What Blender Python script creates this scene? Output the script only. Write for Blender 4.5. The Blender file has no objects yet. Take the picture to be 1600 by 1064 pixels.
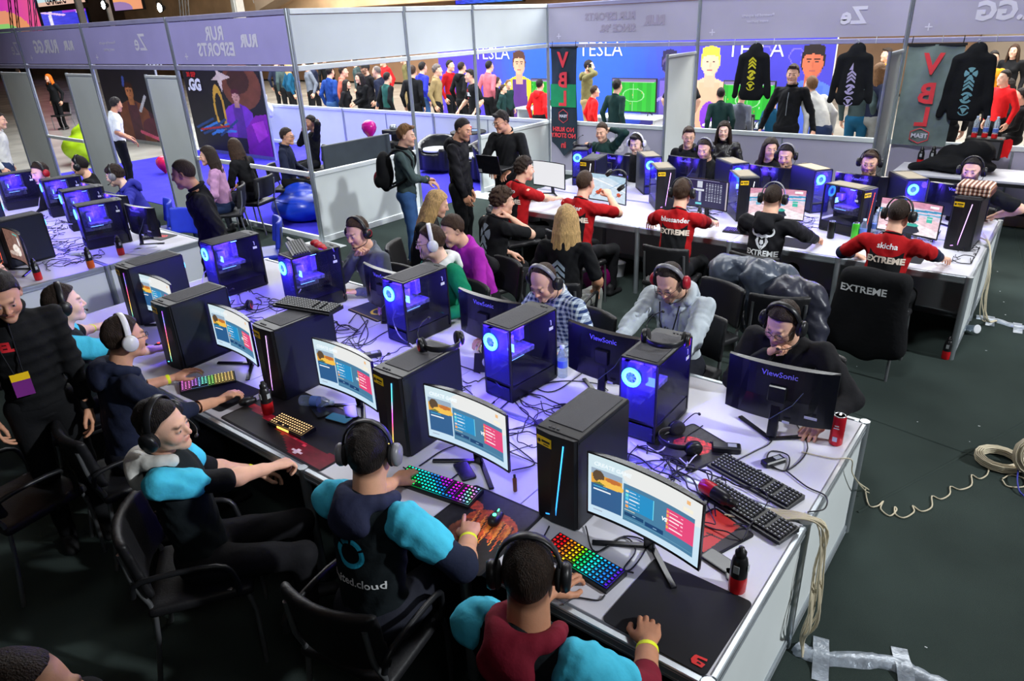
import bpy, math, random
import numpy as np
from mathutils import Vector, Matrix
from mathutils.bvhtree import BVHTree
random.seed(7); np.random.seed(7)
PI = math.pi
sc = bpy.context.scene
COL = sc.collection
CAM_H = 2.76
FPX = 1098.87274
RC = np.array([[0.7888518, 0.6133127, -0.0395005], [0.2261551, -0.3494447, -0.9092537], [-0.5714601, 0.7083332, -0.4143639]])
# ------------------------------------------------------------ camera
cd = bpy.data.cameras.new('camera'); cam = bpy.data.objects.new('camera', cd); COL.objects.link(cam)
cd.sensor_width = 36; cd.sensor_fit = 'HORIZONTAL'; cd.lens = FPX / 1600 * 36
cd.clip_start = 0.05; cd.clip_end = 200
M = Matrix(((RC[0][0], -RC[1][0], -RC[2][0], 0), (RC[0][1], -RC[1][1], -RC[2][1], 0),
            (RC[0][2], -RC[1][2], -RC[2][2], CAM_H), (0, 0, 0, 1)))
cam.matrix_world = M
sc.camera = cam
# ------------------------------------------------------------ view, world, lights
sc.view_settings.view_transform = 'Standard'; sc.view_settings.look = 'None'
sc.view_settings.gamma = 1; sc.view_settings.use_curve_mapping = False
sc.view_settings.exposure = 0.0
w = bpy.data.worlds.new('hall air'); sc.world = w; w.use_nodes = True
w.node_tree.nodes['Background'].inputs[0].default_value = (0.55, 0.62, 0.72, 1)
w.node_tree.nodes['Background'].inputs[1].default_value = 0.035

def aim(o, tgt):
    d = Vector(tgt) - o.location
    o.rotation_euler = d.to_track_quat('-Z', 'Y').to_euler()

def area(name, loc, tgt, size, power, col=(1, 1, 1), sy=None, spread=PI):
    l = bpy.data.lights.new(name, 'AREA'); l.energy = power; l.color = col; l.size = size
    l.spread = spread
    if sy: l.shape = 'RECTANGLE'; l.size_y = sy
    o = bpy.data.objects.new(name, l); COL.objects.link(o); o.location = loc; aim(o, tgt); return o

def spot(name, loc, tgt, power, ang=60, blend=0.4, col=(1, 1, 1), size=0.25):
    l = bpy.data.lights.new(name, 'SPOT'); l.energy = power; l.color = col; l.spot_size = math.radians(ang)
    l.spot_blend = blend; l.shadow_soft_size = size
    o = bpy.data.objects.new(name, l); COL.objects.link(o); o.location = loc; aim(o, tgt); return o

WHITE = (0.93, 0.97, 1.0)
spot('unseen_hall_spot', (11.5, 6.5, 8.5), (-2.7, 5.3, 0.8), 8600, 38, 0.45, WHITE, 0.30)
spot('unseen_hall_spot', (-7.0, -1.5, 8.0), (-11.0, 6.2, 2.0), 3000, 58, 0.5, WHITE, 0.5)  # unseen spot added to brighten the left fascia and lounge frame
spot('unseen_hall_spot', (-1.0, 2.2, 8.0), (-3.6, 10.2, 1.4), 2200, 62, 0.5, WHITE, 0.5)  # unseen spot added to light the far row's faces and the back fascia
spot('unseen_hall_spot', (3.0, -1.0, 6.0), (-3.2, 3.0, 0.8), 110, 60, 0.9, WHITE, 0.6)  # weak unseen fill, added from above the camera side
spot('unseen_hall_spot', (-1.4, -1.2, 8.5), (-2.4, 4.0, 1.0), 1000, 34, 0.6, WHITE, 0.4)  # unseen spot added to brighten the faces across the main table
area('unseen_ceiling_light', (-3.0, 8.8, 7.5), (-3.0, 8.6, 0), 3.0, 300, WHITE)
area('unseen_ceiling_light', (-12, 9.0, 7.0), (-12, 9.0, 0), 5.0, 560, WHITE)
area('unseen_ceiling_light', (-6.5, 13.8, 6.0), (-7.0, 14.6, 0), 6.0, 900, WHITE, sy=3)
area('unseen_ceiling_light', (-14.5, 13.5, 6.0), (-14.5, 13.5, 0), 6.0, 1000, WHITE)
area('unseen_ceiling_light', (-21, 12.0, 7.0), (-21, 12.0, 0), 8.0, 1800, WHITE)
area('unseen_ceiling_light', (-1.0, 17.5, 6.0), (-1.0, 17.5, 0), 5.0, 1300, (1, 0.97, 0.92))
area('unseen_ceiling_light', (-26, 20.0, 9.0), (-26, 27.0, 4), 8.0, 3200, (1, 0.93, 0.84))  # unseen lamp added to brighten the far back wall

# a pixel of the 1600x1064 frame to the world point it shows at a known height / wall plane
def _ray(x, y):
    return RC.T @ np.array([x - 800.0, y - 532.0, FPX])
def U(x, y, z=0.0):
    d = _ray(x, y); t = (z - CAM_H) / d[2]; return Vector((d[0] * t, d[1] * t, z))
def UY(x, y, Y):
    d = _ray(x, y); t = Y / d[1]; return Vector((d[0] * t, Y, CAM_H + d[2] * t))
def UX(x, y, X):
    d = _ray(x, y); t = X / d[0]; return Vector((X, d[1] * t, CAM_H + d[2] * t))
# ------------------------------------------------------------ materials
def _lin(c):
    return tuple((x / 12.92 if x <= 0.04045 else ((x + 0.055) / 1.055) ** 2.4) for x in c)
def rgb(r, g, b):
    return _lin((r / 255, g / 255, b / 255))
_MC = {}
def mat(name, col=(0.5, 0.5, 0.5), rough=0.6, metal=0.0, noise=0.12, scale=6.0, bump=0.0, bscale=60.0, emit=None, es=0.0,
        attr=None, trans=0.0, spec=0.5, stretch=None, alpha=1.0, emit_attr=False, ior=1.45):
    if name in _MC: return _MC[name]
    m = bpy.data.materials.new(name); m.use_nodes = True; nt = m.node_tree; N = nt.nodes; L = nt.links
    b = N['Principled BSDF']
    b.inputs['Roughness'].default_value = rough; b.inputs['Metallic'].default_value = metal
    b.inputs['Specular IOR Level'].default_value = spec; b.inputs['IOR'].default_value = ior
    tc = N.new('ShaderNodeTexCoord'); nz = N.new('ShaderNodeTexNoise'); nz.inputs['Scale'].default_value = scale
    nz.inputs['Detail'].default_value = 3
    if stretch and noise > .15:
        mq = N.new('ShaderNodeMapping'); mq.inputs['Scale'].default_value = stretch; L.new(tc.outputs['Object'], mq.inputs['Vector']); L.new(mq.outputs['Vector'], nz.inputs['Vector'])
    else: L.new(tc.outputs['Object'], nz.inputs['Vector'])
    mr = N.new('ShaderNodeMapRange'); mr.inputs['From Min'].default_value = 0.3; mr.inputs['From Max'].default_value = 0.7
    mr.inputs['To Min'].default_value = 1 - noise; mr.inputs['To Max'].default_value = 1 + noise
    L.new(nz.outputs['Fac'], mr.inputs['Value'])
    vm = N.new('ShaderNodeVectorMath'); vm.operation = 'SCALE'
    if attr:
        at = N.new('ShaderNodeAttribute'); at.attribute_name = attr; L.new(at.outputs['Color'], vm.inputs[0])
    else:
        vm.inputs[0].default_value = col
    L.new(mr.outputs['Result'], vm.inputs['Scale']); L.new(vm.outputs['Vector'], b.inputs['Base Color'])
    if bump > 0:
        n2 = N.new('ShaderNodeTexNoise'); n2.inputs['Scale'].default_value = bscale; n2.inputs['Detail'].default_value = 4
        if stretch:
            mp = N.new('ShaderNodeMapping'); mp.inputs['Scale'].default_value = stretch
            L.new(tc.outputs['Object'], mp.inputs['Vector']); L.new(mp.outputs['Vector'], n2.inputs['Vector'])
        else: L.new(tc.outputs['Object'], n2.inputs['Vector'])
        bp = N.new('ShaderNodeBump'); bp.inputs['Strength'].default_value = bump; bp.inputs['Distance'].default_value = 0.01
        L.new(n2.outputs['Fac'], bp.inputs['Height']); L.new(bp.outputs['Normal'], b.inputs['Normal'])
    if emit:
        b.inputs['Emission Color'].default_value = (*emit, 1); b.inputs['Emission Strength'].default_value = es
    if emit_attr:
        L.new(at.outputs['Color'], b.inputs['Emission Color']); b.inputs['Emission Strength'].default_value = es
        vm.inputs['Scale'].default_value = 1
        for l in list(b.inputs['Base Color'].links): L.remove(l)
        b.inputs['Base Color'].default_value = (0.01, 0.01, 0.01, 1)
    if trans: b.inputs['Transmission Weight'].default_value = trans
    if alpha < 1: b.inputs['Alpha'].default_value = alpha
    _MC[name] = m; return m

def fabric(name, col, rough=0.85, noise=0.25, bump=0.35, bscale=28):
    return mat(name, col, rough, 0, noise, 9, bump, bscale, spec=0.25)

# ------------------------------------------------------------ mesh builder
class MB:
    def __init__(s): s.v = []; s.f = []; s.m = []; s.sm = []; s.n = 0; s.fc = []
    def add(s, vs, fs, mi=0, smooth=False, T=None, col=None):
        if T is not None: vs = [T @ Vector(v) for v in vs]
        s.v.extend([tuple(v) for v in vs]); o = s.n
        for f in fs:
            s.f.append([i + o for i in f]); s.m.append(mi); s.sm.append(smooth); s.fc.append(col)
        s.n += len(vs); return s
    def box(s, c, d, mi=0, T=None, ch=0.0, col=None):
        x, y, z = c; a, b, h = d[0] / 2, d[1] / 2, d[2] / 2
        if ch <= 0:
            vs = [(x + i * a, y + j * b, z + k * h) for k in (-1, 1) for j in (-1, 1) for i in (-1, 1)]
            fs = [(0, 2, 3, 1), (4, 5, 7, 6), (0, 1, 5, 4), (2, 6, 7, 3), (0, 4, 6, 2), (1, 3, 7, 5)]
            return s.add(vs, fs, mi, False, T, col)
        c_ = min(ch, a, b, h); vs = []; idx = {}
        for i in (-1, 1):
            for j in (-1, 1):
                for k in (-1, 1):
                    for ax in range(3):
                        p = [i * (a - c_), j * (b - c_), k * (h - c_)]
                        p[ax] = (i * a, j * b, k * h)[ax]
                        idx[(i, j, k, ax)] = len(vs); vs.append((x + p[0], y + p[1], z + p[2]))
        fs = []
        for ax in range(3):
            o1, o2 = [q for q in range(3) if q != ax]
            for sg in (-1, 1):
                q = []
                for u, v in ((-1, -1), (1, -1), (1, 1), (-1, 1)):
                    t = [0, 0, 0]; t[ax] = sg; t[o1] = u; t[o2] = v; q.append(idx[(*t, ax)])
                fs.append(q)
            for u in (-1, 1):
                for v in (-1, 1):      # edge along ax
                    t0 = [0, 0, 0]; t1 = [0, 0, 0]; t0[ax] = -1; t1[ax] = 1
                    for t in (t0, t1): t[o1] = u; t[o2] = v
                    fs.append([idx[(*t0, o1)], idx[(*t1, o1)], idx[(*t1, o2)], idx[(*t0, o2)]])
        for i in (-1, 1):
            for j in (-1, 1):
                for k in (-1, 1): fs.append([idx[(i, j, k, q)] for q in range(3)])
        # orient outwards
        C = Vector(c); out = []
        for f in fs:
            P = [Vector(vs[i]) for i in f]; n = (P[1] - P[0]).cross(P[2] - P[0]); m = sum(P, Vector()) / len(P)
            out.append(f if n.dot(m - C) > 0 else f[::-1])
        return s.add(vs, out, mi, False, T, col)
    def tube(s, pts, r, n=8, mi=0, caps=True, T=None, closed=False):
        pts = [Vector(p) for p in pts]; rs = r if isinstance(r, (list, tuple)) else [r] * len(pts)
        vs = []; fs = []; N = len(pts); up = None
        for i, p in enumerate(pts):
            a = pts[(i - 1) % N] if (i > 0 or closed) else p; b = pts[(i + 1) % N] if (i < N - 1 or closed) else p
            t = (b - a)
            if t.length < 1e-9: t = Vector((0, 0, 1))
            t.normalize()
            if up is None:
                up = t.orthogonal().normalized()
            else:
                up = (up - t * up.dot(t))
                up = up.normalized() if up.length > 1e-6 else t.orthogonal().normalized()
            w_ = t.cross(up)
            for k in range(n):
                an = 2 * PI * k / n
                vs.append(p + (up * math.cos(an) + w_ * math.sin(an)) * rs[i])
        R_ = N if closed else N - 1
        for i in range(R_):
            j = (i + 1) % N
            for k in range(n):
                fs.append((i * n + k, i * n + (k + 1) % n, j * n + (k + 1) % n, j * n + k))
        s.add(vs, fs, mi, True, T)
        if caps and not closed:
            s.add(vs[:n][::-1], [list(range(n))], mi, False, T); s.add(vs[-n:], [list(range(n))], mi, False, T)
        return s
    def lathe(s, prof, c=(0, 0, 0), n=16, mi=0, T=None, sx=1, sy=1, cap=True):
        vs = []; fs = []
        for r, z in prof:
            for k in range(n):
                a = 2 * PI * k / n; vs.append((c[0] + r * math.cos(a) * sx, c[1] + r * math.sin(a) * sy, c[2] + z))
        for i in range(len(prof) - 1):
            for k in range(n):
                fs.append((i * n + k, i * n + (k + 1) % n, (i + 1) * n + (k + 1) % n, (i + 1) * n + k))
        s.add(vs, fs, mi, True, T)
        if prof[0] == prof[-1]: return s
        if prof[0][0] > 1e-4: s.add(vs[:n][::-1], [list(range(n))], mi, False, T)
        if prof[-1][0] > 1e-4: s.add(vs[-n:], [list(range(n))], mi, False, T)
        return s
    def prism(s, poly, z0, z1, mi=0, T=None, smooth=False):
        n = len(poly); vs = [(x, y, z0) for x, y in poly] + [(x, y, z1) for x, y in poly]
        s.add(vs, [list(range(n))[::-1], [n + i for i in range(n)]], mi, False, T)
        s.add(vs, [(i, (i + 1) % n, n + (i + 1) % n, n + i) for i in range(n)], mi, smooth, T); return s
    def sphere(s, c, r, n=10, mi=0, T=None):
        r = r if isinstance(r, (list, tuple)) else (r, r, r); m = max(4, n // 2 + 1)
        prof = [(math.sin(PI * i / m), -math.cos(PI * i / m)) for i in range(m + 1)]
        vs = []; fs = []
        for q, z in prof:
            for k in range(n):
                a = 2 * PI * k / n; vs.append((c[0] + q * math.cos(a) * r[0], c[1] + q * math.sin(a) * r[1], c[2] + z * r[2]))
        for i in range(m):
            for k in range(n): fs.append((i * n + k, i * n + (k + 1) % n, (i + 1) * n + (k + 1) % n, (i + 1) * n + k))
        return s.add(vs, fs, mi, True, T)
    def mesh(s, name, mats):
        me = bpy.data.meshes.new(name); me.from_pydata(s.v, [], s.f)
        mats = mats if isinstance(mats, (list, tuple)) else [mats]
        for m in mats: me.materials.append(m)
        if len(mats) > 1: me.polygons.foreach_set('material_index', s.m)
        me.polygons.foreach_set('use_smooth', s.sm)
        if any(c is not None for c in s.fc):
            ca = me.color_attributes.new('Col', 'FLOAT_COLOR', 'CORNER'); out = []
            for f, c in zip(s.f, s.fc): out.extend((*(c or (0, 0, 0)), 1) * len(f))
            ca.data.foreach_set('color', out)
        me.update(); return me
    def build(s, name, mats, parent=None, loc=None, rz=0):
        return link(name, s.mesh(name, mats), parent, loc, rz)

def link(name, me, parent=None, loc=None, rz=0):
    o = bpy.data.objects.new(name, me); COL.objects.link(o)
    if parent: o.parent = parent
    if loc is not None: o.location = loc
    if rz: o.rotation_euler = (0, 0, rz)
    return o
def tag(o, label=None, cat=None, group=None, kind=None):
    if label: o['label'] = label
    if cat: o['category'] = cat
    if group: o['group'] = group
    if kind: o['kind'] = kind
    return o
def thing(name, label, cat, loc=(0, 0, 0), rz=0, group=None):
    o = bpy.data.objects.new(name, None); COL.objects.link(o); o.location = loc; o.rotation_euler = (0, 0, rz)
    o.empty_display_size = 0.1
    return tag(o, label, cat, group)
def struct(name, mb, m, parent=None):
    o = mb.build(name, m, parent)
    if not parent: o['kind'] = 'structure'
    return o
def dup(root, loc=None, rz=None, label=None, group=None, parent=None):
    c = root.copy(); COL.objects.link(c)
    if parent: c.parent = parent
    if loc is not None: c.location = loc
    if rz is not None: c.rotation_euler = (0, 0, rz)
    if label: c['label'] = label
    if group: c['group'] = group
    for ch in KIDS.get(root.name, None) or root.children: dup(ch, parent=c)
    return c
KIDS = {}
def bez(pts, n=6):
    """Catmull-Rom through points"""
    P = [Vector(p) for p in pts]; P = [P[0] * 2 - P[1]] + P + [P[-1] * 2 - P[-2]]; out = []
    for i in range(1, len(P) - 2):
        for k in range(n):
            t = k / n; a, b, c, d = P[i - 1], P[i], P[i + 1], P[i + 2]
            out.append(0.5 * ((2 * b) + (c - a) * t + (2 * a - 5 * b + 4 * c - d) * t * t + (3 * b - a - 3 * c + d) * t ** 3))
    out.append(P[-2]); return out

# text as flat mesh data
_TC = {}
def text_mesh(txt, size=1.0, ext=0.0, align='CENTER', bold=0.0, mirror=False, shear=0.0):
    key = (txt, size, ext, align, bold, mirror, shear)
    if key in _TC: return _TC[key]
    cu = bpy.data.curves.new('lettering', 'FONT'); cu.body = txt; cu.size = size; cu.extrude = ext
    cu.align_x = align; cu.align_y = 'CENTER'; cu.offset = bold; cu.resolution_u = 2; cu.shear = shear
    o = bpy.data.objects.new('tmp_lettering', cu); COL.objects.link(o)
    dg = bpy.context.evaluated_depsgraph_get(); me = bpy.data.meshes.new_from_object(o.evaluated_get(dg))
    bpy.data.objects.remove(o); bpy.data.curves.remove(cu)
    if mirror:
        for v in me.vertices: v.co.x = -v.co.x
    _TC[key] = me; return me
def put_text(name, txt, size, T, m, parent=None, ext=0.001, bold=0.0, mirror=False, align='CENTER', shear=0.0):
    me = text_mesh(txt, size, ext, align, bold, mirror, shear).copy(); me.transform(T); me.materials.clear(); me.materials.append(m)
    return link(name, me, parent)
def frame(o, x, y):
    """matrix whose local x,y axes are x and y (z = x cross y) at origin o"""
    x = Vector(x).normalized(); y = Vector(y); z = x.cross(y).normalized(); y = z.cross(x)
    return Matrix(((x[0], y[0], z[0], o[0]), (x[1], y[1], z[1], o[1]), (x[2], y[2], z[2], o[2]), (0, 0, 0, 1)))

# ------------------------------------------------------------ pictures as coloured facets (screens, posters)
class Canvas:
    def __init__(s, w, h, col):
        s.w, s.h = w, h; s.a = np.zeros((h, w, 3)); s.a[:] = col
        s.Y, s.X = np.mgrid[0:h, 0:w]; s.X = (s.X + .5) / w; s.Y = (s.Y + .5) / h    # Y down
    def put(s, mask, col, k=1.0):
        s.a[mask] = s.a[mask] * (1 - k) + np.array(col) * k; return s
    def rect(s, x0, y0, x1, y1, col, k=1.0): return s.put((s.X >= x0) & (s.X < x1) & (s.Y >= y0) & (s.Y < y1), col, k)
    def ell(s, cx, cy, rx, ry, col, k=1.0): return s.put(((s.X - cx) / rx) ** 2 + ((s.Y - cy) / ry) ** 2 < 1, col, k)
    def ring(s, cx, cy, rx, ry, th, col):
        d = np.sqrt(((s.X - cx) / rx) ** 2 + ((s.Y - cy) / ry) ** 2); return s.put(abs(d - 1) < th, col)
    def poly(s, pts, col, k=1.0):
        ins = np.zeros_like(s.X, bool); n = len(pts)
        for i in range(n):
            x1, y1 = pts[i]; x2, y2 = pts[(i + 1) % n]
            c = ((y1 > s.Y) != (y2 > s.Y)) & (s.X < (x2 - x1) * (s.Y - y1) / (y2 - y1 + 1e-12) + x1); ins ^= c
        return s.put(ins, col, k)
    def line(s, x0, y0, x1, y1, th, col):
        d = np.array([x1 - x0, y1 - y0]); L = d @ d + 1e-12
        t = np.clip(((s.X - x0) * d[0] + (s.Y - y0) * d[1]) / L, 0, 1)
        return s.put((s.X - x0 - t * d[0]) ** 2 + (s.Y - y0 - t * d[1]) ** 2 < th * th, col)
    def grad(s, c0, c1, ax='y'):
        t = (s.Y if ax == 'y' else s.X)[..., None]; s.a = np.array(c0) * (1 - t) + np.array(c1) * t; return s
    def noise(s, amp, sc=8, seed=0):
        r = np.random.RandomState(seed); g = np.zeros((s.h, s.w))
        for o in range(4):
            p = r.rand(4) * 6.28; k = sc * (1.6 ** o)
            g += np.sin(s.X * k * 3.1 + p[0] + np.sin(s.Y * k * 2.3 + p[1]) * 1.5) * np.sin(s.Y * k * 2.7 + p[2]) / (1 + o)
        s.a = np.clip(s.a * (1 + amp * g[..., None]), 0, 9); return s
    def mesh(s, name, m, fn):
        """fn(u, v) -> world/local position arrays for u right, v up in 0..1"""
        u = np.linspace(0, 1, s.w + 1); v = np.linspace(1, 0, s.h + 1); UU, VV = np.meshgrid(u, v)
        P = fn(UU, VV); vs = np.stack([q.ravel() for q in P], 1)
        i = np.arange(s.h)[:, None] * (s.w + 1) + np.arange(s.w)[None]; i = i.ravel()
        fs = np.stack([i, i + s.w + 1, i + s.w + 2, i + 1], 1)
        me = np_mesh(name, vs, fs, smooth=False); me.materials.append(m)
        ca = me.color_attributes.new('Col', 'FLOAT_COLOR', 'CORNER')
        c = np.ones((s.h * s.w, 4, 4), np.float32); c[..., :3] = s.a.reshape(-1, 1, 3); ca.data.foreach_set('color', c.ravel())
        return me
def flatfn(o, x, y):
    """plane with corner o and edge vectors x (u) and y (v)"""
    o, x, y = Vector(o), Vector(x), Vector(y)
    return lambda u, v: [o[i] + x[i] * u + y[i] * v for i in range(3)]
def np_mesh(name, vs, fs, smooth=True):
    me = bpy.data.meshes.new(name); vs = np.asarray(vs, np.float32); fs = np.asarray(fs, np.int32); n = len(fs)
    me.vertices.add(len(vs)); me.vertices.foreach_set('co', vs.ravel())
    me.loops.add(n * 4); me.loops.foreach_set('vertex_index', fs.ravel())
    me.polygons.add(n); me.polygons.foreach_set('loop_start', np.arange(0, n * 4, 4, dtype=np.int32))
    if smooth: me.polygons.foreach_set('use_smooth', np.ones(n, bool))
    me.update(calc_edges=True); return me

# ------------------------------------------------------------ signed distance fields -> smooth mesh (surface nets)
class SDF:
    def __init__(s, vox, k=0.02): s.vox = vox; s.k = k; s.ops = []
    def _bb(s, pts, r): pts = np.array(pts); return pts.min(0) - r, pts.max(0) + r
    def cone(s, a, b, ra, rb, k=None, sub=False, flat=None):
        """round cone a->b; flat=(axis vector, factor) squeezes the section along that axis"""
        a = np.array(a, float); b = np.array(b, float); d = b - a; L = d @ d + 1e-12
        def f(P):
            q = P - a; t = np.clip((q @ d) / L, 0, 1); e = q - t[..., None] * d
            if flat is not None:
                n = np.array(flat[0], float); n /= np.linalg.norm(n); c = e @ n; e = e + (c * (1 / flat[1] - 1))[..., None] * n
                return (np.sqrt((e * e).sum(-1)) - (ra + (rb - ra) * t)) * min(1, flat[1] * 1.2)
            return np.sqrt((e * e).sum(-1)) - (ra + (rb - ra) * t)
        s.ops.append((f, s._bb([a, b], max(ra, rb)), s.k if k is None else k, sub)); return s
    def ell(s, c, r, M=None, k=None, sub=False):
        c = np.array(c, float); r = np.array(r, float); R = np.array(M) if M is not None else np.eye(3); m = max(r)
        def f(P):
            q = (P - c) @ R; h = np.sqrt(((q / r) ** 2).sum(-1)); g = np.sqrt(((q / (r * r)) ** 2).sum(-1)) + 1e-9
            return h * (h - 1) / g
        s.ops.append((f, (c - m, c + m), s.k if k is None else k, sub)); return s
    def fn(s, f, lo, hi, k=None, sub=False):
        s.ops.append((f, (np.array(lo, float), np.array(hi, float)), s.k if k is None else k, sub)); return s
    def mesh(s, post=None):
        vx = s.vox; pad = vx * 2.5
        adds = [o for o in s.ops if not o[3]]
        lo = np.min([o[1][0] for o in adds], 0) - pad; hi = np.max([o[1][1] for o in adds], 0) + pad
        n = np.ceil((hi - lo) / vx).astype(int) + 1
        F = np.full(n, 1.0, np.float64)
        for f, (a, b), k, sub in s.ops:
            p = k * 1.3 + vx * 2
            i0 = np.clip(np.floor((a - p - lo) / vx).astype(int), 0, n); i1 = np.clip(np.ceil((b + p - lo) / vx).astype(int) + 1, 0, n)
            if (i1 <= i0).any(): continue
            sl = tuple(slice(i0[q], i1[q]) for q in range(3))
            P = np.stack(np.meshgrid(*[lo[q] + vx * np.arange(i0[q], i1[q]) for q in range(3)], indexing='ij'), -1)
            d = f(P); A = F[sl]
            if sub:
                d = -d; h = np.clip(0.5 - 0.5 * (A - d) / k, 0, 1) if k > 0 else (d > A) * 1.0
                F[sl] = A * (1 - h) + d * h + k * h * (1 - h)
            else:
                h = np.clip(0.5 + 0.5 * (A - d) / k, 0, 1) if k > 0 else (d < A) * 1.0
                F[sl] = A * (1 - h) + d * h - k * h * (1 - h)
        if post:
            P = np.stack(np.meshgrid(*[lo[q] + vx * np.arange(n[q]) for q in range(3)], indexing='ij'), -1)
            near = np.abs(F) < 0.08
            F[near] = post(P[near], F[near])
        return nets(F, lo, vx)
def nets(F, lo, vx):
    for ax in range(3):
        F = np.moveaxis(F, ax, 0); F[0] = np.maximum(F[0], 1e-3); F[-1] = np.maximum(F[-1], 1e-3); F = np.moveaxis(F, 0, ax)
    S = F < 0; c = np.zeros(np.array(F.shape) - 1, np.int8)
    off = [(i, j, k) for i in (0, 1) for j in (0, 1) for k in (0, 1)]
    sh = c.shape
    for i, j, k in off: c += S[i:i + sh[0], j:j + sh[1], k:k + sh[2]]
    act = (c > 0) & (c < 8); ids = np.argwhere(act)
    if len(ids) == 0: return np.zeros((0, 3)), np.zeros((0, 4), int)
    idx = np.full(sh, -1, np.int64); idx[tuple(ids.T)] = np.arange(len(ids))
    V = np.zeros((len(ids), 3)); W = np.zeros(len(ids))
    for o in off:
        for ax in range(3):
            if o[ax]: continue
            o2 = list(o); o2[ax] = 1
            a = F[tuple((ids + o).T)]; b = F[tuple((ids + o2).T)]; x = (a < 0) != (b < 0)
            t = np.where(x, a / (a - b + (~x) * 1.0), 0)
            p = np.tile(np.array(o, float), (len(ids), 1)); p[:, ax] = t
            V[x] += p[x]; W[x] += 1
    V = (V / W[:, None] + ids) * vx + lo
    Q = []
    for ax in range(3):
        a1, a2 = (ax + 1) % 3, (ax + 2) % 3
        A = np.moveaxis(S, ax, 0)
        x = (A[:-1] != A[1:]); x = np.moveaxis(x, 0, ax)
        e = np.argwhere(x)
        e = e[(e[:, a1] > 0) & (e[:, a2] > 0) & (e[:, a1] < sh[a1]) & (e[:, a2] < sh[a2]) & (e[:, ax] < sh[ax])]
        def g(d1, d2):
            q = e.copy(); q[:, a1] -= d1; q[:, a2] -= d2; return idx[tuple(q.T)]
        q = np.stack([g(1, 1), g(0, 1), g(0, 0), g(1, 0)], 1)
        ins = S[tuple(e.T)]; q[~ins] = q[~ins][:, ::-1]
        Q.append(q)
    Q = np.concatenate(Q); Q = Q[(Q >= 0).all(1)]
    return V, Q
# ------------------------------------------------------------ people
def _v(*a): return np.array(a, float)
def _rx(a): c, s = math.cos(a), math.sin(a); return np.array([[1, 0, 0], [0, c, -s], [0, s, c]])
def _ry(a): c, s = math.cos(a), math.sin(a); return np.array([[c, 0, s], [0, 1, 0], [-s, 0, c]])
def _rz(a): c, s = math.cos(a), math.sin(a); return np.array([[c, -s, 0], [s, c, 0], [0, 0, 1]])
D2R = PI / 180
HV = {0: 0.0052, 1: 0.0078, 2: 0.013}
def _head_sdf(vox, fem, heavy):
    s = SDF(vox, 0.022)
    w = 0.95 if fem else 1.0; j = 1.12 if heavy else (0.9 if fem else 1.0)
    s.ell((0, -.018, .028), (.076 * w, .096, .090))
    s.ell((0, .022, -.028), (.064 * w * (1 + (j - 1) * .6), .068, .086))
    s.cone((-.038 * j, .02, -.075), (0, .066, -.098), .024, .021); s.cone((.038 * j, .02, -.075), (0, .066, -.098), .024, .021)
    s.ell((0, .070, -.100), (.021 * j, .018, .016))
    s.ell((-.038 * w, .056, -.032), (.026 * j, .026, .028)); s.ell((.038 * w, .056, -.032), (.026 * j, .026, .028))
    s.cone((-.03, .080, .024), (.03, .080, .024), .010, .010, k=.014)
    s.ell((-.031, .101, .004), (.017, .016, .012), k=.012, sub=True); s.ell((.031, .101, .004), (.017, .016, .012), k=.012, sub=True)
    s.ell((-.031, .077, .003), (.0145, .0135, .0125), k=.003); s.ell((.031, .077, .003), (.0145, .0135, .0125), k=.003)
    s.cone((0, .086, .012), (0, .105, -.026), .007, .0115, k=.011)
    s.ell((-.012, .094, -.031), (.008, .009, .007), k=.006); s.ell((.012, .094, -.031), (.008, .009, .007), k=.006)
    s.cone((-.018, .079, -.058), (.018, .079, -.058), .006, .006, k=.008); s.cone((-.007, .088, -.056), (.007, .088, -.056), .006, .006, k=.008)
    s.cone((-.014, .083, -.069), (.014, .083, -.069), .0075, .0075, k=.008)
    s.cone((-.020, .095, -.0635), (.020, .095, -.0635), .0025, .0025, k=.004, sub=True)
    for sg in (-1, 1):
        R = _rz(sg * .35)
        s.ell((sg * .078 * w, -.012, -.004), (.009, .020, .031), R, k=.006)
        s.ell((sg * .087 * w, -.006, .000), (.006, .010, .018), R, k=.005, sub=True)
    nr = .062 if heavy else (.048 if fem else .056)
    s.cone((0, -.022, -.055), (0, -.055, -.17), nr, nr + .006, k=.03)
    return s.mesh()
def _masks(V):
    x, y, z = V.T
    brow = np.exp(-(((np.abs(x) - .031) / .017) ** 4 + ((z - .026 + (np.abs(x) - .03) ** 2 * 6) / .0055) ** 2)) * (y > .06)
    lip = np.exp(-((x / .022) ** 4 + ((z + .0635) / .0095) ** 4)) * (y > .076)
    eye = ((np.abs(x) - .031) ** 2 / .0115 ** 2 + (z - .0015) ** 2 / .0062 ** 2 < 1) * (y > .078)
    iris = ((np.abs(x) - .031) ** 2 + (z - .0015) ** 2 < .0064 ** 2) * (y > .08)
    lid = (((np.abs(x) - .031) ** 2 / .0145 ** 2 + (z - .003) ** 2 / .0085 ** 2 < 1) * (y > .07)) & ~eye
    beard = np.clip((-.035 - z + np.clip(np.abs(x) - .03, 0, 1) * 1.3) / .014, 0, 1) * np.clip((y + .01) / .02, 0, 1) * (z > -.125) * (1 - lip)
    beard = np.maximum(beard, np.exp(-((x / .024) ** 4 + ((z + .049) / .006) ** 2)) * (y > .07))
    cheek = np.exp(-(((np.abs(x) - .042) / .02) ** 2 + ((z + .03) / .02) ** 2)) + np.exp(-((x / .012) ** 2 + ((z + .026) / .012) ** 2)) * (y > .09)
    return brow, lip, eye, iris, lid, beard, cheek
_HC = {}
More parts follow.
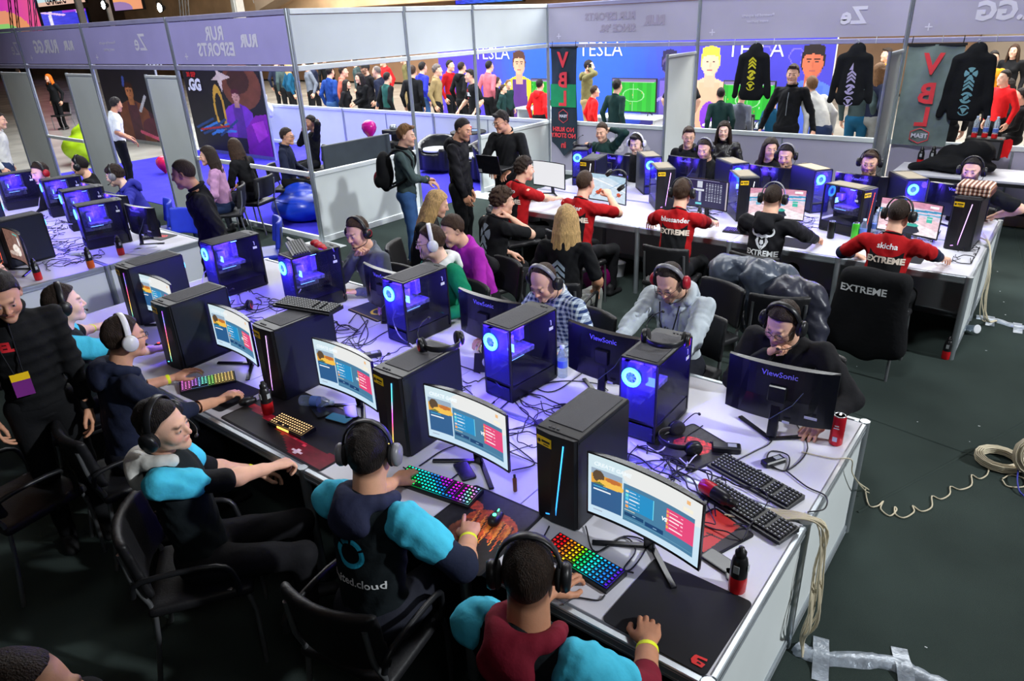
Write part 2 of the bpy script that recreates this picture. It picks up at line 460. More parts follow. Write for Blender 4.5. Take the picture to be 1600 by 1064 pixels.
def head_mesh(lod, fem, heavy):
    k = (lod, fem, heavy)
    if k not in _HC:
        V, Q = _head_sdf(HV[lod], fem, heavy); _HC[k] = (V, Q, _masks(V))
    return _HC[k]
HAIRLINE = dict(short=[(-.13, -.062), (-.06, -.045), (-.025, -.008), (-.002, .0), (.012, .034), (.035, .070), (.065, .086), (.13, .096)],
                long=[(-.13, -.12), (-.06, -.12), (.0, -.10), (.02, .0), (.035, .03), (.055, .070), (.13, .078)],
                rec=[(-.13, -.075), (-.06, -.055), (-.015, -.012), (.01, .0), (.02, .035), (.03, .085), (.13, .13)],
                bald=[(-.13, -.06), (-.06, -.04), (-.015, -.005), (.0, .03), (.02, .1), (.03, .12), (.13, .14)])
def _hair_sdf(style, vox):
    s = SDF(vox, 0.02)
    t = dict(buzz=.003, fade=.007, short=.011, messy=.017, quiff=.013, rec=.005, bald=.003, long=.014, curly=.022, mop=.020)[style]
    hl = HAIRLINE['long' if style in ('long',) else ('rec' if style == 'rec' else ('bald' if style == 'bald' else 'short'))]
    hy = [p[0] for p in hl]; hz = [p[1] for p in hl]
    top = t * (1.75 if style in ('fade', 'quiff', 'short', 'messy') else 1)
    side = t * (.25 if style in ('fade', 'buzz') else (.8 if style in ('long', 'curly', 'mop') else .45))
    amp = dict(messy=.005, curly=.008, short=.0022, quiff=.003, long=.002, mop=.004).get(style, .0006)
    rg = np.random.RandomState(5); ph = rg.rand(12) * 6.28
    def f(P):
        x, y, z = P[..., 0], P[..., 1], P[..., 2]
        r = _v(.076 + side, .096 + t * .9, .090 + top); c = _v(0, -.018 + (.004 if style == 'quiff' else 0), .028)
        q = P - c; h = np.sqrt(((q / r) ** 2).sum(-1)); g = np.sqrt(((q / (r * r)) ** 2).sum(-1)) + 1e-9; d = h * (h - 1) / g
        zm = np.interp(y, hy, hz)
        if style in ('mop', 'messy', 'curly'): zm = zm - .014 * (1 + np.sin(x * 160)) * (y > .03)
        reg = (zm - z) * .75
        fr = 1.0 if style in ('curly', 'messy') else .55
        d = d + amp * (np.sin(fr * (x * 170 + 40 * y) + ph[0] + 3 * np.sin(y * 37 + z * 21)) * np.sin(fr * (y * 120 - 60 * x) + ph[1] + 2.5 * np.sin(z * 43)) + .6 * np.sin(fr * (z * 150 + x * 60) + ph[2] + 3 * np.sin(y * 31 + x * 17)))
        k = .012; hh = np.clip(.5 - .5 * (d - reg) / k, 0, 1)
        return d * (1 - hh) + reg * hh + k * hh * (1 - hh)
    s.fn(f, (-.12, -.145, -.13), (.12, .13, .16), k=.001)
    if style in ('quiff',):
        s.cone((-.032, .070, .100), (.036, .064, .106), .021, .018, k=.02)
    if style == 'long':
        for i in range(22):
            a = PI * (i + .5) / 22 * 1.30 - .15 * PI; ca, sa = math.cos(a), math.sin(a); wv = .010 * math.sin(i * 2.1)
            p = [_v(ca * .078, -.02 - sa * .085, .03), _v(ca * .095, -.03 - sa * .092, -.10), _v(ca * .105 + wv, -.045 - sa * .082, -.22), _v(ca * .092 - wv, -.05 - sa * .088, -.33)]
            r = [.020, .021, .019, .007]
            for m in range(3): s.cone(p[m], p[m + 1], r[m], r[m + 1], k=.008)
    return s.mesh()
_HR = {}
def hair_mesh(style, lod):
    k = (style, lod)
    if k not in _HR: _HR[k] = _hair_sdf(style, HV[lod] * 1.05)
    return _HR[k]

FING = [(.032, (.043, .026, .021), .0092), (.0115, (.047, .029, .022), .0095), (-.0105, (.043, .027, .021), .0090), (-.031, (.033, .021, .018), .0080)]
HANDS = dict(  # per-finger curls (deg, 3 joints), wrist pitch, thumb (side, down)
    mouse=([(18, 30, 15), (20, 32, 15), (26, 38, 20), (32, 42, 22)], 14, (.055, -.02)),
    type=([(12, 34, 22), (8, 38, 26), (12, 38, 26), (20, 36, 24)], 12, (.050, -.026)),
    rest=([(20, 26, 14), (24, 30, 16), (28, 34, 18), (32, 36, 18)], 0, (.048, -.028)),
    fist=([(70, 85, 40), (74, 88, 42), (76, 88, 42), (76, 84, 40)], 0, (.022, -.045)),
    point=([(4, 10, 6), (40, 60, 35), (50, 66, 38), (54, 66, 38)], 12, (.040, -.032)),
    grip=([(42, 60, 26), (44, 62, 28), (46, 64, 30), (48, 62, 30)], 4, (.030, -.05)))
def _hand_sdf(pose, vox, fat=1.0):
    curls, wp, th = HANDS[pose]; s = SDF(vox, .008); W = _rx(wp * D2R)
    def T(p): return W @ np.array(p, float)
    s.cone((0, -.262, 0), (0, -.19, 0), .043 * fat, .044 * fat, k=.02)
    s.cone((0, -.19, 0), (0, -.06, 0), .043 * fat, .031 * fat, k=.02, flat=((0, 0, 1), .92))
    s.cone((0, -.06, 0), T((0, .012, 0)), .031 * fat, .0275 * fat, k=.02, flat=((0, 0, 1), .72))
    s.ell(T((0, .050, -.002)), (.040 * fat, .046, .0155 * fat), W, k=.014)
    s.ell(T((.022, .030, -.008)), (.020, .030, .016), W @ _rz(-.4), k=.012)
    for (x, ls, r), cu in zip(FING, curls):
        ky = .088 - abs(x - .0115) * .22; p = _v(x, ky, 0); r *= fat
        s.cone(T((x * .6, .02, 0)), T(p), .011, r * 1.12, k=.008)
        a = 0; sp = x * 1.6
        for l, c in zip(ls, cu):
            a += c * D2R; q = p + l * _v(math.sin(sp) * math.cos(a), math.cos(sp) * math.cos(a), -math.sin(a))
            s.cone(T(p), T(q), r, r * .93, k=.003); p = q; r *= .93
    t0 = _v(.024, .018, -.008); t1 = t0 + _v(th[0] * .5, .030, th[1] * .45); t2 = t1 + _v(th[0] * .28, .030, th[1] * .4); t3 = t2 + _v(-.002, .024, th[1] * .15)
    s.cone(T(t0), T(t1), .0145 * fat, .0125 * fat, k=.010); s.cone(T(t1), T(t2), .012 * fat, .0105 * fat, k=.004); s.cone(T(t2), T(t3), .0105 * fat, .0092 * fat, k=.003)
    return s.mesh()
_HD = {}
def hand_mesh(pose, lod, left, fat=1.0):
    k = (pose, lod, fat)
    if k not in _HD: _HD[k] = _hand_sdf(pose, {0: .0046, 1: .0072, 2: .0125}[lod], fat)
    V, Q = _HD[k]
    if not left: V = V * _v(-1, 1, 1); Q = Q[:, ::-1]
    return V, Q

SKINS = dict(fair=rgb(226, 178, 152), mid=rgb(208, 156, 126), tan=rgb(186, 134, 104), pale=rgb(236, 196, 176), dark=rgb(150, 100, 74))
HAIRC = dict(black=rgb(30, 24, 22), brown=rgb(62, 44, 32), dkbrown=rgb(44, 32, 25), blond=rgb(196, 160, 106), ltbrown=rgb(120, 86, 54), grey=rgb(110, 100, 95), orange=rgb(240, 110, 20))
def skin_mat():
    m = mat('skin', (1, 1, 1), .52, attr='Col', noise=.05, scale=30, bump=.08, bscale=220, spec=.35)
    b = m.node_tree.nodes['Principled BSDF']; b.inputs['Subsurface Weight'].default_value = .12
    b.inputs['Subsurface Radius'].default_value = (.02, .008, .004); b.inputs['Subsurface Scale'].default_value = .4
    return m
def hair_mat(c): return mat('hair_' + c, HAIRC[c], .55, noise=.42, scale=60, bump=1.0, bscale=120, stretch=(2.2, 2.2, .25), spec=.3)

def ik(S, W, l1, l2, hint):
    d = W - S; L = np.linalg.norm(d); Lm = (l1 + l2) * .995
    if L > Lm: W = S + d / L * Lm; d = W - S; L = Lm
    L = max(L, abs(l1 - l2) + .02); u = d / np.linalg.norm(d); a = (l1 * l1 - l2 * l2 + L * L) / (2 * L); h = math.sqrt(max(l1 * l1 - a * a, 0))
    n = hint - u * (hint @ u); n = n / (np.linalg.norm(n) + 1e-9)
    return S + u * a + n * h, W
def np_obj(name, parts, m, parent, colfn=None, extra=None):
    V = np.concatenate([p[0] for p in parts]); o = 0; Q = []
    for p in parts: Q.append(p[1] + o); o += len(p[0])
    me = np_mesh(name, V, np.concatenate(Q)); me.materials.append(m)
    if colfn is not None:
        c = np.ones((len(V), 4), np.float32); c[:, :3] = colfn
        ca = me.color_attributes.new('Col', 'FLOAT_COLOR', 'POINT'); ca.data.foreach_set('color', c.ravel())
    return link(name, me, parent)
_SC = {}
def shoe_mesh(m):
    k = m.name
    if k not in _SC:
        s = SDF(.011, .015); s.cone((0, -.05, .05), (0, .13, .032), .045, .036, flat=((0, 0, 1), .8)); s.cone((0, -.04, .06), (0, -.04, .11), .045, .043)
        s.fn(lambda P: -(P[..., 2] - .0), (-.2, -.2, -.1), (.2, .3, .2), k=.001) if False else None
        V, Q = s.mesh(); V[:, 2] = np.maximum(V[:, 2], .002); me = np_mesh('shoe', V, Q); me.materials.append(m); _SC[k] = me
    return _SC[k]
_GC = {}
def headset_parts(colband, colcup, accent, mic, lod):
    k = (colband, colcup, accent, mic)
    if k in _GC: return _GC[k]
    n = 7; out = []
    b = MB(); pts = []
    for i in range(13):
        a = PI * i / 12; pts.append((.094 * math.cos(a), -.012, .012 + .124 * math.sin(a) ** .85))
    # flat padded band: two tubes bridged as one swept strip
    prof = [(-.013, -.004), (.013, -.004), (.016, 0), (.013, .004), (-.013, .004), (-.016, 0)]
    vs = []; fs = []
    for i, p in enumerate(pts):
        a = PI * i / 12; nrm = Vector((math.cos(a), 0, math.sin(a)))
        for (u, v) in prof: vs.append(Vector(p) + Vector((0, u, 0)) + nrm * v)
    for i in range(12):
        for q in range(6): fs.append((i * 6 + q, i * 6 + (q + 1) % 6, (i + 1) * 6 + (q + 1) % 6, (i + 1) * 6 + q))
    b.add(vs, fs, 0, True); out.append(('headband', b.mesh('headband', colband), None))
    for sg in (-1, 1):
        T = Matrix.Translation((sg * .098, -.012, -.004)) @ Matrix.Rotation(sg * PI / 2, 4, 'Y') @ Matrix.Rotation(.1, 4, 'X')
        c = MB(); c.lathe([(.030, -.004), (.040, 0), (.041, .014), (.034, .024), (.0, .027)], n=18, T=T, sy=1.0, sx=1.12)
        cu = MB(); cu.lathe([(.022, -.020), (.036, -.016), (.042, -.008), (.038, -.001)], n=18, T=T, sx=1.12)
        out.append(('ear_cup', c.mesh('ear_cup', colcup), accent)); out.append(('ear_cushion', cu.mesh('ear_cushion', MAT_BLACKFOAM), None))
    if mic:
        m_ = MB(); m_.tube(bez([(-.104, 0, -.03), (-.105, .04, -.062), (-.075, .085, -.075), (-.035, .108, -.076)], 4), .003, 6); m_.sphere((-.03, .108, -.076), (.011, .008, .008), 8)
        out.append(('microphone', m_.mesh('microphone', MAT_BLACKPL), None))
    _GC[k] = out; return out
def headset(Mw, label, group='gaming headsets worn by the players', band=None, cup=None, mic=True, accent=None):
    t = thing('headset', label, 'headset', group=group); t.matrix_world = Mw
    for nm, me, ac in headset_parts(band or MAT_BLACKPL, cup or MAT_BLACKPL, accent, mic, 0):
        o = link(nm, me, t)
        if ac and nm == 'ear_cup':
            r = MB(); co = sum((v.co for v in me.vertices), Vector()) / len(me.vertices); sg = 1 if co.x > 0 else -1
            r.tube([(sg * .122, .026 * math.cos(a * PI / 8) - .012, .026 * math.sin(a * PI / 8)) for a in range(16)], .0028, 6, closed=True)
            r.build('accent_ring', ac, o)
    return t
def L2(c, f): return tuple(x * f for x in c)

PEOPLE = {}
def person(key, label, at, hz=None, rz=0, pose='sit', lean=8, side=0, twist=0, head=(0, 0, 0), hl=None, hr=None, hpl='rest', hpr='rest', el=None, er=None,
           shirt=None, sleeve='long', slm=None, trouser=None, shoe=None, skin='fair', hair='short', hc='dkbrown', beard=0, fem=False, heavy=False, belly=0.0,
           glasses=None, hs=None, lod=1, collar=None, colm=None, scale=1.0, seat=.47, wr=.0045, feet=None, group=None, knees=0.0, world=True, under=None, undlen=0, armband=None, legs=True, shw=1.0, zip_=None, cap=None, quilt=False, coat=False):
    K = scale; R0 = _rz(rz * D2R)
    sit = pose == 'sit'
    p0 = _v(0, 0, (seat + .085) if sit else .93 * K)
    la = lean * D2R; sa = side * D2R
    Rl = _rx(-la * .75) @ _ry(sa * .6); Ru = _rx(-la * 1.2) @ _ry(sa) @ _rz(twist * D2R)
    mid = p0 + Rl @ _v(0, -.01, .22 * K); chest = mid + Ru @ _v(0, .0, .14 * K); nb = chest + Ru @ _v(0, -.012, .165 * K)
    hd = nb + Ru @ _v(0, .015, .045 * K)
    HR = Ru @ _rz(0) ; hy, hp, hro = [a * D2R for a in head]
    Rh = _rz(twist * D2R + hy) @ _rx(-hp) @ _ry(hro)          # head rotation relative to the body root
    hc_ = hd + Rh @ _v(0, .035, .135) * K
    # place so the head lands on the requested spot
    if len(at) == 2: H = U(at[0], at[1], hc_[2])
    else: H = Vector(at)
    off = R0 @ hc_; loc = Vector((H[0] - off[0], H[1] - off[1], 0))
    root = thing('person', label, 'person', loc, rz * D2R, group)
    def tol(p):
        if p is None: return None
        return R0.T @ (np.array(p, float) - np.array(loc)) if world else np.array(p, float)
    sh = {}; elb = {}; wri = {}; ln = (.285 * K, .262 * K)
    for nm, sg, tgt, hint in (('l', -1, hl, el), ('r', 1, hr, er)):
        S = nb + Ru @ _v(sg * .175 * K * shw, -.005, -.045 * K); sh[nm] = S
        if tgt is None: W = S + (Rl @ _v(sg * .06, .02, -.50 * K) if not sit else _v(sg * -.02, .26, -.36)) * 1.0
        elif isinstance(tgt, tuple) and tgt[0] == 'l': W = np.array(tgt[1:], float)
        elif isinstance(tgt, tuple) and tgt[0] == 'h': W = hc_ + Rh @ np.array(tgt[1:], float)
        else: W = tol(tgt)
        hv = np.array(hint if hint is not None else ((sg * .55, -.25, -.8) if sit else (sg * .25, -.9, -.2)), float)
        E, W = ik(S, W, ln[0], ln[1], hv); elb[nm] = E; wri[nm] = W
    cv = {0: .0105, 1: .014, 2: .021}[lod]
    ax = Ru @ _v(0, 1, 0); axl = Rl @ _v(0, 1, 0)
    # ---- top
    s = SDF(cv, .035 * K)
    b = belly
    s.cone(p0 + _v(0, 0, .02), mid, (.150 + b * .35) * K, (.142 + b * .5) * K, flat=(axl, .76 + b))
    s.cone(mid, chest + Ru @ _v(0, 0, .03), (.142 + b * .4) * K, .162 * K * (.94 if fem else 1), flat=(ax, .74))
    if coat: s.cone(p0 + _v(0, 0, .05), p0 + _v(0, -.02, -.42), .155, .20, flat=((0, 1, 0), .85)); s.cone(p0, p0 + _v(.05, .0, -.3), .12, .14)
    if b: s.ell(mid + Rl @ _v(0, .05 + b * .3, -.02), _v(.14, .13, .15) * K * (.8 + b))
    s.cone(nb + Ru @ _v(-.115 * shw, -.005, -.06) * K, nb + Ru @ _v(.115 * shw, -.005, -.06) * K, .072 * K, .072 * K, flat=(ax, .9))
    s.cone(nb + Ru @ _v(0, -.03, .0) * K, nb + Ru @ _v(0, -.01, -.05) * K, .068 * K, .09 * K)
    if fem:
        for sg in (-1, 1): s.ell(chest + Ru @ _v(sg * .065, .085, .0) * K, _v(.06, .055, .06) * K)
    fat = 1.15 if heavy else 1.0
    pad = .010 if sleeve != 'none' else 0
    def arm_to(s_, nm, r0, r1, r2, r3, upto, start=0.0):
        S, E, W = sh[nm], elb[nm], wri[nm]
        A = S + (E - S) * start
        u = min(upto, 1.0); s_.cone(A, S + (E - S) * u, r0 + (r1 - r0) * start, r0 + (r1 - r0) * u, k=.03)
        if upto > 1: s_.cone(E, E + (W - E) * (upto - 1), r2, r2 + (r3 - r2) * (upto - 1), k=.025)
    same = slm is None
    for nm in 'lr':
        lim = {'long': 1.96, 'short': .78, 'half': 1.25, 'none': .18}[sleeve]
        wide = 1.14 if sleeve == 'short' else 1.0
        if same: arm_to(s, nm, .062 * fat * K, .052 * fat * wide * K, .050 * fat * K, .036 * fat * K, lim)
        else: arm_to(s, nm, .054 * fat * K, .050 * fat * K, .05, .04, .04)
    rg = np.random.RandomState(abs(hash(label)) % 1000 if False else sum(map(ord, label)) % 1000); ph = rg.rand(9) * 6.28; wa = wr * (1 if lod < 2 else .7)
    def wrk(P, F):
        x, y, z = P[:, 0], P[:, 1], P[:, 2]
        w_ = np.sin(38 * z + 9 * np.sin(11 * x + ph[0]) + ph[1] + 6 * y) * np.sin(17 * x + 13 * y + ph[2]) + .6 * np.sin(70 * z + 40 * x + 5 * np.sin(23 * y + ph[3]) + ph[4]) * np.sin(29 * y + ph[5])
        F = F + wa * w_ + (.011 * np.abs(np.sin(z * 46 + 2.5 * x)) - .006 if quilt else 0)
        hz_ = (P - (p0 + _v(0, 0, -.46 if coat else (-.055 if sit else -.075)))) @ (Rl @ _v(0, 0, 1)); F = np.maximum(F, -hz_ - (np.abs(P[:, 0]) > .2) * 1.0)
        if sleeve != 'none':   # neck opening
            q = P - (nb + Ru @ _v(0, .02, .06) * K); F = np.maximum(F, (.062 * K) - np.sqrt((q * q).sum(1) + 1e-9)) if True else F
        return F
    top = np_obj('shirt' if collar not in ('jacket', 'hood') else ('jacket' if collar == 'jacket' else 'hoodie'), [s.mesh(wrk)], shirt, root)
    if not same:
        for nm in 'lr':
            s2 = SDF(cv, .02); lim = {'long': 1.96, 'short': .54, 'half': .60}[sleeve]
            arm_to(s2, nm, .069 * fat * K, .060 * fat * K, .055 * fat * K, .040 * K, lim, .0)
            np_obj('sleeve', [s2.mesh(lambda P, F_: wrk(P, F_) + .004 * np.sin(34 * P[:, 2] + 26 * P[:, 0] + 3 * np.sin(19 * P[:, 1])))], slm, root)
    if under is not None:
        for nm in 'lr':
            s2 = SDF(cv, .02); arm_to(s2, nm, .058 * fat * K, .051 * fat * K, .049 * fat * K, .038 * fat * K, undlen, .5); np_obj('undersleeve', [s2.mesh()], under, root)
    if collar == 'hood':
        s2 = SDF(cv, .03)
        hm = colm or shirt
        for i in range(9):
            a0 = -PI * .12 + PI * 1.24 * i / 9; a1 = -PI * .12 + PI * 1.24 * (i + 1) / 9
            q = lambda a: nb + Ru @ _v(math.cos(a) * .098, -math.sin(a) * .105 + .01, .018 + .018 * math.sin(a)) * K
            s2.cone(q(a0), q(a1), .030 * K, .030 * K, k=.02)
        s2.ell(nb + Ru @ _v(0, -.125, -.035) * K, _v(.095, .04, .075) * K, Ru, k=.05)
        np_obj('hood', [s2.mesh(lambda P, F: F + .004 * np.sin(50 * P[:, 2] + 30 * P[:, 0]))], hm, root)
    elif collar in ('crew', 'jacket', 'polo'):
        c = MB(); pts = [nb + Ru @ _v(math.cos(a) * .066, math.sin(a) * .066 - .012, .030 - .018 * math.sin(a) + (.018 if collar == 'jacket' else 0)) * K for a in np.linspace(0, 2 * PI, 22)[:-1]]
        c.tube(pts, (.008 if collar == 'crew' else .017) * K, 7, closed=True); c.build('collar', colm or shirt, root)
    # ---- body: head, neck, arms, hands, as one mesh
    V, Q, mk = head_mesh(lod, fem, heavy); parts = [((V * K) @ Rh.T + hd + Rh @ _v(0, .035, .135) * K, Q)]
    base = np.array(SKINS[skin]); hcol = np.array(HAIRC[hc]); brow, lip, eye, iris, lid, bd, ck = [m_[:, None].astype(float) for m_ in mk]
    C = np.tile(base, (len(V), 1)); C = C * (1 - .35 * ck * np.array([[.0, .5, .45]]))
    C = C * (1 - lip) + lip * (base * np.array([.80, .50, .50])); C = C * (1 - beard * bd) + beard * bd * (hcol * 1.25 + base * .06)
    C = C * (1 - .85 * brow) + .85 * brow * hcol * 1.2; C = C * (1 - .4 * lid) + .4 * lid * base * .4
    C = C * (1 - eye) + eye * np.array([[.55, .53, .52]]); C = C * (1 - iris) + iris * .02
    if hair in ('bald', 'buzz', 'rec', 'fade', 'short', 'quiff', 'messy'):
        z, y = V[:, 2], V[:, 1]; m_ = (np.clip((z - np.interp(y, [-.13, -.06, -.015, .02, .055], [-.085, -.068, -.028, .036, .072])) / .018, 0, 1) * (y < .07))[:, None]
        kk = .25 if hair == 'bald' else .55
        if hair == 'rec' or hair == 'bald': m_ = m_ * (np.clip((.03 - y) / .05, 0, 1))[:, None]
        C = C * (1 - kk * m_) + kk * m_ * hcol
    cols = [C]; HM = {}
    for nm, left, pz in (('l', True, hpl), ('r', False, hpr)):
        if pz is None: continue
        Vh, Qh = hand_mesh(pz, lod, left, fat if fat == 1 else 1.12)
        cy = dict(long=-.050, half=-.15).get(sleeve, -9)
        if under is not None and undlen > 1.1: cy = max(cy, -.262 * (2 - undlen) - .03)
        if cy > -1: kp = Vh[:, 1] > cy; rm = np.cumsum(kp) - 1; Qh = rm[Qh[kp[Qh].all(1)]]; Vh = Vh[kp]
        E, W = elb[nm], wri[nm]; Y = (W - E) / np.linalg.norm(W - E)
        up = _v(0, 0, 1) if abs(Y[2]) < .8 else (_v(-1 if left else 1, 0, 0) + _v(0, .2, 0))
        roll = 0
        if hint is not None: pass
        Z = up - Y * (up @ Y); Z /= np.linalg.norm(Z); X = np.cross(Y, Z); M3 = np.stack([X, Y, Z], 1)
        parts.append(((Vh * K) @ M3.T + W, Qh)); cols.append(np.tile(base * np.array([1.0, .95, .93]), (len(Vh), 1))); HM[nm] = (M3, W)
    bare = sleeve in ('short', 'none'); s3 = SDF(.018 if not (bare and lod == 0) else .012, .02); s3.cone(chest, nb, .09 * K, .048 * K)
    for nm in 'lr':
        a_, b_ = (.052, .041) if bare else (.034, .030)
        s3.cone(chest + (nb - chest) * .6, sh[nm], .05 * K, a_ * K * (fat if bare else 1)); s3.cone(sh[nm], elb[nm], a_ * fat * K, b_ * fat * K, k=.02)
        s3.cone(elb[nm], elb[nm] + (wri[nm] - elb[nm]) * (.15 if bare else .8), (.0415 if bare else .030) * fat * K, (.0425 if bare else .024) * fat * K, k=.02)
    Va, Qa = s3.mesh(); parts.append((Va, Qa)); cols.append(np.tile(base, (len(Va), 1)))
    # join head and hands to the arms so that the body is one surface
    off_ = np.cumsum([0] + [len(p[0]) for p in parts]); br = []
    for q in range(len(parts) - 1):
        Vp, Qp = parts[q]; tgt_ = (nb + chest) / 2 if q == 0 else list(elb.values())[0] if False else None
        c_ = tgt_ if q == 0 else elb['l' if (q == 1 and hpl is not None) else 'r']
        e0 = Qp[np.argmin(((Vp[Qp[:, 0]] - c_) ** 2).sum(1))]; e1 = Qa[np.argmin(((Va[Qa[:, 0]] - Vp[e0[0]]) ** 2).sum(1))]
        br.append([e0[0] + off_[q], e0[1] + off_[q], e1[1] + off_[-2], e1[0] + off_[-2]])
    parts[-1] = (Va, np.concatenate([Qa, np.array(br) - off_[-2]]))
    np_obj('body', parts, skin_mat(), root, np.concatenate(cols))
    if hair and hair != 'none':
        Vr, Qr = hair_mesh(hair, lod if lod < 2 else 2)
        np_obj('hair', [((Vr * K) @ Rh.T + hd + Rh @ _v(0, .035, .135) * K, Qr)], hair_mat(hc), root)
    T4 = Matrix.Identity(4)
    for i in range(3):
        for j in range(3): T4[i][j] = float(Rh[i][j] * K)
        T4[i][3] = float((hd + Rh @ _v(0, .035, .135) * K)[i])
    if glasses is not None:
        g = MB()
        for sg in (-1, 1):
            g.tube([(sg * .031 + .022 * math.cos(a) * (1 if True else 1), .104 - abs(math.cos(a)) * .002, .002 + .016 * math.sin(a)) for a in np.linspace(0, 2 * PI, 15)[:-1]], .0017, 5, closed=True)
            g.tube([(sg * .053, .101, .006), (sg * .078, .06, .008), (sg * .082, -.005, .006)], .0017, 5)
        g.tube([(-.009, .106, .005), (.009, .106, .005)], .0016, 5); o = g.build('glasses', glasses, root); o.matrix_local = T4
    if cap is not None:
        g = MB(); g.lathe([(.101, .03), (.100, .07), (.085, .11), (.05, .135), (0, .142)], n=18, c=(0, -.018, 0), sy=1.14); g.lathe([(.0, .045), (.08, .042), (.08, .036), (0, .036)], n=16, c=(0, .085, 0), sy=.95)
        o = g.build('cap', cap, root); o.matrix_local = T4
    # ---- legs
    if legs:
        s = SDF(.019 if lod < 2 else .028, .03); ank = {}
        for nm, sg in (('l', -1), ('r', 1)):
            hipj = p0 + _v(sg * .088, 0, 0) * K
            if sit:
                kn = p0 + _v(sg * (.13 + knees), .43, -.045) * K; an = (np.array(feet[nm], float) if feet and nm in feet else _v(sg * (.14 + knees), .40, .10)); kn = hipj + (kn - hipj)
            else:
                an = (np.array(feet[nm], float) if feet and nm in feet else _v(sg * .10, .0, .10)); kn = (hipj + an) / 2 + _v(0, .035, .02)
            s.cone(hipj, kn, .092 * fat * K, .064 * fat * K); s.cone(kn, an, .063 * fat * K, .046 * K); ank[nm] = an
        s.ell(p0 + _v(0, -.01, .0), _v(.155, .125, .11) * K * (1.05 if heavy else 1))
        np_obj('trousers', [s.mesh(lambda P, F: F + .004 * np.sin(42 * P[:, 2] + 20 * P[:, 0] + ph[6]) * np.sin(31 * P[:, 1] + ph[7]))], trouser or MAT_DARKJEAN, root)
        if shoe is not False:
            for nm in 'lr':
                o = link('shoe', shoe_mesh(shoe or MAT_SHOE), root); o.location = (ank[nm][0], ank[nm][1] + .0, max(ank[nm][2] - .10, 0))
    if armband is not None:
        for nm in armband:
            if nm not in HM: continue
            M3, W = HM[nm]; c = MB(); fz = 1.13 if heavy else 1.0; c.lathe([(.0335 * fz, -.010), (.035 * fz, 0), (.0335 * fz, .010)], n=16, sy=.88)
            o = c.build('wristband', MAT_YELLOW, root); Mm = np.stack([M3[:, 0], -M3[:, 2], M3[:, 1]], 1); X4 = Matrix.Identity(4)
            for i in range(3):
                for j in range(3): X4[i][j] = float(Mm[i][j] * K)
                X4[i][3] = float((W - M3[:, 1] * .035)[i])
            o.matrix_local = X4; tag(o, 'bright yellow paper wristband')
    MR = Matrix.Translation(loc) @ Matrix.Rotation(rz * D2R, 4, 'Z')
    info = dict(root=root, top=top, nb=nb, Ru=Ru, mid=mid, chest=chest, p0=p0, K=K, hm=MR @ T4, MR=MR, sh=sh, elb=elb, wri=wri, HM=HM, loc=loc, hc=hc_, Rh=Rh)
    if hs is not None: headset(info['hm'] @ Matrix.Scale(1.03, 4), **hs)
    PEOPLE[key] = info; return info

def decal(info, me_or_txt, size, m, where='back', up=0.0, right=0.0, name='print', bold=0.0, label=None, maxw=None, off=.004):
    """flat lettering or a flat mesh wrapped onto the top garment"""
    Ru = info['Ru']; c = info['chest']; sg = -1 if where == 'back' else 1
    X = Ru @ _v(-sg, 0, 0); Z = Ru @ _v(0, 0, 1); N = Ru @ _v(0, sg, 0)
    me = (text_mesh(me_or_txt, size, 0, 'CENTER', bold) if isinstance(me_or_txt, str) else me_or_txt).copy()
    import bmesh
    bm = bmesh.new(); bm.from_mesh(me); bmesh.ops.triangulate(bm, faces=bm.faces)
    for _ in range(6):
        es = [e for e in bm.edges if e.calc_length() > .02]
        if not es: break
        bmesh.ops.subdivide_edges(bm, edges=es, cuts=1)
        bmesh.ops.triangulate(bm, faces=[f for f in bm.faces if len(f.verts) > 3])
    bvh = info.get('bvh')
    if bvh is None:
        tm = info['top'].data; bvh = BVHTree.FromPolygons([v.co for v in tm.vertices], [p.vertices[:] for p in tm.polygons]); info['bvh'] = bvh
    for v in bm.verts:
        o = c + X * (v.co.x + right) + Z * (v.co.y + up) + N * .5
        h, n, _, _ = bvh.ray_cast(Vector(o), Vector(-N))
        if h is None: h = Vector(c + X * (v.co.x + right) + Z * (v.co.y + up) + N * .12)
        v.co = h + Vector(N) * off
    bm.to_mesh(me); bm.free(); me.materials.clear(); me.materials.append(m)
    o = link(name, me, info['root'])
    if label: o['label'] = label
    return o
def flat_mesh(polys):
    """polys in the xy plane as one flat mesh"""
    b = MB()
    for p in polys: b.add([(x, y, 0) for x, y in p], [list(range(len(p)))])
    me = bpy.data.meshes.new('flat'); me.from_pydata(b.v, [], b.f); return me
def arcpoly(cx, cy, r0, r1, a0, a1, n=10):
    a = np.linspace(a0 * D2R, a1 * D2R, n); return [(cx + r1 * math.cos(t), cy + r1 * math.sin(t)) for t in a] + [(cx + r0 * math.cos(t), cy + r0 * math.sin(t)) for t in a[::-1]]

MAT_BLACKPL = mat('black_plastic', rgb(26, 27, 30), .38, noise=.1)
MAT_BLACKFOAM = mat('black_foam', rgb(20, 20, 22), .85, noise=.2)
MAT_DARKJEAN = fabric('dark_denim', rgb(28, 30, 40))
MAT_SHOE = mat('black_shoe', rgb(30, 30, 32), .6)
MAT_YELLOW = mat('yellow_band', rgb(225, 235, 30), .5)
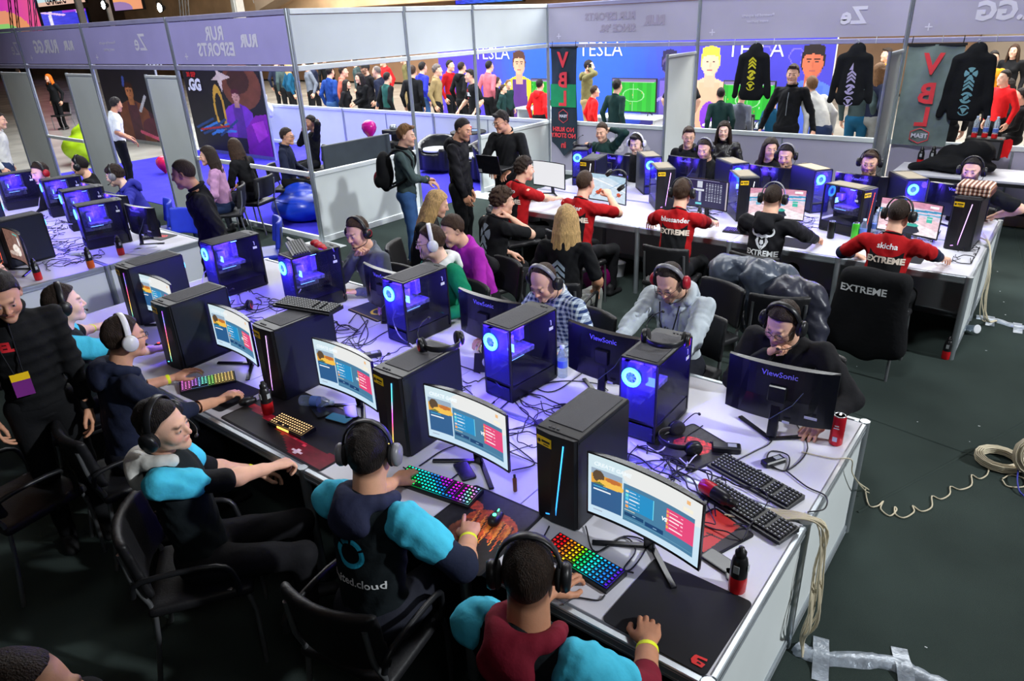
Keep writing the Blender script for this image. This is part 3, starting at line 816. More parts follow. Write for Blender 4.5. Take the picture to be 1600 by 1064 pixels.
# ------------------------------------------------------------ setting
ALU = mat('aluminium', rgb(176, 184, 190), .32, .75, noise=.08, bump=.05, bscale=300, stretch=(1, 1, .05))
ALU_W = mat('pale_aluminium', rgb(214, 220, 222), .45, .25, noise=.05)
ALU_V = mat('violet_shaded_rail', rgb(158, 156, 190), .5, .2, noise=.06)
PANEL = mat('white_panel', rgb(212, 220, 224), .5, noise=.05, scale=2.0)
PANEL_W = mat('bright_panel', rgb(205, 212, 212), .5, noise=.05, scale=1.5)
FASC_V = mat('shaded_violet_fascia', rgb(166, 160, 212), .6, noise=.07, scale=1.2)  # whitish fascia; the violet of shadow and backlight is put into its colour
FASC_G = mat('grey_fascia', rgb(196, 204, 208), .6, noise=.05, scale=1.2)
FASC_B = mat('shaded_lilac_fascia', rgb(172, 168, 190), .6, noise=.08, scale=1.0)  # shaded copy of the grey fascia, purplish shade put into its colour
PRINT_P = mat('pale_print', rgb(212, 210, 226), .6, noise=.03)
PRINT_D = mat('dim_print', rgb(158, 150, 172), .6, noise=.03)
BLK = mat('matte_black', rgb(18, 18, 20), .7, noise=.15)
CARPET = mat('charcoal_carpet', rgb(54, 64, 61), .97, noise=.22, scale=1.1, bump=.5, bscale=420, spec=.08)
CARPET_B = mat('blue_carpet', rgb(64, 58, 205), .95, noise=.12, scale=3, bump=.4, bscale=300, spec=.1)
HALLF = mat('polished_hall_floor', rgb(170, 168, 160), .22, noise=.25, scale=.9, spec=.6)
CONC = mat('beige_concrete', rgb(190, 160, 125), .8, noise=.25, scale=.6, bump=.2, bscale=12)
DARKW = mat('dark_hall_wall', rgb(48, 40, 46), .8, noise=.3, scale=.5)
CREAM = mat('cream_wall', rgb(158, 142, 124), .8, noise=.12, scale=.8)
PIX = mat('printed_picture', (1, 1, 1), .5, attr='Col', noise=.03)
PIXG = mat('lit_screen', (1, 1, 1), .4, attr='Col', noise=0, emit_attr=True, es=1.0)

b = MB(); b.box((-35, 8, -.05), (84, 60, .1)); fl = struct('floor', b, HALLF)
b = MB(); b.box((-6.0, 2.2, .006), (24.0, 18.4, .012)); o = struct('floor', b, CARPET); o['label'] = 'dark charcoal carpet laid over the hall floor'
b = MB(); b.box((-13.0, 8.62, .016), (9.85, 5.45, .008)); o = struct('floor', b, CARPET_B); o['label'] = 'blue carpet inside the lounge booth'
# carpet seams lying across the open floor on the right
for k, (p, q) in enumerate([((1320, 640), (1600, 740)), ((1340, 800), (1600, 660)), ((1580, 330), (1600, 420))]):
    a, c = U(*p, .013), U(*q, .013); d = (c - a).normalized(); n = Vector((-d.y, d.x, 0)) * .009
    b = MB(); b.add([a - n, c - n, c - n * .2 + Vector((0, 0, .006)), a - n * .2 + Vector((0, 0, .006)), c + n, a + n], [(0, 1, 2, 3), (3, 2, 4, 5)], 0, True)
    o = struct('trim_%d' % (k + 1), b, CARPET); o['label'] = 'raised seam where two strips of dark carpet meet'

def post(parent, x, y, z0, z1, r=.034, m=ALU, nm='post'):
    b = MB(); pts = []
    for i in range(16):
        a = 2 * PI * (i + .5) / 16; rr = r * (1.0 if i % 2 else .80); pts.append((x + rr * math.cos(a), y + rr * math.sin(a)))
    b.prism(pts, z0, z1); o = b.build(nm, m, parent); return o
def rail(parent, a, c, z, h=.065, t=.045, m=ALU_W, nm='rail'):
    a = Vector((*a, z)); c = Vector((*c, z)); d = c - a; T = Matrix.Translation((a + c) / 2) @ Matrix.Rotation(math.atan2(d.y, d.x), 4, 'Z')
    b = MB(); b.box((0, 0, 0), (d.length, t, h), T=T, ch=.006); b.box((0, 0, h * .12), (d.length * .999, t + .003, h * .06), T=T); return b.build(nm, m, parent)
def panel(parent, a, c, z0, z1, t=.006, m=PANEL, nm='panel', label=None):
    a = Vector((*a, 0)); c = Vector((*c, 0)); d = c - a; T = Matrix.Translation((a + c) / 2 + Vector((0, 0, (z0 + z1) / 2))) @ Matrix.Rotation(math.atan2(d.y, d.x), 4, 'Z')
    b = MB(); b.box((0, 0, 0), (d.length, t, z1 - z0), T=T); o = b.build(nm, m, parent)
    if label: o['label'] = label
    return o
def wall_root(name, label):
    o = bpy.data.objects.new(name, None); COL.objects.link(o); o['kind'] = 'structure'; o['label'] = label; return o
def hooks(parent, pts):
    for (x, y, z, dy) in pts:
        b = MB(); b.tube([(x, y - .03, z + .03), (x, y - .035, z - .04), (x, y - .032, z - .06)], .004, 5); b.build('hook', ALU_W, parent)

# left wall of the lounge booth (Y = 5.84)
WL = wall_root('wall_left', 'open booth frame with a violet shaded fascia above the left tables')
XL = [-8.05, -10.97, -13.83, -16.7, -19.6, -22.5]
for x in XL: post(WL, x, 5.84, .0, 3.0)
for i in range(len(XL) - 1):
    a, c = (XL[i + 1] + .03, 5.84), (XL[i] - .03, 5.84)
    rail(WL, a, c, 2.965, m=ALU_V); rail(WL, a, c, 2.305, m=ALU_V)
    panel(WL, a, c, 2.355, 2.925, m=FASC_V, nm='fascia_panel')
for x0, x1 in ((-11.98, -11.0), (-14.95, -13.87), (-18.15, -16.74)):
    panel(WL, (x0 + .03, 5.84), (x1, 5.84), .05, 2.15, m=PANEL_W, nm='tall_panel'); post(WL, x0, 5.84, 0, 2.2, .025); rail(WL, (x0, 5.84), (x1, 5.84), 2.17, .04)
for x0, x1 in ((-10.93, -8.09), (-16.66, -15.0), (-22.4, -19.7)):
    rail(WL, (x0, 5.84), (x1, 5.84), .97, .06); rail(WL, (x0, 5.84), (x1, 5.84), .08, .07)
def fascia_print(parent, Y, x, z, txt, size, m, mirror=True, name='print', bold=.0):
    T = frame((x, Y, z), (1, 0, 0), (0, 0, 1)); put_text(name, txt, size, T, m, parent, .0008, bold, mirror)
yl = 5.833
fascia_print(WL, yl, -9.75, 2.745, 'RUR', .24, PRINT_P, bold=.008); fascia_print(WL, yl, -9.78, 2.54, 'ESPORTS', .235, PRINT_P, bold=.008); fascia_print(WL, yl, -8.95, 2.64, 'RUR', .2, PRINT_P, bold=.012)
fascia_print(WL, yl, -11.9, 2.66, 'Ze', .34, PRINT_P, bold=.004); fascia_print(WL, yl, -13.0, 2.68, 'Powered by esports', .07, PRINT_P); fascia_print(WL, yl, -13.0, 2.58, 'event partner', .07, PRINT_P)
fascia_print(WL, yl, -15.5, 2.64, 'RUR.GG', .30, PRINT_P, bold=.012); fascia_print(WL, yl, -14.5, 2.65, 'RUR', .2, PRINT_P, bold=.012)
fascia_print(WL, yl, -17.0, 2.62, 'Ze', .34, PRINT_P)
for x in (-10.6, -13.5, -16.3):
    b = MB(); b.box((x, yl, 2.46), (.09, .001, .016)); b.box((x, yl, 2.46), (.016, .0012, .09)); b.build('print', PRINT_P, WL)
# cross wall (X = -8.03)
WM = wall_root('wall_middle', 'open white booth frame running back beside the lounge with blank pale fascia')
YM = [5.84, 7.83, 9.33, 11.39]
for y in YM[1:3]: post(WM, -8.05, y, 0, 3.0, .028)
for i in range(3):
    a, c = (-8.05, YM[i] + .03), (-8.05, YM[i + 1] - .03)
    rail(WM, a, c, 2.965); rail(WM, a, c, 2.305); panel(WM, a, c, 2.355, 2.925, m=FASC_G, nm='fascia_panel')
for y0, y1 in ((5.87, 7.80), (9.36, 11.36)):
    rail(WM, (-8.05, y0), (-8.05, y1), .965, .06); rail(WM, (-8.05, y0), (-8.05, y1), .06, .09)
    panel(WM, (-8.05, y0), (-8.05, y1), .1, .94, m=PANEL_W)
for x, y, w_ in ((-7.95, 5.72, .62), (-7.95, 9.2, .6), (-7.9, 7.7, .4)):
    b = MB(); b.box((x, y, .02), (w_, .42, .012), ch=.003); o = b.build('floor_plate', ALU_W, WM)
# back wall (Y = 11.39)
WB = wall_root('wall_back', 'open booth frame behind the right tables with lilac shaded fascia and half height panels')
XB = [-17.2, -14.1, -11.1, -8.05, -5.13, -2.14, .85, 3.8]
for x in XB: post(WB, x, 11.39, 0, 3.0 if x > -8.2 else 1.0, .030)
for i in range(len(XB) - 1):
    a, c = (XB[i] + .03, 11.39), (XB[i + 1] - .03, 11.39)
    if XB[i] > -8.2:
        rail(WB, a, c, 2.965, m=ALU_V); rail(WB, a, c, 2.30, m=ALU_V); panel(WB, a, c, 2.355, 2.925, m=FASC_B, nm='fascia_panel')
    rail(WB, a, c, .975, .07, m=ALU_W); rail(WB, a, c, .05, .08)
    n = 2
    for k in range(n):
        u0 = a[0] + (c[0] - a[0]) * k / n; u1 = a[0] + (c[0] - a[0]) * (k + 1) / n
        panel(WB, (u0 + .012, 11.39), (u1 - .012, 11.39), .09, .94, m=FASC_B if XB[i] > -8.2 else PANEL_W)
        if k: post(WB, u0, 11.39, 0, .94, .016)
for x in (-5.13, -2.14):
    dy = 1.0 if x < -4 else .75
    panel(WB, (x - .02, 11.36), (x - .02, 11.39 - dy), .05, 2.15, m=PANEL_W, nm='tall_panel', label='white door panel standing at right angles to the wall'); post(WB, x - .02, 11.39 - dy, 0, 2.2, .024); rail(WB, (x - .02, 11.38), (x - .02, 11.39 - dy), 2.17, .04)
hooks(WB, [(x, 11.36, 2.33, 0) for x in (-7.2, -6.4, -5.6, -4.5, -3.9, -2.5, -1.7, -1.1)])
yb = 11.382
fascia_print(WB, yb, -6.75, 2.75, 'RUR ESPORTS', .16, PRINT_D, bold=.006); fascia_print(WB, yb, -6.6, 2.56, "SINCE '98.", .16, PRINT_D, bold=.006); fascia_print(WB, yb, -5.9, 2.66, 'RUR', .19, PRINT_D, bold=.012)
fascia_print(WB, yb, -2.85, 2.62, 'Ze', .3, PRINT_P, bold=.01); fascia_print(WB, yb, -4.2, 2.68, 'Powered by esports', .06, PRINT_P); fascia_print(WB, yb, -4.2, 2.6, 'event partner', .06, PRINT_P)
fascia_print(WB, yb, -1.05, 2.62, 'R.GG', .30, PRINT_P, bold=.014)
for x in (-7.8, -4.9, -1.9):
    b = MB(); b.box((x, yb, 2.46), (.09, .001, .016)); b.box((x, yb, 2.46), (.016, .0012, .09)); b.build('print', PRINT_P, WB)
LOWP = mat('faint_print', rgb(205, 200, 212), .6)
for t_, x in (('re9', -6.5), ('4U', -6.1)): fascia_print(WB, yb, x, .62, t_, .34, LOWP, name='print', bold=.01)
# hall beyond
b = MB(); b.box((-76, 8, 5), (.3, 60, 10)); o = struct('wall_far_left', b, DARKW)
b = MB(); b.box((-33, 27, 4), (86, .3, 8)); o = struct('wall_far_back', b, CREAM)
b = MB(); b.box((-33, 26.0, 4.3), (40, 1.2, 1.3)); b.box((-33, 25.3, 5.6), (40, .15, .9)); o = struct('trim_4', b, CONC); o['label'] = 'beige concrete gallery edge high on the far wall'
b = MB(); b.box((-33, 26.6, 1.9), (60, .2, 3.6)); o = struct('wall_far_gallery', b, mat('brown_recess', rgb(120, 92, 70), .8, noise=.35, scale=.5))
b = MB(); b.box((-33, 8, 12), (90, 60, .3)); o = struct('ceiling', b, CONC)
# ------------------------------------------------------------ posters, backdrops and things of the hall
def figure(c, x, y, s, skin, hair, top, top2=None, arms=True):
    """a plain painted person on a canvas: head centre x,y; s = head height in canvas heights; asp corrects width"""
    a = c.h / c.w
    top2 = top2 or top
    c.poly([(x - 1.5 * s * a, y + 3.6 * s), (x - 1.35 * s * a, y + 1.3 * s), (x - .9 * s * a, y + .85 * s), (x - .3 * s * a, y + .6 * s), (x + .3 * s * a, y + .6 * s), (x + .9 * s * a, y + .85 * s), (x + 1.35 * s * a, y + 1.3 * s), (x + 1.5 * s * a, y + 3.6 * s)], top)
    c.poly([(x - .5 * s * a, y + 3.6 * s), (x - .45 * s * a, y + .75 * s), (x + .45 * s * a, y + .75 * s), (x + .5 * s * a, y + 3.6 * s)], top2)
    c.poly([(x - .22 * s * a, y + .95 * s), (x - .22 * s * a, y + .2 * s), (x + .22 * s * a, y + .2 * s), (x + .22 * s * a, y + .95 * s)], tuple(q * .8 for q in skin))
    c.ell(x, y - .08 * s, .42 * s * a, .55 * s, hair); c.ell(x, y + .02 * s, .36 * s * a, .48 * s, skin)
    c.ell(x + .16 * s * a, y + .05 * s, .2 * s * a, .42 * s, tuple(q * .8 for q in skin), .6)
    c.poly([(x - .4 * s * a, y - .22 * s), (x - .35 * s * a, y - .55 * s), (x, y - .66 * s), (x + .35 * s * a, y - .55 * s), (x + .4 * s * a, y - .22 * s), (x, y - .3 * s)], hair)
    for q in (-1, 1): c.ell(x + q * .14 * s * a, y - .02 * s, .06 * s * a, .03 * s, (.03, .02, .02)); c.rect(x + q * .14 * s * a - .09 * s * a, y - .12 * s, x + q * .14 * s * a + .09 * s * a, y - .09 * s, hair)
    c.rect(x - .11 * s * a, y + .26 * s, x + .11 * s * a, y + .30 * s, (.3, .08, .07)); c.rect(x - .03 * s * a, y + .0, x + .05 * s * a, y + .15 * s, tuple(q * .75 for q in skin))
# blue games backdrop, Y = 16
W0, W1, Z1 = -15.2, -4.25, 2.75
c = Canvas(438, 110, (0, 0, 0)); c.grad(rgb(74, 54, 190), rgb(64, 60, 178), 'x')
for cx, cy, rr, col in ((.33, .4, .16, rgb(40, 96, 205)), (.5, .5, .2, rgb(36, 92, 205)), (.42, .2, .2, rgb(44, 90, 205))):
    for k in range(6): c.ell(cx, cy, rr * (1 - k * .14), .9 * (1 - k * .14), col, .22)
def bx(px, py): p = UY(px, py, 16); return (p.x - W0) / (W1 - W0), 1 - p.z / Z1
for px, py in ((1265, 85), (1245, 88), (1195, 84)):
    x, y = bx(px, py); a = c.h / c.w
    P = [(x + .06 * a * math.cos(k * PI / 3), y + .06 * math.sin(k * PI / 3)) for k in range(7)]
    for k in range(6): c.line(*P[k], *P[k + 1], .0012, rgb(110, 96, 210))
x, y = bx(811, 100); figure(c, x, y, .19, rgb(214, 160, 130), rgb(80, 50, 38), rgb(225, 205, 40), rgb(82, 44, 120))
x, y = bx(1110, 98); figure(c, x, y, .20, rgb(232, 180, 150), rgb(238, 205, 60), rgb(226, 172, 142), rgb(216, 160, 130)); 
for k in range(3):
    c.line(x - .018, y + .26 + k * .09, x + .018, y + .26 + k * .09, .0012, rgb(170, 110, 90))
c.ell(x + .004, y + .42, .02, .12, rgb(120, 50, 190))
x, y = bx(1270, 98); figure(c, x, y, .21, rgb(196, 100, 70), rgb(30, 20, 20), rgb(80, 110, 210), rgb(70, 100, 210))
x, y = bx(1046, 100); figure(c, x, y, .18, rgb(90, 70, 120), rgb(40, 34, 70), rgb(66, 60, 140), rgb(110, 90, 180))
c.ell(x, y + .02, .016, .05, rgb(40, 36, 80)); c.line(x - .03, y + .5, x + .03, y + .75, .006, rgb(225, 150, 80)); c.line(x + .03, y + .45, x - .02, y + .8, .005, rgb(120, 110, 220)); c.line(x - .03, y + .3, x + .02, y + .2, .006, rgb(160, 140, 210))
t = thing('stage_backdrop', 'long blue games backdrop with painted figures and TESLA lettering behind the crowd', 'backdrop', (0, 0, 0))
me = c.mesh('printed_cloth', PIX, flatfn((W0, 16, 0), (W1 - W0, 0, 0), (0, 0, Z1))); link('printed_cloth', me, t)
b = MB(); b.box(((W0 + W1) / 2, 16.06, Z1 / 2), (W1 - W0, .1, Z1)); b.build('backing_board', ALU_W, t)
WHT = mat('white_lettering', rgb(235, 238, 245), .5, noise=.02)
for px, py, w_ in ((768, 84, 'TESLA'), (938, 78, 'TESLA'), (1180, 78, 'TESLA')):
    p = UY(px, py, 15.99); put_text('lettering', w_, .46, frame(p, (1, 0, 0), (0, 0, 1)), WHT, t, .001, -.004)
# two dark posters of the tournament at the back of the lounge (Y = 9)
def poster(px0, px1, label, items):
    p0, p1 = UY(px0, 112, 9.6), UY(px1, 112, 9.6)
    c = Canvas(110, 130, rgb(26, 20, 34)); items(c)
    t = thing('wall_poster', label, 'poster')
    link('print', c.mesh('print', PIX, flatfn((p0.x, 9.6, .1), (p1.x - p0.x, 0, 0), (0, 0, 2.35))), t)
    b = MB(); b.box(((p0.x + p1.x) / 2, 9.64, 1.25), (p1.x - p0.x + .06, .05, 2.5)); b.build('frame', ALU, t)
    return t, p0.x, p1.x
def p1i(c):
    c.ell(.52, .95, .45, .35, rgb(60, 24, 50)); figure(c, .5, .45, .16, rgb(190, 120, 80), rgb(60, 26, 20), rgb(120, 66, 50), rgb(84, 44, 60))
    c.line(.75, .5, .62, .66, .02, rgb(190, 190, 205)); c.line(.44, .3, .42, .38, .02, rgb(60, 80, 170)); c.ell(.8, .85, .2, .12, rgb(90, 40, 60)); c.line(.55, .9, .9, .98, .02, rgb(220, 90, 130)); c.noise(.15, 9, 1)
def p2i(c):
    c.ell(.75, .35, .24, .22, rgb(120, 66, 48)); c.ell(.72, .3, .14, .12, rgb(70, 36, 34)); c.poly([(.42, .12), (.5, .22), (.64, .27), (.52, .3), (.5, .42), (.46, .3), (.38, .3), (.47, .24)], rgb(225, 205, 190))
    figure(c, .66, .45, .11, rgb(214, 160, 140), rgb(90, 24, 50), rgb(126, 50, 190), rgb(96, 40, 150)); c.poly([(.72, .75), (.86, .62), (1, .6), (1, 1), (.7, 1)], rgb(140, 24, 165)); c.poly([(.8, .7), (.95, .66), (.98, .8), (.85, .88)], rgb(190, 60, 200)); c.ring(.42, .58, .06, .2, .2, rgb(220, 170, 60))
    for k in range(9): c.line(.05 + .04 * k, .78 + .03 * (k % 3), .3 + .04 * k, .68 + .035 * (k % 4), .012, rgb(60, 140, 215) if k % 2 else rgb(30, 70, 120))
    c.line(.1, .8, .5, .74, .01, rgb(190, 40, 50)); c.noise(.12, 9, 2)
t1, xa, xb_ = poster(152, 240, 'dark poster of a bearded warrior behind the man in the white shirt', p1i)
put_text('lettering', 'RUR', .42, frame((UY(245, 118, 9.58).x, 9.58, 2.22), (1, 0, 0), (0, 0, 1)), WHT, t1, .001, .02, True)
t2, xa, xb_ = poster(285, 404, 'dark poster of a purple armoured woman with the lettering .GG in the lounge', p2i)
REDL = mat('red_lettering', rgb(215, 30, 36), .5)
put_text('lettering', 'Ze', .42, frame((xa + .55, 9.58, 2.32), (1, 0, 0), (0, 0, 1)), WHT, t2, .001, .01); put_text('lettering', '09', .42, frame((xa + 1.2, 9.58, 2.32), (1, 0, 0), (0, 0, 1)), REDL, t2, .001, .01)
put_text('lettering', '.GG', .36, frame((xa + .45, 9.58, 1.62), (1, 0, 0), (0, 0, 1)), WHT, t2, .001, .02); put_text('lettering', '30 SEP', .15, frame((xa + .4, 9.58, 1.86), (1, 0, 0), (0, 0, 1)), REDL, t2, .001, .006)
# big lit screens and truss at upper left
def lit_board(px0, py0, px1, py1, Y, label, paint, es=1.0, cat='screen', w=48, h=32, name='led_screen'):
    a, d = UY(px0, py1, Y), UY(px1, py0, Y); c = Canvas(w, h, (0, 0, 0)); paint(c)
    t = thing(name, label, cat); link('screen', c.mesh('screen', PIXG, flatfn((a.x, Y, a.z), (d.x - a.x, 0, 0), (0, 0, d.z - a.z))), t)
    b = MB(); b.box(((a.x + d.x) / 2, Y + .1, (a.z + d.z) / 2), (d.x - a.x + .1, .16, d.z - a.z + .1)); b.build('casing', BLK, t)
    return t, a, d
def pa(c): c.grad(rgb(190, 40, 190), rgb(235, 90, 140), 'x'); c.ell(.1, 1, .7, .5, rgb(235, 170, 60), .7); c.ell(.2, 1.05, .4, .25, rgb(60, 220, 110), .7)
t, a, d = lit_board(-8, -30, 44, 52, 23.4, 'magenta and orange lit screen at the upper left', pa)
put_text('lettering', 'LEVEL UP', .5, frame((UY(18, 20, 23.95)), (1, 0, 0), (0, 0, 1)), WHT, t, .001, .01); put_text('lettering', 'YOUR GAME', .42, frame((UY(22, 28, 23.95)), (1, 0, 0), (0, 0, 1)), WHT, t, .001, .01)
def pb(c): c.grad(rgb(90, 90, 235), rgb(60, 60, 220), 'x'); c.line(.38, 0, .35, 1, .03, rgb(240, 235, 255)); c.line(.2, 0, .6, .25, .05, rgb(240, 200, 255)); c.line(.85, 0, .98, 1, .03, rgb(245, 220, 255)); c.rect(.6, 0, 1, .12, rgb(200, 60, 220), .6); c.noise(.12, 7, 3)
lit_board(54, 13, 133, 46, 24, 'blue lit screen with white lightning at the upper left', pb)
def pc(c): c.grad(rgb(190, 225, 235), rgb(240, 240, 225), 'x'); c.rect(0, .85, 1, 1, rgb(230, 190, 170))
t, a, d = lit_board(52, -40, 122, 12, 24, 'pale lit board reading GAMES.C at the top edge', pc)
put_text('lettering', 'GAMES.C', .85, frame(UY(86, 0, 23.95), (1, 0, 0), (0, 0, 1)), mat('rainbow_lettering', rgb(90, 50, 140), .5), t, .001, .02)
def pd(c): c.grad(rgb(245, 170, 110), rgb(240, 160, 120), 'x'); c.ell(.15, .9, .5, .5, rgb(120, 110, 190), .8)
lit_board(180, -10, 218, 17, 24, 'orange and violet lit screen beside the bright floodlight', pd)
def pe(c): c.grad(rgb(60, 60, 235), rgb(70, 150, 255), 'x'); c.noise(.4, 14, 4)
lit_board(712, -30, 815, 7, 26, 'blue glowing curtain screen above the pale fascia', pe)
def truss(px, py0, py1, Y, label, lean=0, m=ALU):
    a, d = UY(px, py1, Y), UY(px + lean, py0, Y); t = thing('lighting_truss', label, 'truss', (0, 0, 0)); w_ = .16
    for sx, sy in ((-1, -1), (1, -1), (1, 1), (-1, 1)):
        b = MB(); b.tube([a + Vector((sx * w_, sy * w_, 0)), d + Vector((sx * w_, sy * w_, 0))], .028, 6); b.build('chord', m, t)
    n = 7; b = MB()
    for k in range(n):
        p = a + (d - a) * k / n; q = a + (d - a) * (k + 1) / n; s_ = 1 if k % 2 else -1
        b.tube([p + Vector((s_ * w_, -w_, 0)), q + Vector((-s_ * w_, -w_, 0))], .014, 5); b.tube([p + Vector((-s_ * w_, w_, 0)), q + Vector((s_ * w_, w_, 0))], .014, 5)
    o = b.build('lattice', m, t); o['kind'] = 'stuff'; return t
truss(54, -60, 60, 22, 'silver lighting truss between the two lit screens', -10); truss(25, -60, 55, 17, 'dark lighting truss in front of the magenta screen', -12, BLK)
truss(290, -60, 40, 22, 'silver lighting truss right of the second floodlight', -8)
for px, py1, w_, lb in ((137, 60, .35, 'white steel column left of the bright floodlight'), (180, 55, .22, 'slim white steel column beside the bright floodlight'), (375, 30, .45, 'square white hall column above the violet fascia')):
    a = UY(px, py1, 23); b = MB(); b.box((a.x, 23, 5.0), (w_, w_, 10)); b.box((a.x, 22.97, 5), (w_ * .5, w_, 10)); tag(b.build('hall_column', ALU_W), lb, 'column')
for px, py, lb in ((162, 8, 'left of the two blinding floodlights above the violet fascia'), (250, 12, 'right of the two blinding floodlights above the violet fascia')):
    p = UY(px, py, 21); t = thing('floodlight', lb, 'floodlight', p)
    T = Matrix.Rotation(PI / 2, 4, 'X')
    b = MB(); b.lathe([(.10, -.25), (.22, -.05), (.24, 0), (.24, .02)], n=14, T=T); b.build('housing', BLK, t)
    b = MB(); b.lathe([(.0, .03), (.21, .03), (.21, .01)], n=14, T=T); b.build('lamp_lens', mat('floodlight_lens', (1, 1, 1), emit=(.85, .95, 1), es=60), t)
    b = MB(); b.tube([(-.27, 0, 0), (-.27, 0, .3), (.27, 0, .3), (.27, 0, 0)], .02, 6); b.tube([(0, 0, .3), (0, 0, 4)], .015, 5); b.build('yoke', BLK, t)
# stair at the top centre
t = thing('gallery_stair', 'beige gallery stair with thin railing above the violet fascia corner', 'stair', (0, 0, 0))
a, d = UY(400, 18, 24), UY(470, -25, 24); b = MB()
b.add([a, d, d + Vector((0, 0, .5)), a + Vector((0, 0, .5)), a + Vector((0, 1, 0)), d + Vector((0, 1, 0)), d + Vector((0, 1, .5)), a + Vector((0, 1, .5))], [(0, 1, 2, 3), (7, 6, 5, 4), (3, 2, 6, 7), (0, 4, 5, 1), (0, 3, 7, 4), (1, 5, 6, 2)]); b.build('flight', CREAM, t)
b = MB(); b.tube([a + Vector((0, -.05, 1.1)), d + Vector((0, -.05, 1.1))], .03, 6)
for k in range(8): p = a + (d - a) * k / 7; b.tube([p + Vector((0, -.05, .4)), p + Vector((0, -.05, 1.1))], .015, 5)
b.build('railing', ALU, t)
# football television screens with their white tables
def tv(px0, py0, px1, py1, Y, label, seed):
    a, d = UY(px0, py1, Y), UY(px1, py0, Y); w_, h_ = d.x - a.x, d.z - a.z
    t = thing('television', label, 'television', ((a.x + d.x) / 2, Y, a.z - .08))
    c = Canvas(84, 50, rgb(40, 215, 50)); 
    for k in range(0, 10, 2): c.rect(k / 10, 0, (k + 1) / 10, 1, rgb(30, 195, 44))
    c.rect(0, 0, 1, .09, rgb(150, 130, 190)); c.rect(.04, .09, .96, .11, rgb(200, 235, 200)); c.line(.5, .1, .48, 1, .005, rgb(180, 250, 180)); c.ring(.5, .5, .24, .2, .05, rgb(180, 250, 180)); c.line(.05, .4, .05, .8, .005, rgb(180, 250, 180))
    r = random.Random(seed)
    for k in range(10): x, y = r.random(), .2 + .7 * r.random(); c.rect(x, y, x + .012, y + .05, r.choice([rgb(240, 200, 60), rgb(250, 250, 250), rgb(200, 60, 60)]))
    o = link('screen', c.mesh('screen', PIXG, flatfn((-w_ / 2, -.03, .08), (w_, 0, 0), (0, 0, h_))), t)
    b = MB(); b.box((0, 0, .08 + h_ / 2), (w_ + .04, .05, h_ + .04), ch=.008); b.build('casing', BLK, t)
    b = MB(); 
    for s in (-1, 1): b.tube([(s * w_ * .35, 0, .08), (s * w_ * .38, -.12, 0)], .012, 6); b.tube([(s * w_ * .35, 0, .08), (s * w_ * .38, .12, 0)], .012, 6)
    b.build('feet', BLK, t)
    zt = a.z - .09; q = thing('white_table', label.replace('television', 'table') if False else 'white table under the ' + label, 'table', ((a.x + d.x) / 2, Y - .1, 0))
    b = MB(); b.box((0, 0, zt - .02), (w_ + .5, .7, .04), ch=.004); b.build('tabletop', PANEL_W, q)
    for s in (-1, 1): b = MB(); b.box((s * (w_ / 2 + .18), 0, (zt - .04) / 2), (.05, .6, zt - .04)); b.build('side_panel', PANEL_W, q)
tv(957, 124, 1026, 172, 15.4, 'television showing green football pitch behind the phone caller', 1)
tv(1128, 128, 1212, 184, 15.4, 'television showing green football pitch behind the yellow printed hoodie', 2)
tv(832, 124, 856, 160, 15.4, 'television edge showing green pitch beside the left hanging banner', 3)
# banners hung from the back wall
REDB = mat('faded_red_print', rgb(222, 60, 70), .6)
def banner(x0, x1, z0, z1, Y, label, cloth, tip, items, green=False):
    t = thing('hanging_banner', label, 'banner', ((x0 + x1) / 2, Y, z1)); w_ = x1 - x0; h_ = z1 - z0
    b = MB(); n = 12; vs = []; fs = []
    for i in range(n + 1):
        for j in range(9):
            u = j / 8; z = -h_ * i / n
            if i == n: z = -h_ - (tip * (1 - abs(2 * u - 1)) if tip else 0)
            vs.append(((u - .5) * w_, .018 * math.sin(u * 9 + i * .5), z))
    for i in range(n):
        for j in range(8): k = i * 9 + j; fs.append((k, k + 1, k + 10, k + 9))
    b.add(vs, fs, 0, True); b.add([(x, y + .004, z) for x, y, z in vs], [f[::-1] for f in fs], 0, True); b.build('cloth', cloth, t)
    b = MB(); b.box((0, 0, .0), (w_ + .03, .03, .03)); b.build('hanging_bar', BLK, t)
    for s in (-1, 1): b = MB(); b.tube([(s * w_ * .45, 0, .01), (s * w_ * .45, .02, .1)], .006, 5); b.build('strap', BLK, t)
    if green:
        b = MB(); b.add([(-w_ / 2, -.024, -.62), (w_ / 2, -.024, -.62), (w_ / 2, -.024, -1.02), (-w_ / 2, -.024, -1.02)], [(3, 2, 1, 0)]); b.build('print', mat('green_patch', rgb(20, 140, 90), .6), t)
    for txt, z, s in items: put_text('lettering', txt, s, frame((0, -.03, z), (1, 0, 0), (0, 0, 1)), REDB, t, .001, s * .03, True)
    return t
x0, x1 = UY(861, 100, 11.3).x, UY(901, 100, 11.3).x
bt = banner(x0, x1, .62, 2.28, 11.30, 'dark pointed hanging banner with a green patch and red letters VBL at the wall corner', mat('dark_teal_banner', rgb(32, 48, 62), .5), .25, [('V', -.22, .36), ('B', -.56, .36), ('L', -.88, .36), ('NO RUSH', -1.42, .11), ('NO STORY', -1.53, .11), ('in', -1.7, .16)], True)
b = MB(); b.tube([(.11 * math.cos(a), -.03, -1.18 + .12 * math.sin(a)) for a in np.linspace(PI / 6, 2 * PI + PI / 6, 7)[:-1]], .006, 5, closed=True); b.build('print', REDB, bt); put_text('lettering', 'TEAM', .07, frame((0, -.03, -1.18), (1, 0, 0), (0, 0, 1)), PRINT_P, bt, .001, .002, True)
x0, x1 = UY(1420, 150, 11.3).x, UY(1494, 150, 11.3).x
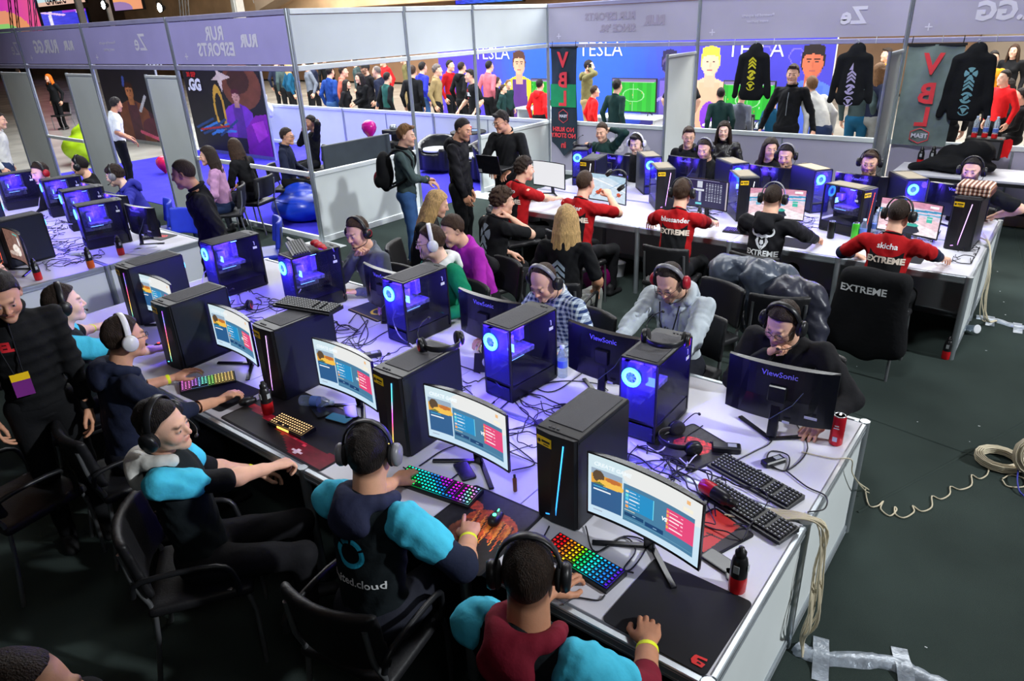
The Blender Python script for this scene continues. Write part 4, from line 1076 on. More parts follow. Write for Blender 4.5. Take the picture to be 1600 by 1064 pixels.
bt = banner(-2.08, -1.42, .96, 2.25, 11.30, 'translucent grey hanging banner with red letters VBL right of the white post', mat('grey_banner', rgb(112, 128, 126), .35, noise=.3, scale=3), 0, [('V', -.25, .36), ('B', -.62, .36), ('L', -.92, .34)])
b = MB(); b.tube([(.13 * math.cos(a), -.03, -1.16 + .10 * math.sin(a)) for a in np.linspace(PI / 6, 2 * PI + PI / 6, 7)[:-1]], .007, 5, closed=True); b.build('print', REDB, bt); put_text('lettering', 'TEAM', .08, frame((0, -.03, -1.16), (1, 0, 0), (0, 0, 1)), PRINT_P, bt, .001, .002, True)
# hoodies on hangers
HOOD = fabric('black_hoodie_cloth', rgb(16, 18, 22), .8)
def chain_polys(s=1.0, order=('arrow', 'chev', 'knot', 'tri')):
    P = []; y = 0
    for k in order:
        if k == 'tri':
            P += [arcpoly(0, y, .055, .07, 200, 340), arcpoly(0, y, .055, .07, 20, 160), [(-.045, y + .03), (.045, y + .03), (0, y - .05)]]
        elif k == 'knot':
            P += [arcpoly(0, y, .045, .075, 20, 150), arcpoly(0, y, .045, .075, 200, 330), [(-.02, y - .05), (.035, y + .0), (.02, y + .05), (-.035, y)]]
        elif k == 'chev':
            for q in (0, .05, .1): P.append([(-.06, y - .06 + q), (0, y - .01 + q), (.06, y - .06 + q), (.06, y - .03 + q), (0, y + .025 + q), (-.06, y - .03 + q)])
            y += .02
        elif k == 'ex':
            for a in (0, 90, 180, 270): P.append(arcpoly(0, y, .018, .08, a + 12 - 45, a + 78 - 45, 6))
        elif k == 'arrow': P.append([(-.045, y - .04), (0, y + .06), (.01, y - .04)])
        y -= .165
    return flat_mesh([[(x * s, y_ * s) for x, y_ in p] for p in P])
def hanging_hoodie(px, pytop, pyb, label, pm, order, w=.20):
    Yh = 11.24; p = UY(px, pytop, Yh); q = UY(px, pyb, Yh); L_ = p.z - q.z
    t = thing('hanging_hoodie', label, 'hoodie', (p.x, Yh, p.z)); s = SDF(.016, .03)
    s.cone((0, 0, -.18), (0, 0, -L_ + .12), w * .86, w * .92, flat=((0, 1, 0), .28)); s.cone((-w * .75, 0, -.13), (w * .75, 0, -.13), .055, .055, flat=((0, 1, 0), .7))
    for g in (-1, 1): s.cone((g * w * .9, 0, -.15), (g * (w + .065), .01, -L_ + .06), .058, .042, flat=((0, 1, 0), .6))
    s.ell((.02, .02, -.03), (.10, .055, .10))
    V, Q = s.mesh(lambda P, F: np.maximum(F + .005 * np.sin(18 * P[:, 0] + 5 * np.sin(4 * P[:, 2])) * np.sin(5 * P[:, 2] + 1), -(P[:, 2] + L_)))
    o = link('garment', np_mesh('garment', V, Q), t); o.data.materials.append(HOOD)
    b = MB(); b.tube([(-.2, 0, -.12), (0, 0, -.04), (.2, 0, -.12)], .01, 6); b.tube(bez([(0, 0, -.04), (0, 0, .04), (.025, 0, .07), (.0, 0, .095), (-.02, 0, .07)], 4), .005, 5); b.build('hanger', ALU, t)
    info = dict(Ru=np.eye(3), chest=_v(0, 0, 0), top=o, root=t, K=1)
    decal(info, chain_polys(.95, order), 1, pm, 'back', -L_ * .42 + .07, .0)
    tag(o.parent.children[-1] if False else o, None)
YEL = mat('yellow_print', rgb(214, 205, 40), .6); LIL = mat('lilac_print', rgb(170, 160, 200), .6); TEAL = mat('teal_grey_print', rgb(110, 160, 172), .6)
hanging_hoodie(1180, 74, 157, 'black hoodie with yellow chain print hanging from the lilac fascia', YEL, ('chev', 'knot', 'tri'))
hanging_hoodie(1339, 74, 165, 'black hoodie with lilac chain print hanging left of the white post', LIL, ('arrow', 'chev', 'knot', 'tri'))
hanging_hoodie(1527, 74, 190, 'black hoodie with pale teal chain print hanging right of the grey banner', TEAL, ('ex', 'chev', 'knot', 'tri'), .21)
# ------------------------------------------------------------ gear builders
TOPW = mat('white_tabletop', rgb(208, 208, 218), .42, noise=.03, scale=2)
CASE = mat('black_steel_case', rgb(26, 27, 32), .42, .2, noise=.08, bump=.03, bscale=200)
SIDE = mat('dark_blue_steel_side', rgb(34, 38, 48), .36, .35, noise=.06, scale=3)
MESHT = mat('grey_top_mesh', rgb(78, 78, 84), .6, .2, noise=.1, bump=.6, bscale=900)
PERF = mat('perforated_rear_steel', rgb(50, 50, 110), .5, .1, alpha=.5)
GLASS = mat('tinted_glass', rgb(40, 40, 60), .05, alpha=.22, spec=.8)
BOARD = mat('circuit_board', rgb(120, 120, 150), .5, noise=.5, scale=40)
FANE = mat('lit_fan', rgb(20, 60, 200), emit=(.06, .42, 1.0), es=5.5)
FAND = mat('lit_fan_blade', rgb(20, 40, 200), emit=(.02, .12, 1.0), es=2.2)
LEDW = mat('led_bar', rgb(80, 160, 255), emit=(.15, .35, 1), es=5)
STK = mat('yellow_sticker', rgb(250, 205, 24), .5); STKT = mat('dark_sticker_print', rgb(50, 40, 20), .6)
WSTK = mat('white_sticker', rgb(205, 208, 214), .5)
TAN = mat('tan_top', rgb(150, 138, 118), .6, noise=.12)  # lighter tan colour for tower tops on the right table
def grad_led(seq, n=18, L=1.0):
    out = []
    for i in range(n):
        t = i / (n - 1) * (len(seq) - 1); k = min(int(t), len(seq) - 2); f = t - k
        out.append(tuple(seq[k][q] * (1 - f) + seq[k + 1][q] * f for q in range(3)))
    return out
LEDM = mat('rgb_led_strip', (1, 1, 1), attr='Col', emit_attr=True, es=2.6)
SEQ = dict(blue=[(.05, .45, 1), (.02, .25, 1)], rain=[(.1, .6, 1), (.1, .8, .9), (.8, .1, .8), (1, .1, .2), (1, .55, .05), (1, .8, .3)],
           red=[(1, .08, .05), (1, .12, .03)], violet=[(.75, .45, 1), (.7, .3, 1)], rain2=[(.4, .1, .9), (.2, .3, 1), (1, .1, .3), (1, .2, .1), (1, .8, .1), (.1, .8, .6), (.1, .5, 1)], white=[(.9, .9, 1), (.8, .7, 1)])
_TW = {}
TWW, TWD, TWH = .21, .43, .46
def tower_meshes():
    if _TW: return _TW
    W, D, H = TWW, TWD, TWH; hw, hd = W / 2, D / 2
    b = MB(); b.box((0, 0, .012), (W, D - .02, .024), ch=.003); b.box((0, 0, H - .006), (W, D - .02, .012), ch=.003)
    for sx in (-1, 1):
        for sy in (-1, 1): b.box((sx * (hw - .006), sy * (hd - .012), H / 2), (.012, .014, H - .02))
    b.box((0, .01, .10), (W - .014, D - .05, .006)); b.box((-hw + .003, .01, .055), (.004, D - .04, .085))
    for sx in (-1, 1):
        for sy in (-1, 1): b.box((sx * .07, sy * .16, .001), (.03, .03, .01))
    _TW['case'] = b.mesh('case', CASE)
    b = MB(); b.box((hw - .002, 0, H / 2), (.004, D - .02, H - .022), ch=.001); b.box((hw + .001, 0, H - .02), (.003, D - .03, .006)); _TW['side_panel'] = b.mesh('side_panel', SIDE)
    b = MB(); b.box((-hw + .002, .0, .275), (.004, D - .03, .335)); _TW['glass_panel'] = b.mesh('glass_panel', GLASS)
    b = MB(); pr = [(-hw, -hd + .012), (-hw + .012, -hd - .006), (-.02, -hd - .016), (hw - .012, -hd - .008), (hw, -hd + .012)]
    b.prism(pr, .006, H - .004); _TW['front_panel'] = b.mesh('front_panel', CASE)
    b = MB(); b.box((0, .02, H + .001), (W - .04, D - .10, .004)); 
    for k in range(3): b.box((-.05 + k * .02, -hd + .03, H + .001), (.010, .008, .006))
    _TW['top_filter'] = b.mesh('top_filter', MESHT)
    b = MB(); b.box((0, hd - .004, .28), (W - .02, .003, H - .14)); b.box((0, hd - .002, .055), (W - .03, .004, .08)); _TW['rear_panel'] = b.mesh('rear_panel', PERF)
    b = MB(); T = Matrix.Translation((.035, hd + .001, .36)) @ Matrix.Rotation(-PI / 2, 4, 'X')
    n = 20; b.lathe([(.030, 0), (.053, 0), (.053, .006), (.030, .006), (.030, 0)], n=n, T=T); _TW['rear_fan'] = b.mesh('rear_fan', FANE)
    b = MB(); b.lathe([(0, 0), (.016, 0), (.016, .006), (0, .006)], n=12, T=T)
    for k in range(7):
        a = 2 * PI * k / 7; R_ = T @ Matrix.Rotation(a, 4, 'Z'); b.add([(.014, -.004, .001), (.038, -.012, .001), (.036, .012, .005), (.014, .006, .005)], [(0, 1, 2, 3), (3, 2, 1, 0)], T=R_)
    _TW['fan_blades'] = b.mesh('fan_blades', FAND)
    b = MB(); b.box((hw - .02, .04, .28), (.008, .25, .26)); b.box((.02, .02, .235), (.10, .22, .032), ch=.004); b.box((.02, .10, .33), (.06, .07, .07), ch=.006)
    for k in range(4): b.box((.05, -.02 - k * .012, .34), (.05, .005, .11))
    b.box((.03, .14, .19), (.05, .05, .01)); _TW['motherboard'] = b.mesh('motherboard', BOARD)
    b = MB(); b.box((-.02, .06, .217), (.006, .12, .006)); b.box((-.02, .11, .30), (.05, .004, .05)); b.box((0, -.03, .415), (.01, .05, .004)); _TW['light_bar'] = b.mesh('light_bar', LEDW)
    b = MB(); T = Matrix.Translation((.0, -hd + .035, .33)) @ Matrix.Rotation(PI / 2, 4, 'X'); 
    b.lathe([(.042, 0), (.056, 0), (.056, .01), (.042, .01)], n=18, T=T); T = Matrix.Translation((.0, -hd + .035, .20)) @ Matrix.Rotation(PI / 2, 4, 'X'); b.lathe([(.042, 0), (.056, 0), (.056, .01), (.042, .01)], n=18, T=T); _TW['front_fan'] = b.mesh('front_fan', FAND)
    TS = Matrix.Translation((-.053, -hd - .0122, H - .052)) @ Matrix.Rotation(-.137, 4, 'Z'); b = MB(); b.box((0, 0, 0), (.080, .003, .042), T=TS); _TW['sticker'] = b.mesh('sticker', STK)
    b = MB(); b.lathe([(0, 0), (.009, 0), (.009, .001), (0, .001)], n=10, T=TS @ Matrix.Translation((-.027, -.0018, .0)) @ Matrix.Rotation(PI / 2, 4, 'X')); b.box((.010, -.002, .003), (.046, .001, .010), T=TS); b.box((.012, -.002, -.012), (.030, .001, .004), T=TS); _TW['sticker_print'] = b.mesh('sticker_print', STKT)
    b = MB(); b.box((-hw - .001, -.155, .35), (.001, .036, .020)); b.box((-hw - .001, -.155, .385), (.001, .005, .028)); b.box((-hw - .001, -.15, .402), (.001, .010, .004)); _TW['white_label'] = b.mesh('white_label', WSTK)
    return _TW
def led_mesh(seq):
    cols = grad_led(SEQ[seq], 20); b = MB(); H = TWH; y = -TWD / 2 - .0145
    pts = [(.02 + (.0) * t, .05 + (H - .10) * t) for t in np.linspace(0, 1, 19)]
    pts = [(-.052, .038), (-.0, .05)] + [(.0 + .045 * t, .05 + (H - .09) * t) for t in np.linspace(0, 1, 18)[1:]]
    pts = pts[::-1]
    for i in range(len(pts) - 1):
        (x0, z0), (x1, z1) = pts[i], pts[i + 1]; d = Vector((x1 - x0, z1 - z0)); n = Vector((-d.y, d.x)).normalized() * .0032
        b.add([(x0 - n.x, y, z0 - n.y), (x1 - n.x, y, z1 - n.y), (x1 + n.x, y, z1 + n.y), (x0 + n.x, y, z0 + n.y)], [(0, 1, 2, 3), (3, 2, 1, 0)], col=cols[i])
        b.add([(x0 - n.x, y + .004, z0 - n.y), (x1 - n.x, y + .004, z1 - n.y), (x1 + n.x, y + .004, z1 + n.y), (x0 + n.x, y + .004, z0 + n.y)], [(0, 1, 2, 3)], col=cols[i])
    return b.mesh('led_strip', LEDM)
LEDMESH = {}
TOWERS = {}
def tower(key, x, y, rz, label, led='blue', z=.74, top=None, pw=1.0, group='computer towers on the tables', sticker=True):
    M_ = tower_meshes(); t = thing('computer_tower', label, 'computer', (x, y, z), rz * D2R, group)
    for k in ('case', 'side_panel', 'glass_panel', 'front_panel', 'top_filter', 'rear_panel', 'rear_fan', 'fan_blades', 'motherboard', 'light_bar', 'white_label'):
        o = link(k, M_[k], t)
        if k == 'top_filter' and top: o.data = M_[k].copy(); o.data.materials[0] = top
    if sticker: s = link('sticker', M_['sticker'], t); link('sticker_print', M_['sticker_print'], s)
    if led:
        if led not in LEDMESH: LEDMESH[led] = led_mesh(led)
        link('led_strip', LEDMESH[led], t)
    l = bpy.data.lights.new('case_light', 'POINT'); l.energy = 10 * pw; l.color = (.07, .025, 1.0); l.shadow_soft_size = .03
    o = bpy.data.objects.new('case_light', l); COL.objects.link(o); o.parent = t; o.location = (-.05, .03, .36)
    l = bpy.data.lights.new('fan_light', 'POINT'); l.energy = 6 * pw; l.color = (.10, .04, 1.0); l.shadow_soft_size = .04
    o = bpy.data.objects.new('fan_light', l); COL.objects.link(o); o.parent = t; o.location = (.035, TWD / 2 + .05, .34)
    TOWERS[key] = t; return t

# monitor: screen faces -Y, origin on the table under the panel
MW, MH, MR_ = .535, .312, 1.5
def curve_y(x): return MR_ - math.sqrt(MR_ * MR_ - x * x)      # forward offset of the edges
_MO = {}
def mon_meshes():
    if _MO: return _MO
    n = 14; b = MB(); z0 = .095; z1 = z0 + MH; vs = []; fs = []
    for i in range(n + 1):
        x = -MW / 2 + MW * i / n; f = -curve_y(x); bk = f + .014 + .020 * max(0, 1 - (x / (MW * .46)) ** 2) ** .5
        vs += [(x, f, z0), (x, f, z1), (x, bk, z1 - .004), (x, bk + (.012 if abs(x) < .17 else 0), (z0 + z1) / 2 - .02), (x, bk, z0 + .004)]
    for i in range(n):
        for k in range(5): fs.append((i * 5 + k, i * 5 + (k + 1) % 5, (i + 1) * 5 + (k + 1) % 5, (i + 1) * 5 + k))
    b.add(vs, fs, 0, False); b.add(vs[:5], [(0, 1, 2, 3, 4)]); b.add(vs[-5:], [(4, 3, 2, 1, 0)])
    _MO['housing'] = b.mesh('housing', BLACKGL)
    b = MB(); b.box((0, .055, .10), (.05, .018, .20), ch=.004, T=Matrix.Rotation(.12, 4, 'X')); b.box((0, .045, .26), (.09, .03, .09), ch=.006); _MO['neck'] = b.mesh('neck', BLACKGL)
    for s in (-1, 1):
        b = MB(); a = Vector((0, .07, .009)); c = Vector((s * .19, -.07, .006)); d = c - a; T = Matrix.Translation((a + c) / 2) @ Matrix.Rotation(math.atan2(d.y, d.x), 4, 'Z'); b.box((0, 0, 0), (d.length + .02, .026, .012), T=T, ch=.003); _MO['foot%d' % s] = b.mesh('foot', BLACKGL)
    b = MB(); b.tube([(-.12, .034, z0 + MH * .62), (-.08, .047, z0 + .12), (.02, .05, z0 + .015)], .0022, 5); _MO['crease'] = b.mesh('crease', mat('grey_crease', rgb(90, 100, 112), .3))
    return _MO
BLACKGL = mat('glossy_black_plastic', rgb(22, 23, 30), .22, noise=.08, spec=.5)
def menu_canvas():
    c = Canvas(150, 86, rgb(205, 222, 228)); c.grad(rgb(205, 225, 232), rgb(196, 222, 240), 'y'); c.ell(.75, .15, .45, .25, rgb(238, 232, 226), .7)
    c.rect(.03, .21, .30, .86, rgb(44, 92, 140)); c.rect(.03, .21, .30, .47, rgb(222, 160, 60)); c.rect(.03, .21, .3, .30, rgb(150, 170, 190)); c.ell(.09, .33, .05, .1, rgb(90, 70, 50)); c.ell(.2, .42, .12, .06, rgb(240, 190, 80)); c.ell(.22, .34, .07, .04, rgb(190, 110, 50)); c.poly([(.03, .47), (.1, .42), (.17, .47)], rgb(110, 120, 50))
    c.rect(.05, .50, .17, .515, rgb(70, 190, 225)); c.rect(.05, .55, .20, .575, rgb(235, 240, 245)); c.rect(.03, .6, .30, .61, rgb(60, 110, 155))
    c.rect(.315, .28, .95, .90, rgb(72, 122, 156)); c.rect(.33, .35, .585, .68, rgb(36, 140, 196)); c.rect(.58, .35, .585, .68, rgb(120, 220, 240)); c.rect(.70, .35, .945, .72, rgb(226, 70, 120))
    for k in range(5):
        y = .37 + k * .062; c.rect(.335, y, .36, y + .04, (rgb(235, 225, 200), rgb(120, 220, 210), rgb(90, 200, 230), rgb(235, 200, 190), rgb(240, 160, 80))[k]); c.rect(.37, y + .01, .43 + (k * 7 % 3) * .012, y + .026, rgb(225, 235, 245)); c.rect(.445, y + .01, .46, y + .026, rgb(160, 205, 230))
        c.rect(.70, y + .015, .722, y + .052, rgb(240, 170, 90)); c.rect(.73, y + .022, .80 + (k * 5 % 3) * .012, y + .04, rgb(255, 225, 230)); c.rect(.83, y + .022, .845, y + .04, rgb(255, 200, 215))
    c.rect(.33, .70, .42, .715, rgb(225, 215, 190)); c.rect(.33, .74, .50, .80, rgb(26, 64, 110)); c.rect(.515, .76, .68, .82, rgb(26, 64, 110)); c.rect(.40, .765, .43, .78, rgb(150, 190, 220)); c.rect(.59, .785, .62, .8, rgb(150, 190, 220)); c.rect(.33, .84, .94, .85, rgb(100, 150, 180))
    c.rect(.87, .06, .9, .12, rgb(235, 180, 120)); c.rect(.84, .18, .93, .23, rgb(240, 235, 215)); c.rect(.05, .91, .13, .925, rgb(170, 185, 205)); return c
def race_canvas(seed):
    c = Canvas(96, 56, rgb(190, 205, 225)); c.grad(rgb(215, 190, 215), rgb(235, 225, 235), 'y'); r = random.Random(seed)
    c.rect(0, 0, 1, .18, rgb(215, 150, 175)); c.ell(.3, .25, .35, .10, rgb(240, 215, 225)); c.line(0, .34, 1, .22, .03, rgb(60, 150, 195)); c.line(0, .42, 1, .33, .02, rgb(90, 180, 215)); c.poly([(0, .6), (.5, .42), (1, .5), (1, 1), (0, 1)], rgb(240, 205, 215)); c.poly([(0, .9), (.5, .6), (1, .8), (1, 1), (0, 1)], rgb(250, 238, 244))
    for k in range(4): x = .12 + k * .22; c.rect(x, .40, x + .09, .58, rgb(70, 190, 170) if k % 2 else rgb(110, 175, 205)); c.rect(x, .44, x + .09, .46, rgb(220, 240, 240))
    c.poly([(.3, .95), (.42, .70), (.62, .66), (.7, .9), (.6, 1), (.4, 1)], rgb(30, 34, 52)); c.ell(.55, .72, .12, .05, rgb(60, 180, 165)); c.line(.15, .85, .4, .75, .02, rgb(215, 60, 100)); c.rect(.8, .05, .95, .12, rgb(250, 250, 255)); c.noise(.12, 11, seed); return c
def white_canvas(): c = Canvas(24, 14, rgb(228, 228, 232)); return c
def table_canvas():
    c = Canvas(96, 56, rgb(34, 32, 74)); 
    for k in range(11):
        y = .12 + k * .062; c.rect(.04, y, .16, y + .025, rgb(200, 205, 220)); 
        for q in range(6): c.rect(.50 + q * .065, y, .535 + q * .065, y + .025, rgb(190, 195, 215))
    c.rect(.30, .06, .42, .86, rgb(60, 58, 110)); c.rect(.30, .08, .42, .3, rgb(200, 205, 220)); c.rect(.22, .36, .46, .42, rgb(215, 220, 230)); c.rect(.34, .45, .40, .8, rgb(180, 184, 205)); c.rect(.28, .86, .42, .92, rgb(110, 215, 225)); c.rect(.1, .02, .8, .04, rgb(150, 150, 190)); c.rect(.965, 0, 1, 1, rgb(190, 180, 190)); return c
def desk_canvas():
    c = Canvas(96, 56, rgb(175, 205, 225)); c.poly([(0, .2), (.5, .1), (1, .35), (1, 1), (0, 1)], rgb(205, 222, 236)); c.line(0, .15, 1, .55, .02, rgb(245, 248, 252)); c.line(.1, .9, .9, .2, .012, rgb(150, 185, 215))
    for x, y in ((.22, .72), (.80, .70), (.3, .64)): c.ell(x, y, .06, .08, rgb(215, 90, 50)); c.line(x - .08, y + .1, x + .1, y - .06, .01, rgb(110, 50, 40))
    c.noise(.06, 8, 5); return c
def brown_canvas():
    c = Canvas(64, 40, rgb(130, 96, 84)); 
    for k in range(14): c.rect(k / 14, 0, k / 14 + .03, 1, rgb(112, 80, 72))
    c.rect(.5, .08, .75, .13, rgb(90, 190, 180)); c.ell(.5, .65, .2, .2, rgb(235, 225, 215)); c.ell(.75, .3, .06, .15, rgb(225, 225, 225)); c.ell(.3, .8, .2, .08, rgb(190, 170, 160)); c.noise(.2, 9, 8); return c
SCREENS = {}
def screen_mesh(kind):
    if kind not in SCREENS:
        c = dict(menu=menu_canvas, race1=lambda: race_canvas(1), race2=lambda: race_canvas(2), white=white_canvas, table=table_canvas, desk=desk_canvas, brown=brown_canvas, off=lambda: Canvas(4, 3, (.004, .004, .006)))[kind]()
        def fn(u, v):
            x = (u - .5) * (MW - .014); return x, -(MR_ - np.sqrt(MR_ * MR_ - x * x)) - .0012, .095 + .014 + v * (MH - .021)
        SCREENS[kind] = c.mesh('screen', PIXS, fn)
    return SCREENS[kind]
PIXS = mat('monitor_picture', (1, 1, 1), .3, attr='Col', noise=0, emit_attr=True, es=1.05)
SCRT = mat('screen_lettering', rgb(235, 240, 240), emit=(.95, .97, .95), es=1.0)
SCRT2 = mat('screen_title', rgb(235, 240, 240), emit=(.72, .80, .84), es=1.0)
MONITORS = {}
def curved_text(txt, size, x, z, m, parent, back=False, name='print', bold=0, shear=0):
    me = text_mesh(txt, size, 0, 'CENTER', bold, False, shear).copy()
    for v in me.vertices:
        if back:
            X = -(v.co.x + x); Y = -curve_y(X) + .022 + .020 * max(0, 1 - (X / (MW * .46)) ** 2) ** .5
        else: X = v.co.x + x; Y = -curve_y(X) - .0024
        v.co = (X, Y, v.co.y + z)
    me.materials.clear(); me.materials.append(m); return link(name, me, parent)
VST = mat('violet_brand_print', rgb(150, 140, 235), .5)
def monitor(key, x, y, rz, label, kind='menu', z=.74, back=False, tilt=0, group='curved monitors on the tables', dz=0):
    M_ = mon_meshes(); t = thing('monitor', label, 'monitor', (x, y, z), rz * D2R, group)
    h = link('housing', M_['housing'], t); link('screen', screen_mesh(kind), h); link('neck', M_['neck'], t); link('foot', M_['foot-1'], t); link('foot', M_['foot1'], t)
    if dz: 
        for c in t.children: c.location.z += dz if c.name.startswith('housing') else 0
    if back:
        curved_text('ViewSonic', .042, 0.0, .095 + MH - .045, VST, h, True, bold=.0006); link('crease', M_['crease'], h)
        b = MB(); b.box((-.17, .037, .16), (.06, .002, .014)); b.build('sticker', WSTK, h); b = MB(); b.box((-.06, .055, .115), (.035, .002, .014)); b.build('sticker', WSTK, h)
    if kind == 'menu':
        curved_text('CREATE GAME', .026, -.15, .095 + MH - .045, SCRT2, h, bold=.0008, shear=.2); curved_text('VS', .024, .095, .095 + .145, SCRT, h, bold=.001, shear=.2)
    MONITORS[key] = t; return t
def mon_px(key, pl, pr, label, kind, z=.84, facing=-1, back=False):
    """place from its lower (or upper) corners as seen; facing -1: screen toward -Y"""
    a, c = U(*pl, z), U(*pr, z); m = (a + c) / 2; d = c - a; ang = math.degrees(math.atan2(d.y, d.x))
    n = Vector((-d.y, d.x, 0)).normalized() * .024
    return monitor(key, m.x + n.x, m.y + n.y, ang + (180 if facing > 0 else 0), label, kind, back=back)

# keyboards
KEYC = mat('dark_keycaps', rgb(30, 31, 34), .5, noise=.1); KGLOW = mat('lit_keycaps', (1, 1, 1), attr='Col', emit_attr=True, es=1.6); KCASE = mat('keyboard_case', rgb(24, 25, 28), .4)
KTXT = mat('keycap_legend', rgb(190, 195, 200), .5)
def hue(h, s=1.0):
    import colorsys
    return colorsys.hsv_to_rgb(h % 1, s, 1)
def keyboard(x, y, rz, label, w=.36, glow=None, z=.74, tilt=0, group='keyboards on the tables', rows=6, rot=None):
    t = thing('keyboard', label, 'keyboard', (x, y, z), rz * D2R, group); d = .135 if rows == 6 else .105
    if rot: t.rotation_euler = rot
    b = MB(); b.add([(-w / 2, -d / 2, 0), (w / 2, -d / 2, 0), (w / 2, d / 2, 0), (-w / 2, d / 2, 0), (-w / 2, -d / 2, .014), (w / 2, -d / 2, .014), (w / 2, d / 2, .024), (-w / 2, d / 2, .024)], [(3, 2, 1, 0), (4, 5, 6, 7), (0, 1, 5, 4), (1, 2, 6, 5), (2, 3, 7, 6), (3, 0, 4, 7)]); b.build('case', KCASE, t)
    n = int(w / .0195); kb = MB(); lg = MB(); r = random.Random(len(label))
    for j in range(rows):
        yy = -d / 2 + .012 + (d - .018) * (j + .5) / rows; zz = .014 + .010 * (yy + d / 2) / d; i = 0
        while i < n:
            k = 5 if (j == 0 and i == 3) else 1
            if (w > .4 and i in (int(n * .68), int(n * .80))) and j > 0: i += 1; continue
            k = min(k, n - i); xx = -w / 2 + .008 + (w - .016) * (i + k / 2) / n; kw = (w - .016) / n * k - .003
            if glow:
                u = xx / w + .5; c = glow(u, j / rows)
                kb.box((xx, yy, zz + .004), (kw, .0145, .008)); lg.box((xx, yy, zz + .0085), (min(kw, .012) * .7, .0075, .0012), col=c); lg.box((xx, yy, zz + .0015), (kw + .0022, .0168, .001), col=tuple(q * .35 for q in c))
            else:
                kb.box((xx, yy, zz + .004), (kw, .0145, .009)); lg.box((xx - .002, yy + .002, zz + .0088), (.004, .005, .0008))
            i += k
    o = kb.build('keycaps', KEYC, t); o['kind'] = 'stuff'; o = lg.build('key_legends', KGLOW if glow else KTXT, t); o['kind'] = 'stuff'; return t
def rrect(w, d, r=.02, n=4):
    P = []
    for cx, cy, a0 in ((w / 2 - r, -d / 2 + r, -90), (w / 2 - r, d / 2 - r, 0), (-w / 2 + r, d / 2 - r, 90), (-w / 2 + r, -d / 2 + r, 180)):
        for i in range(n + 1): a = (a0 + 90 * i / n) * D2R; P.append((cx + r * math.cos(a), cy + r * math.sin(a)))
    return P
PADM = mat('mouse_pad_cloth', rgb(24, 24, 30), .85, bump=.1, bscale=600)
def pad(corners, label, z=.74, paint=None, m=None, group='mouse pads on the tables'):
    P = [U(*p, z) for p in corners]; a = (P[0] + P[3]) / 2; c = (P[1] + P[2]) / 2; d = c - a; w = d.length; e = ((P[3] + P[2]) / 2 - (P[0] + P[1]) / 2).length
    m_ = sum(P, Vector()) / 4; return pad_at(m_.x, m_.y, math.degrees(math.atan2(d.y, d.x)), w, e, label, z, paint, m, group)
def pad_at(x, y, rz, w, d, label, z=.74, paint=None, m=None, group='mouse pads on the tables'):
    t = thing('mouse_pad', label, 'mouse pad', (x, y, z), rz * D2R, group); b = MB(); b.prism(rrect(w, d), 0, .0035); b.build('pad', m or PADM, t)
    if paint:
        c = Canvas(64, int(64 * d / w), rgb(24, 22, 28)); paint(c); link('print', c.mesh('print', PIX, flatfn((-w / 2 + .012, -d / 2 + .012, .0042), (w - .024, 0, 0), (0, d - .024, 0))), t)
    return t
def mouse(x, y, rz, label, z=.744, col=None, glow=None):
    t = thing('computer_mouse', label, 'mouse', (x, y, z), rz * D2R, 'computer mice on the pads'); s = SDF(.005, .01); s.cone((0, -.03, .012), (0, .028, .010), .026, .024, flat=((0, 0, 1), .75)); s.ell((0, -.012, .018), (.026, .036, .018))
    V, Q = s.mesh(); V[:, 2] = np.maximum(V[:, 2], 0); o = link('shell', np_mesh('shell', V, Q), t); o.data.materials.append(col or MAT_BLACKPL)
    b = MB(); b.box((0, .03, .030), (.006, .018, .008), ch=.002); b.build('scroll_wheel', glow or KEYC, t)
    if glow: b = MB(); b.lathe([(0, .0), (.009, 0), (.009, .004), (0, .005)], n=10, c=(0, -.012, .035)); b.build('logo_light', glow, t)
    return t
SHK = mat('shaker_black', rgb(28, 28, 30), .3); SHR = mat('shaker_red', rgb(215, 30, 38), .25, trans=.3); SHG = mat('shaker_print', rgb(170, 175, 178), .5)
def shaker(p, label, low=SHR, z=.74, s=1.0, rot=None, group='black sports bottles with coloured bases'):
    t = thing('sports_bottle', label, 'bottle', p, 0, group); t.scale = (s, s, s)
    if rot: t.rotation_euler = rot
    b = MB(); b.lathe([(.030, 0), (.033, .006), (.034, .05), (.033, .075)], n=18); b.build('base', low, t)
    b = MB(); b.lathe([(.033, .075), (.032, .13), (.027, .155), (.020, .165)], n=18); b.build('bottle_body', SHK, t); b = MB(); b.box((0, -.033, .12), (.022, .002, .034)); b.box((.034, 0, .12), (.002, .02, .03)); b.build('print', SHG, t)
    b = MB(); b.lathe([(.021, .165), (.022, .185), (.013, .190), (.011, .205), (0, .207)], n=14); b.build('cap', SHK, t); return t
CANR = mat('red_can', rgb(205, 32, 48), .3, .5); CANT = mat('can_lid', rgb(190, 195, 200), .3, .9)
def can(p, label, m=CANR, h=.168, r=.033, txt=True, group='drink cans'):
    t = thing('drink_can', label, 'can', p, 0, group); b = MB(); b.lathe([(r * .8, 0), (r, .008), (r, h - .014), (r * .82, h - .004)], n=20); b.build('can_body', m, t)
    b = MB(); b.lathe([(r * .84, h - .005), (r * .84, h), (r * .76, h), (r * .76, h - .004), (0, h - .004)], n=20); b.box((0, .006, h - .001), (.012, .02, .002)); b.build('lid', CANT, t)
    if txt: b = MB(); b.box((0, -r - .0005, h * .25), (.022, .001, .026)); b.box((.0, -r - .0005, h * .62), (.026, .001, .005)); b.box((.0, -r - .0005, h * .7), (.02, .001, .005)); b.build('print', WSTK, t)
    return t
WAT = mat('clear_blue_plastic', rgb(190, 215, 245), .12, trans=.75, alpha=.55); WAL = mat('bottle_label', rgb(90, 120, 200), .5)
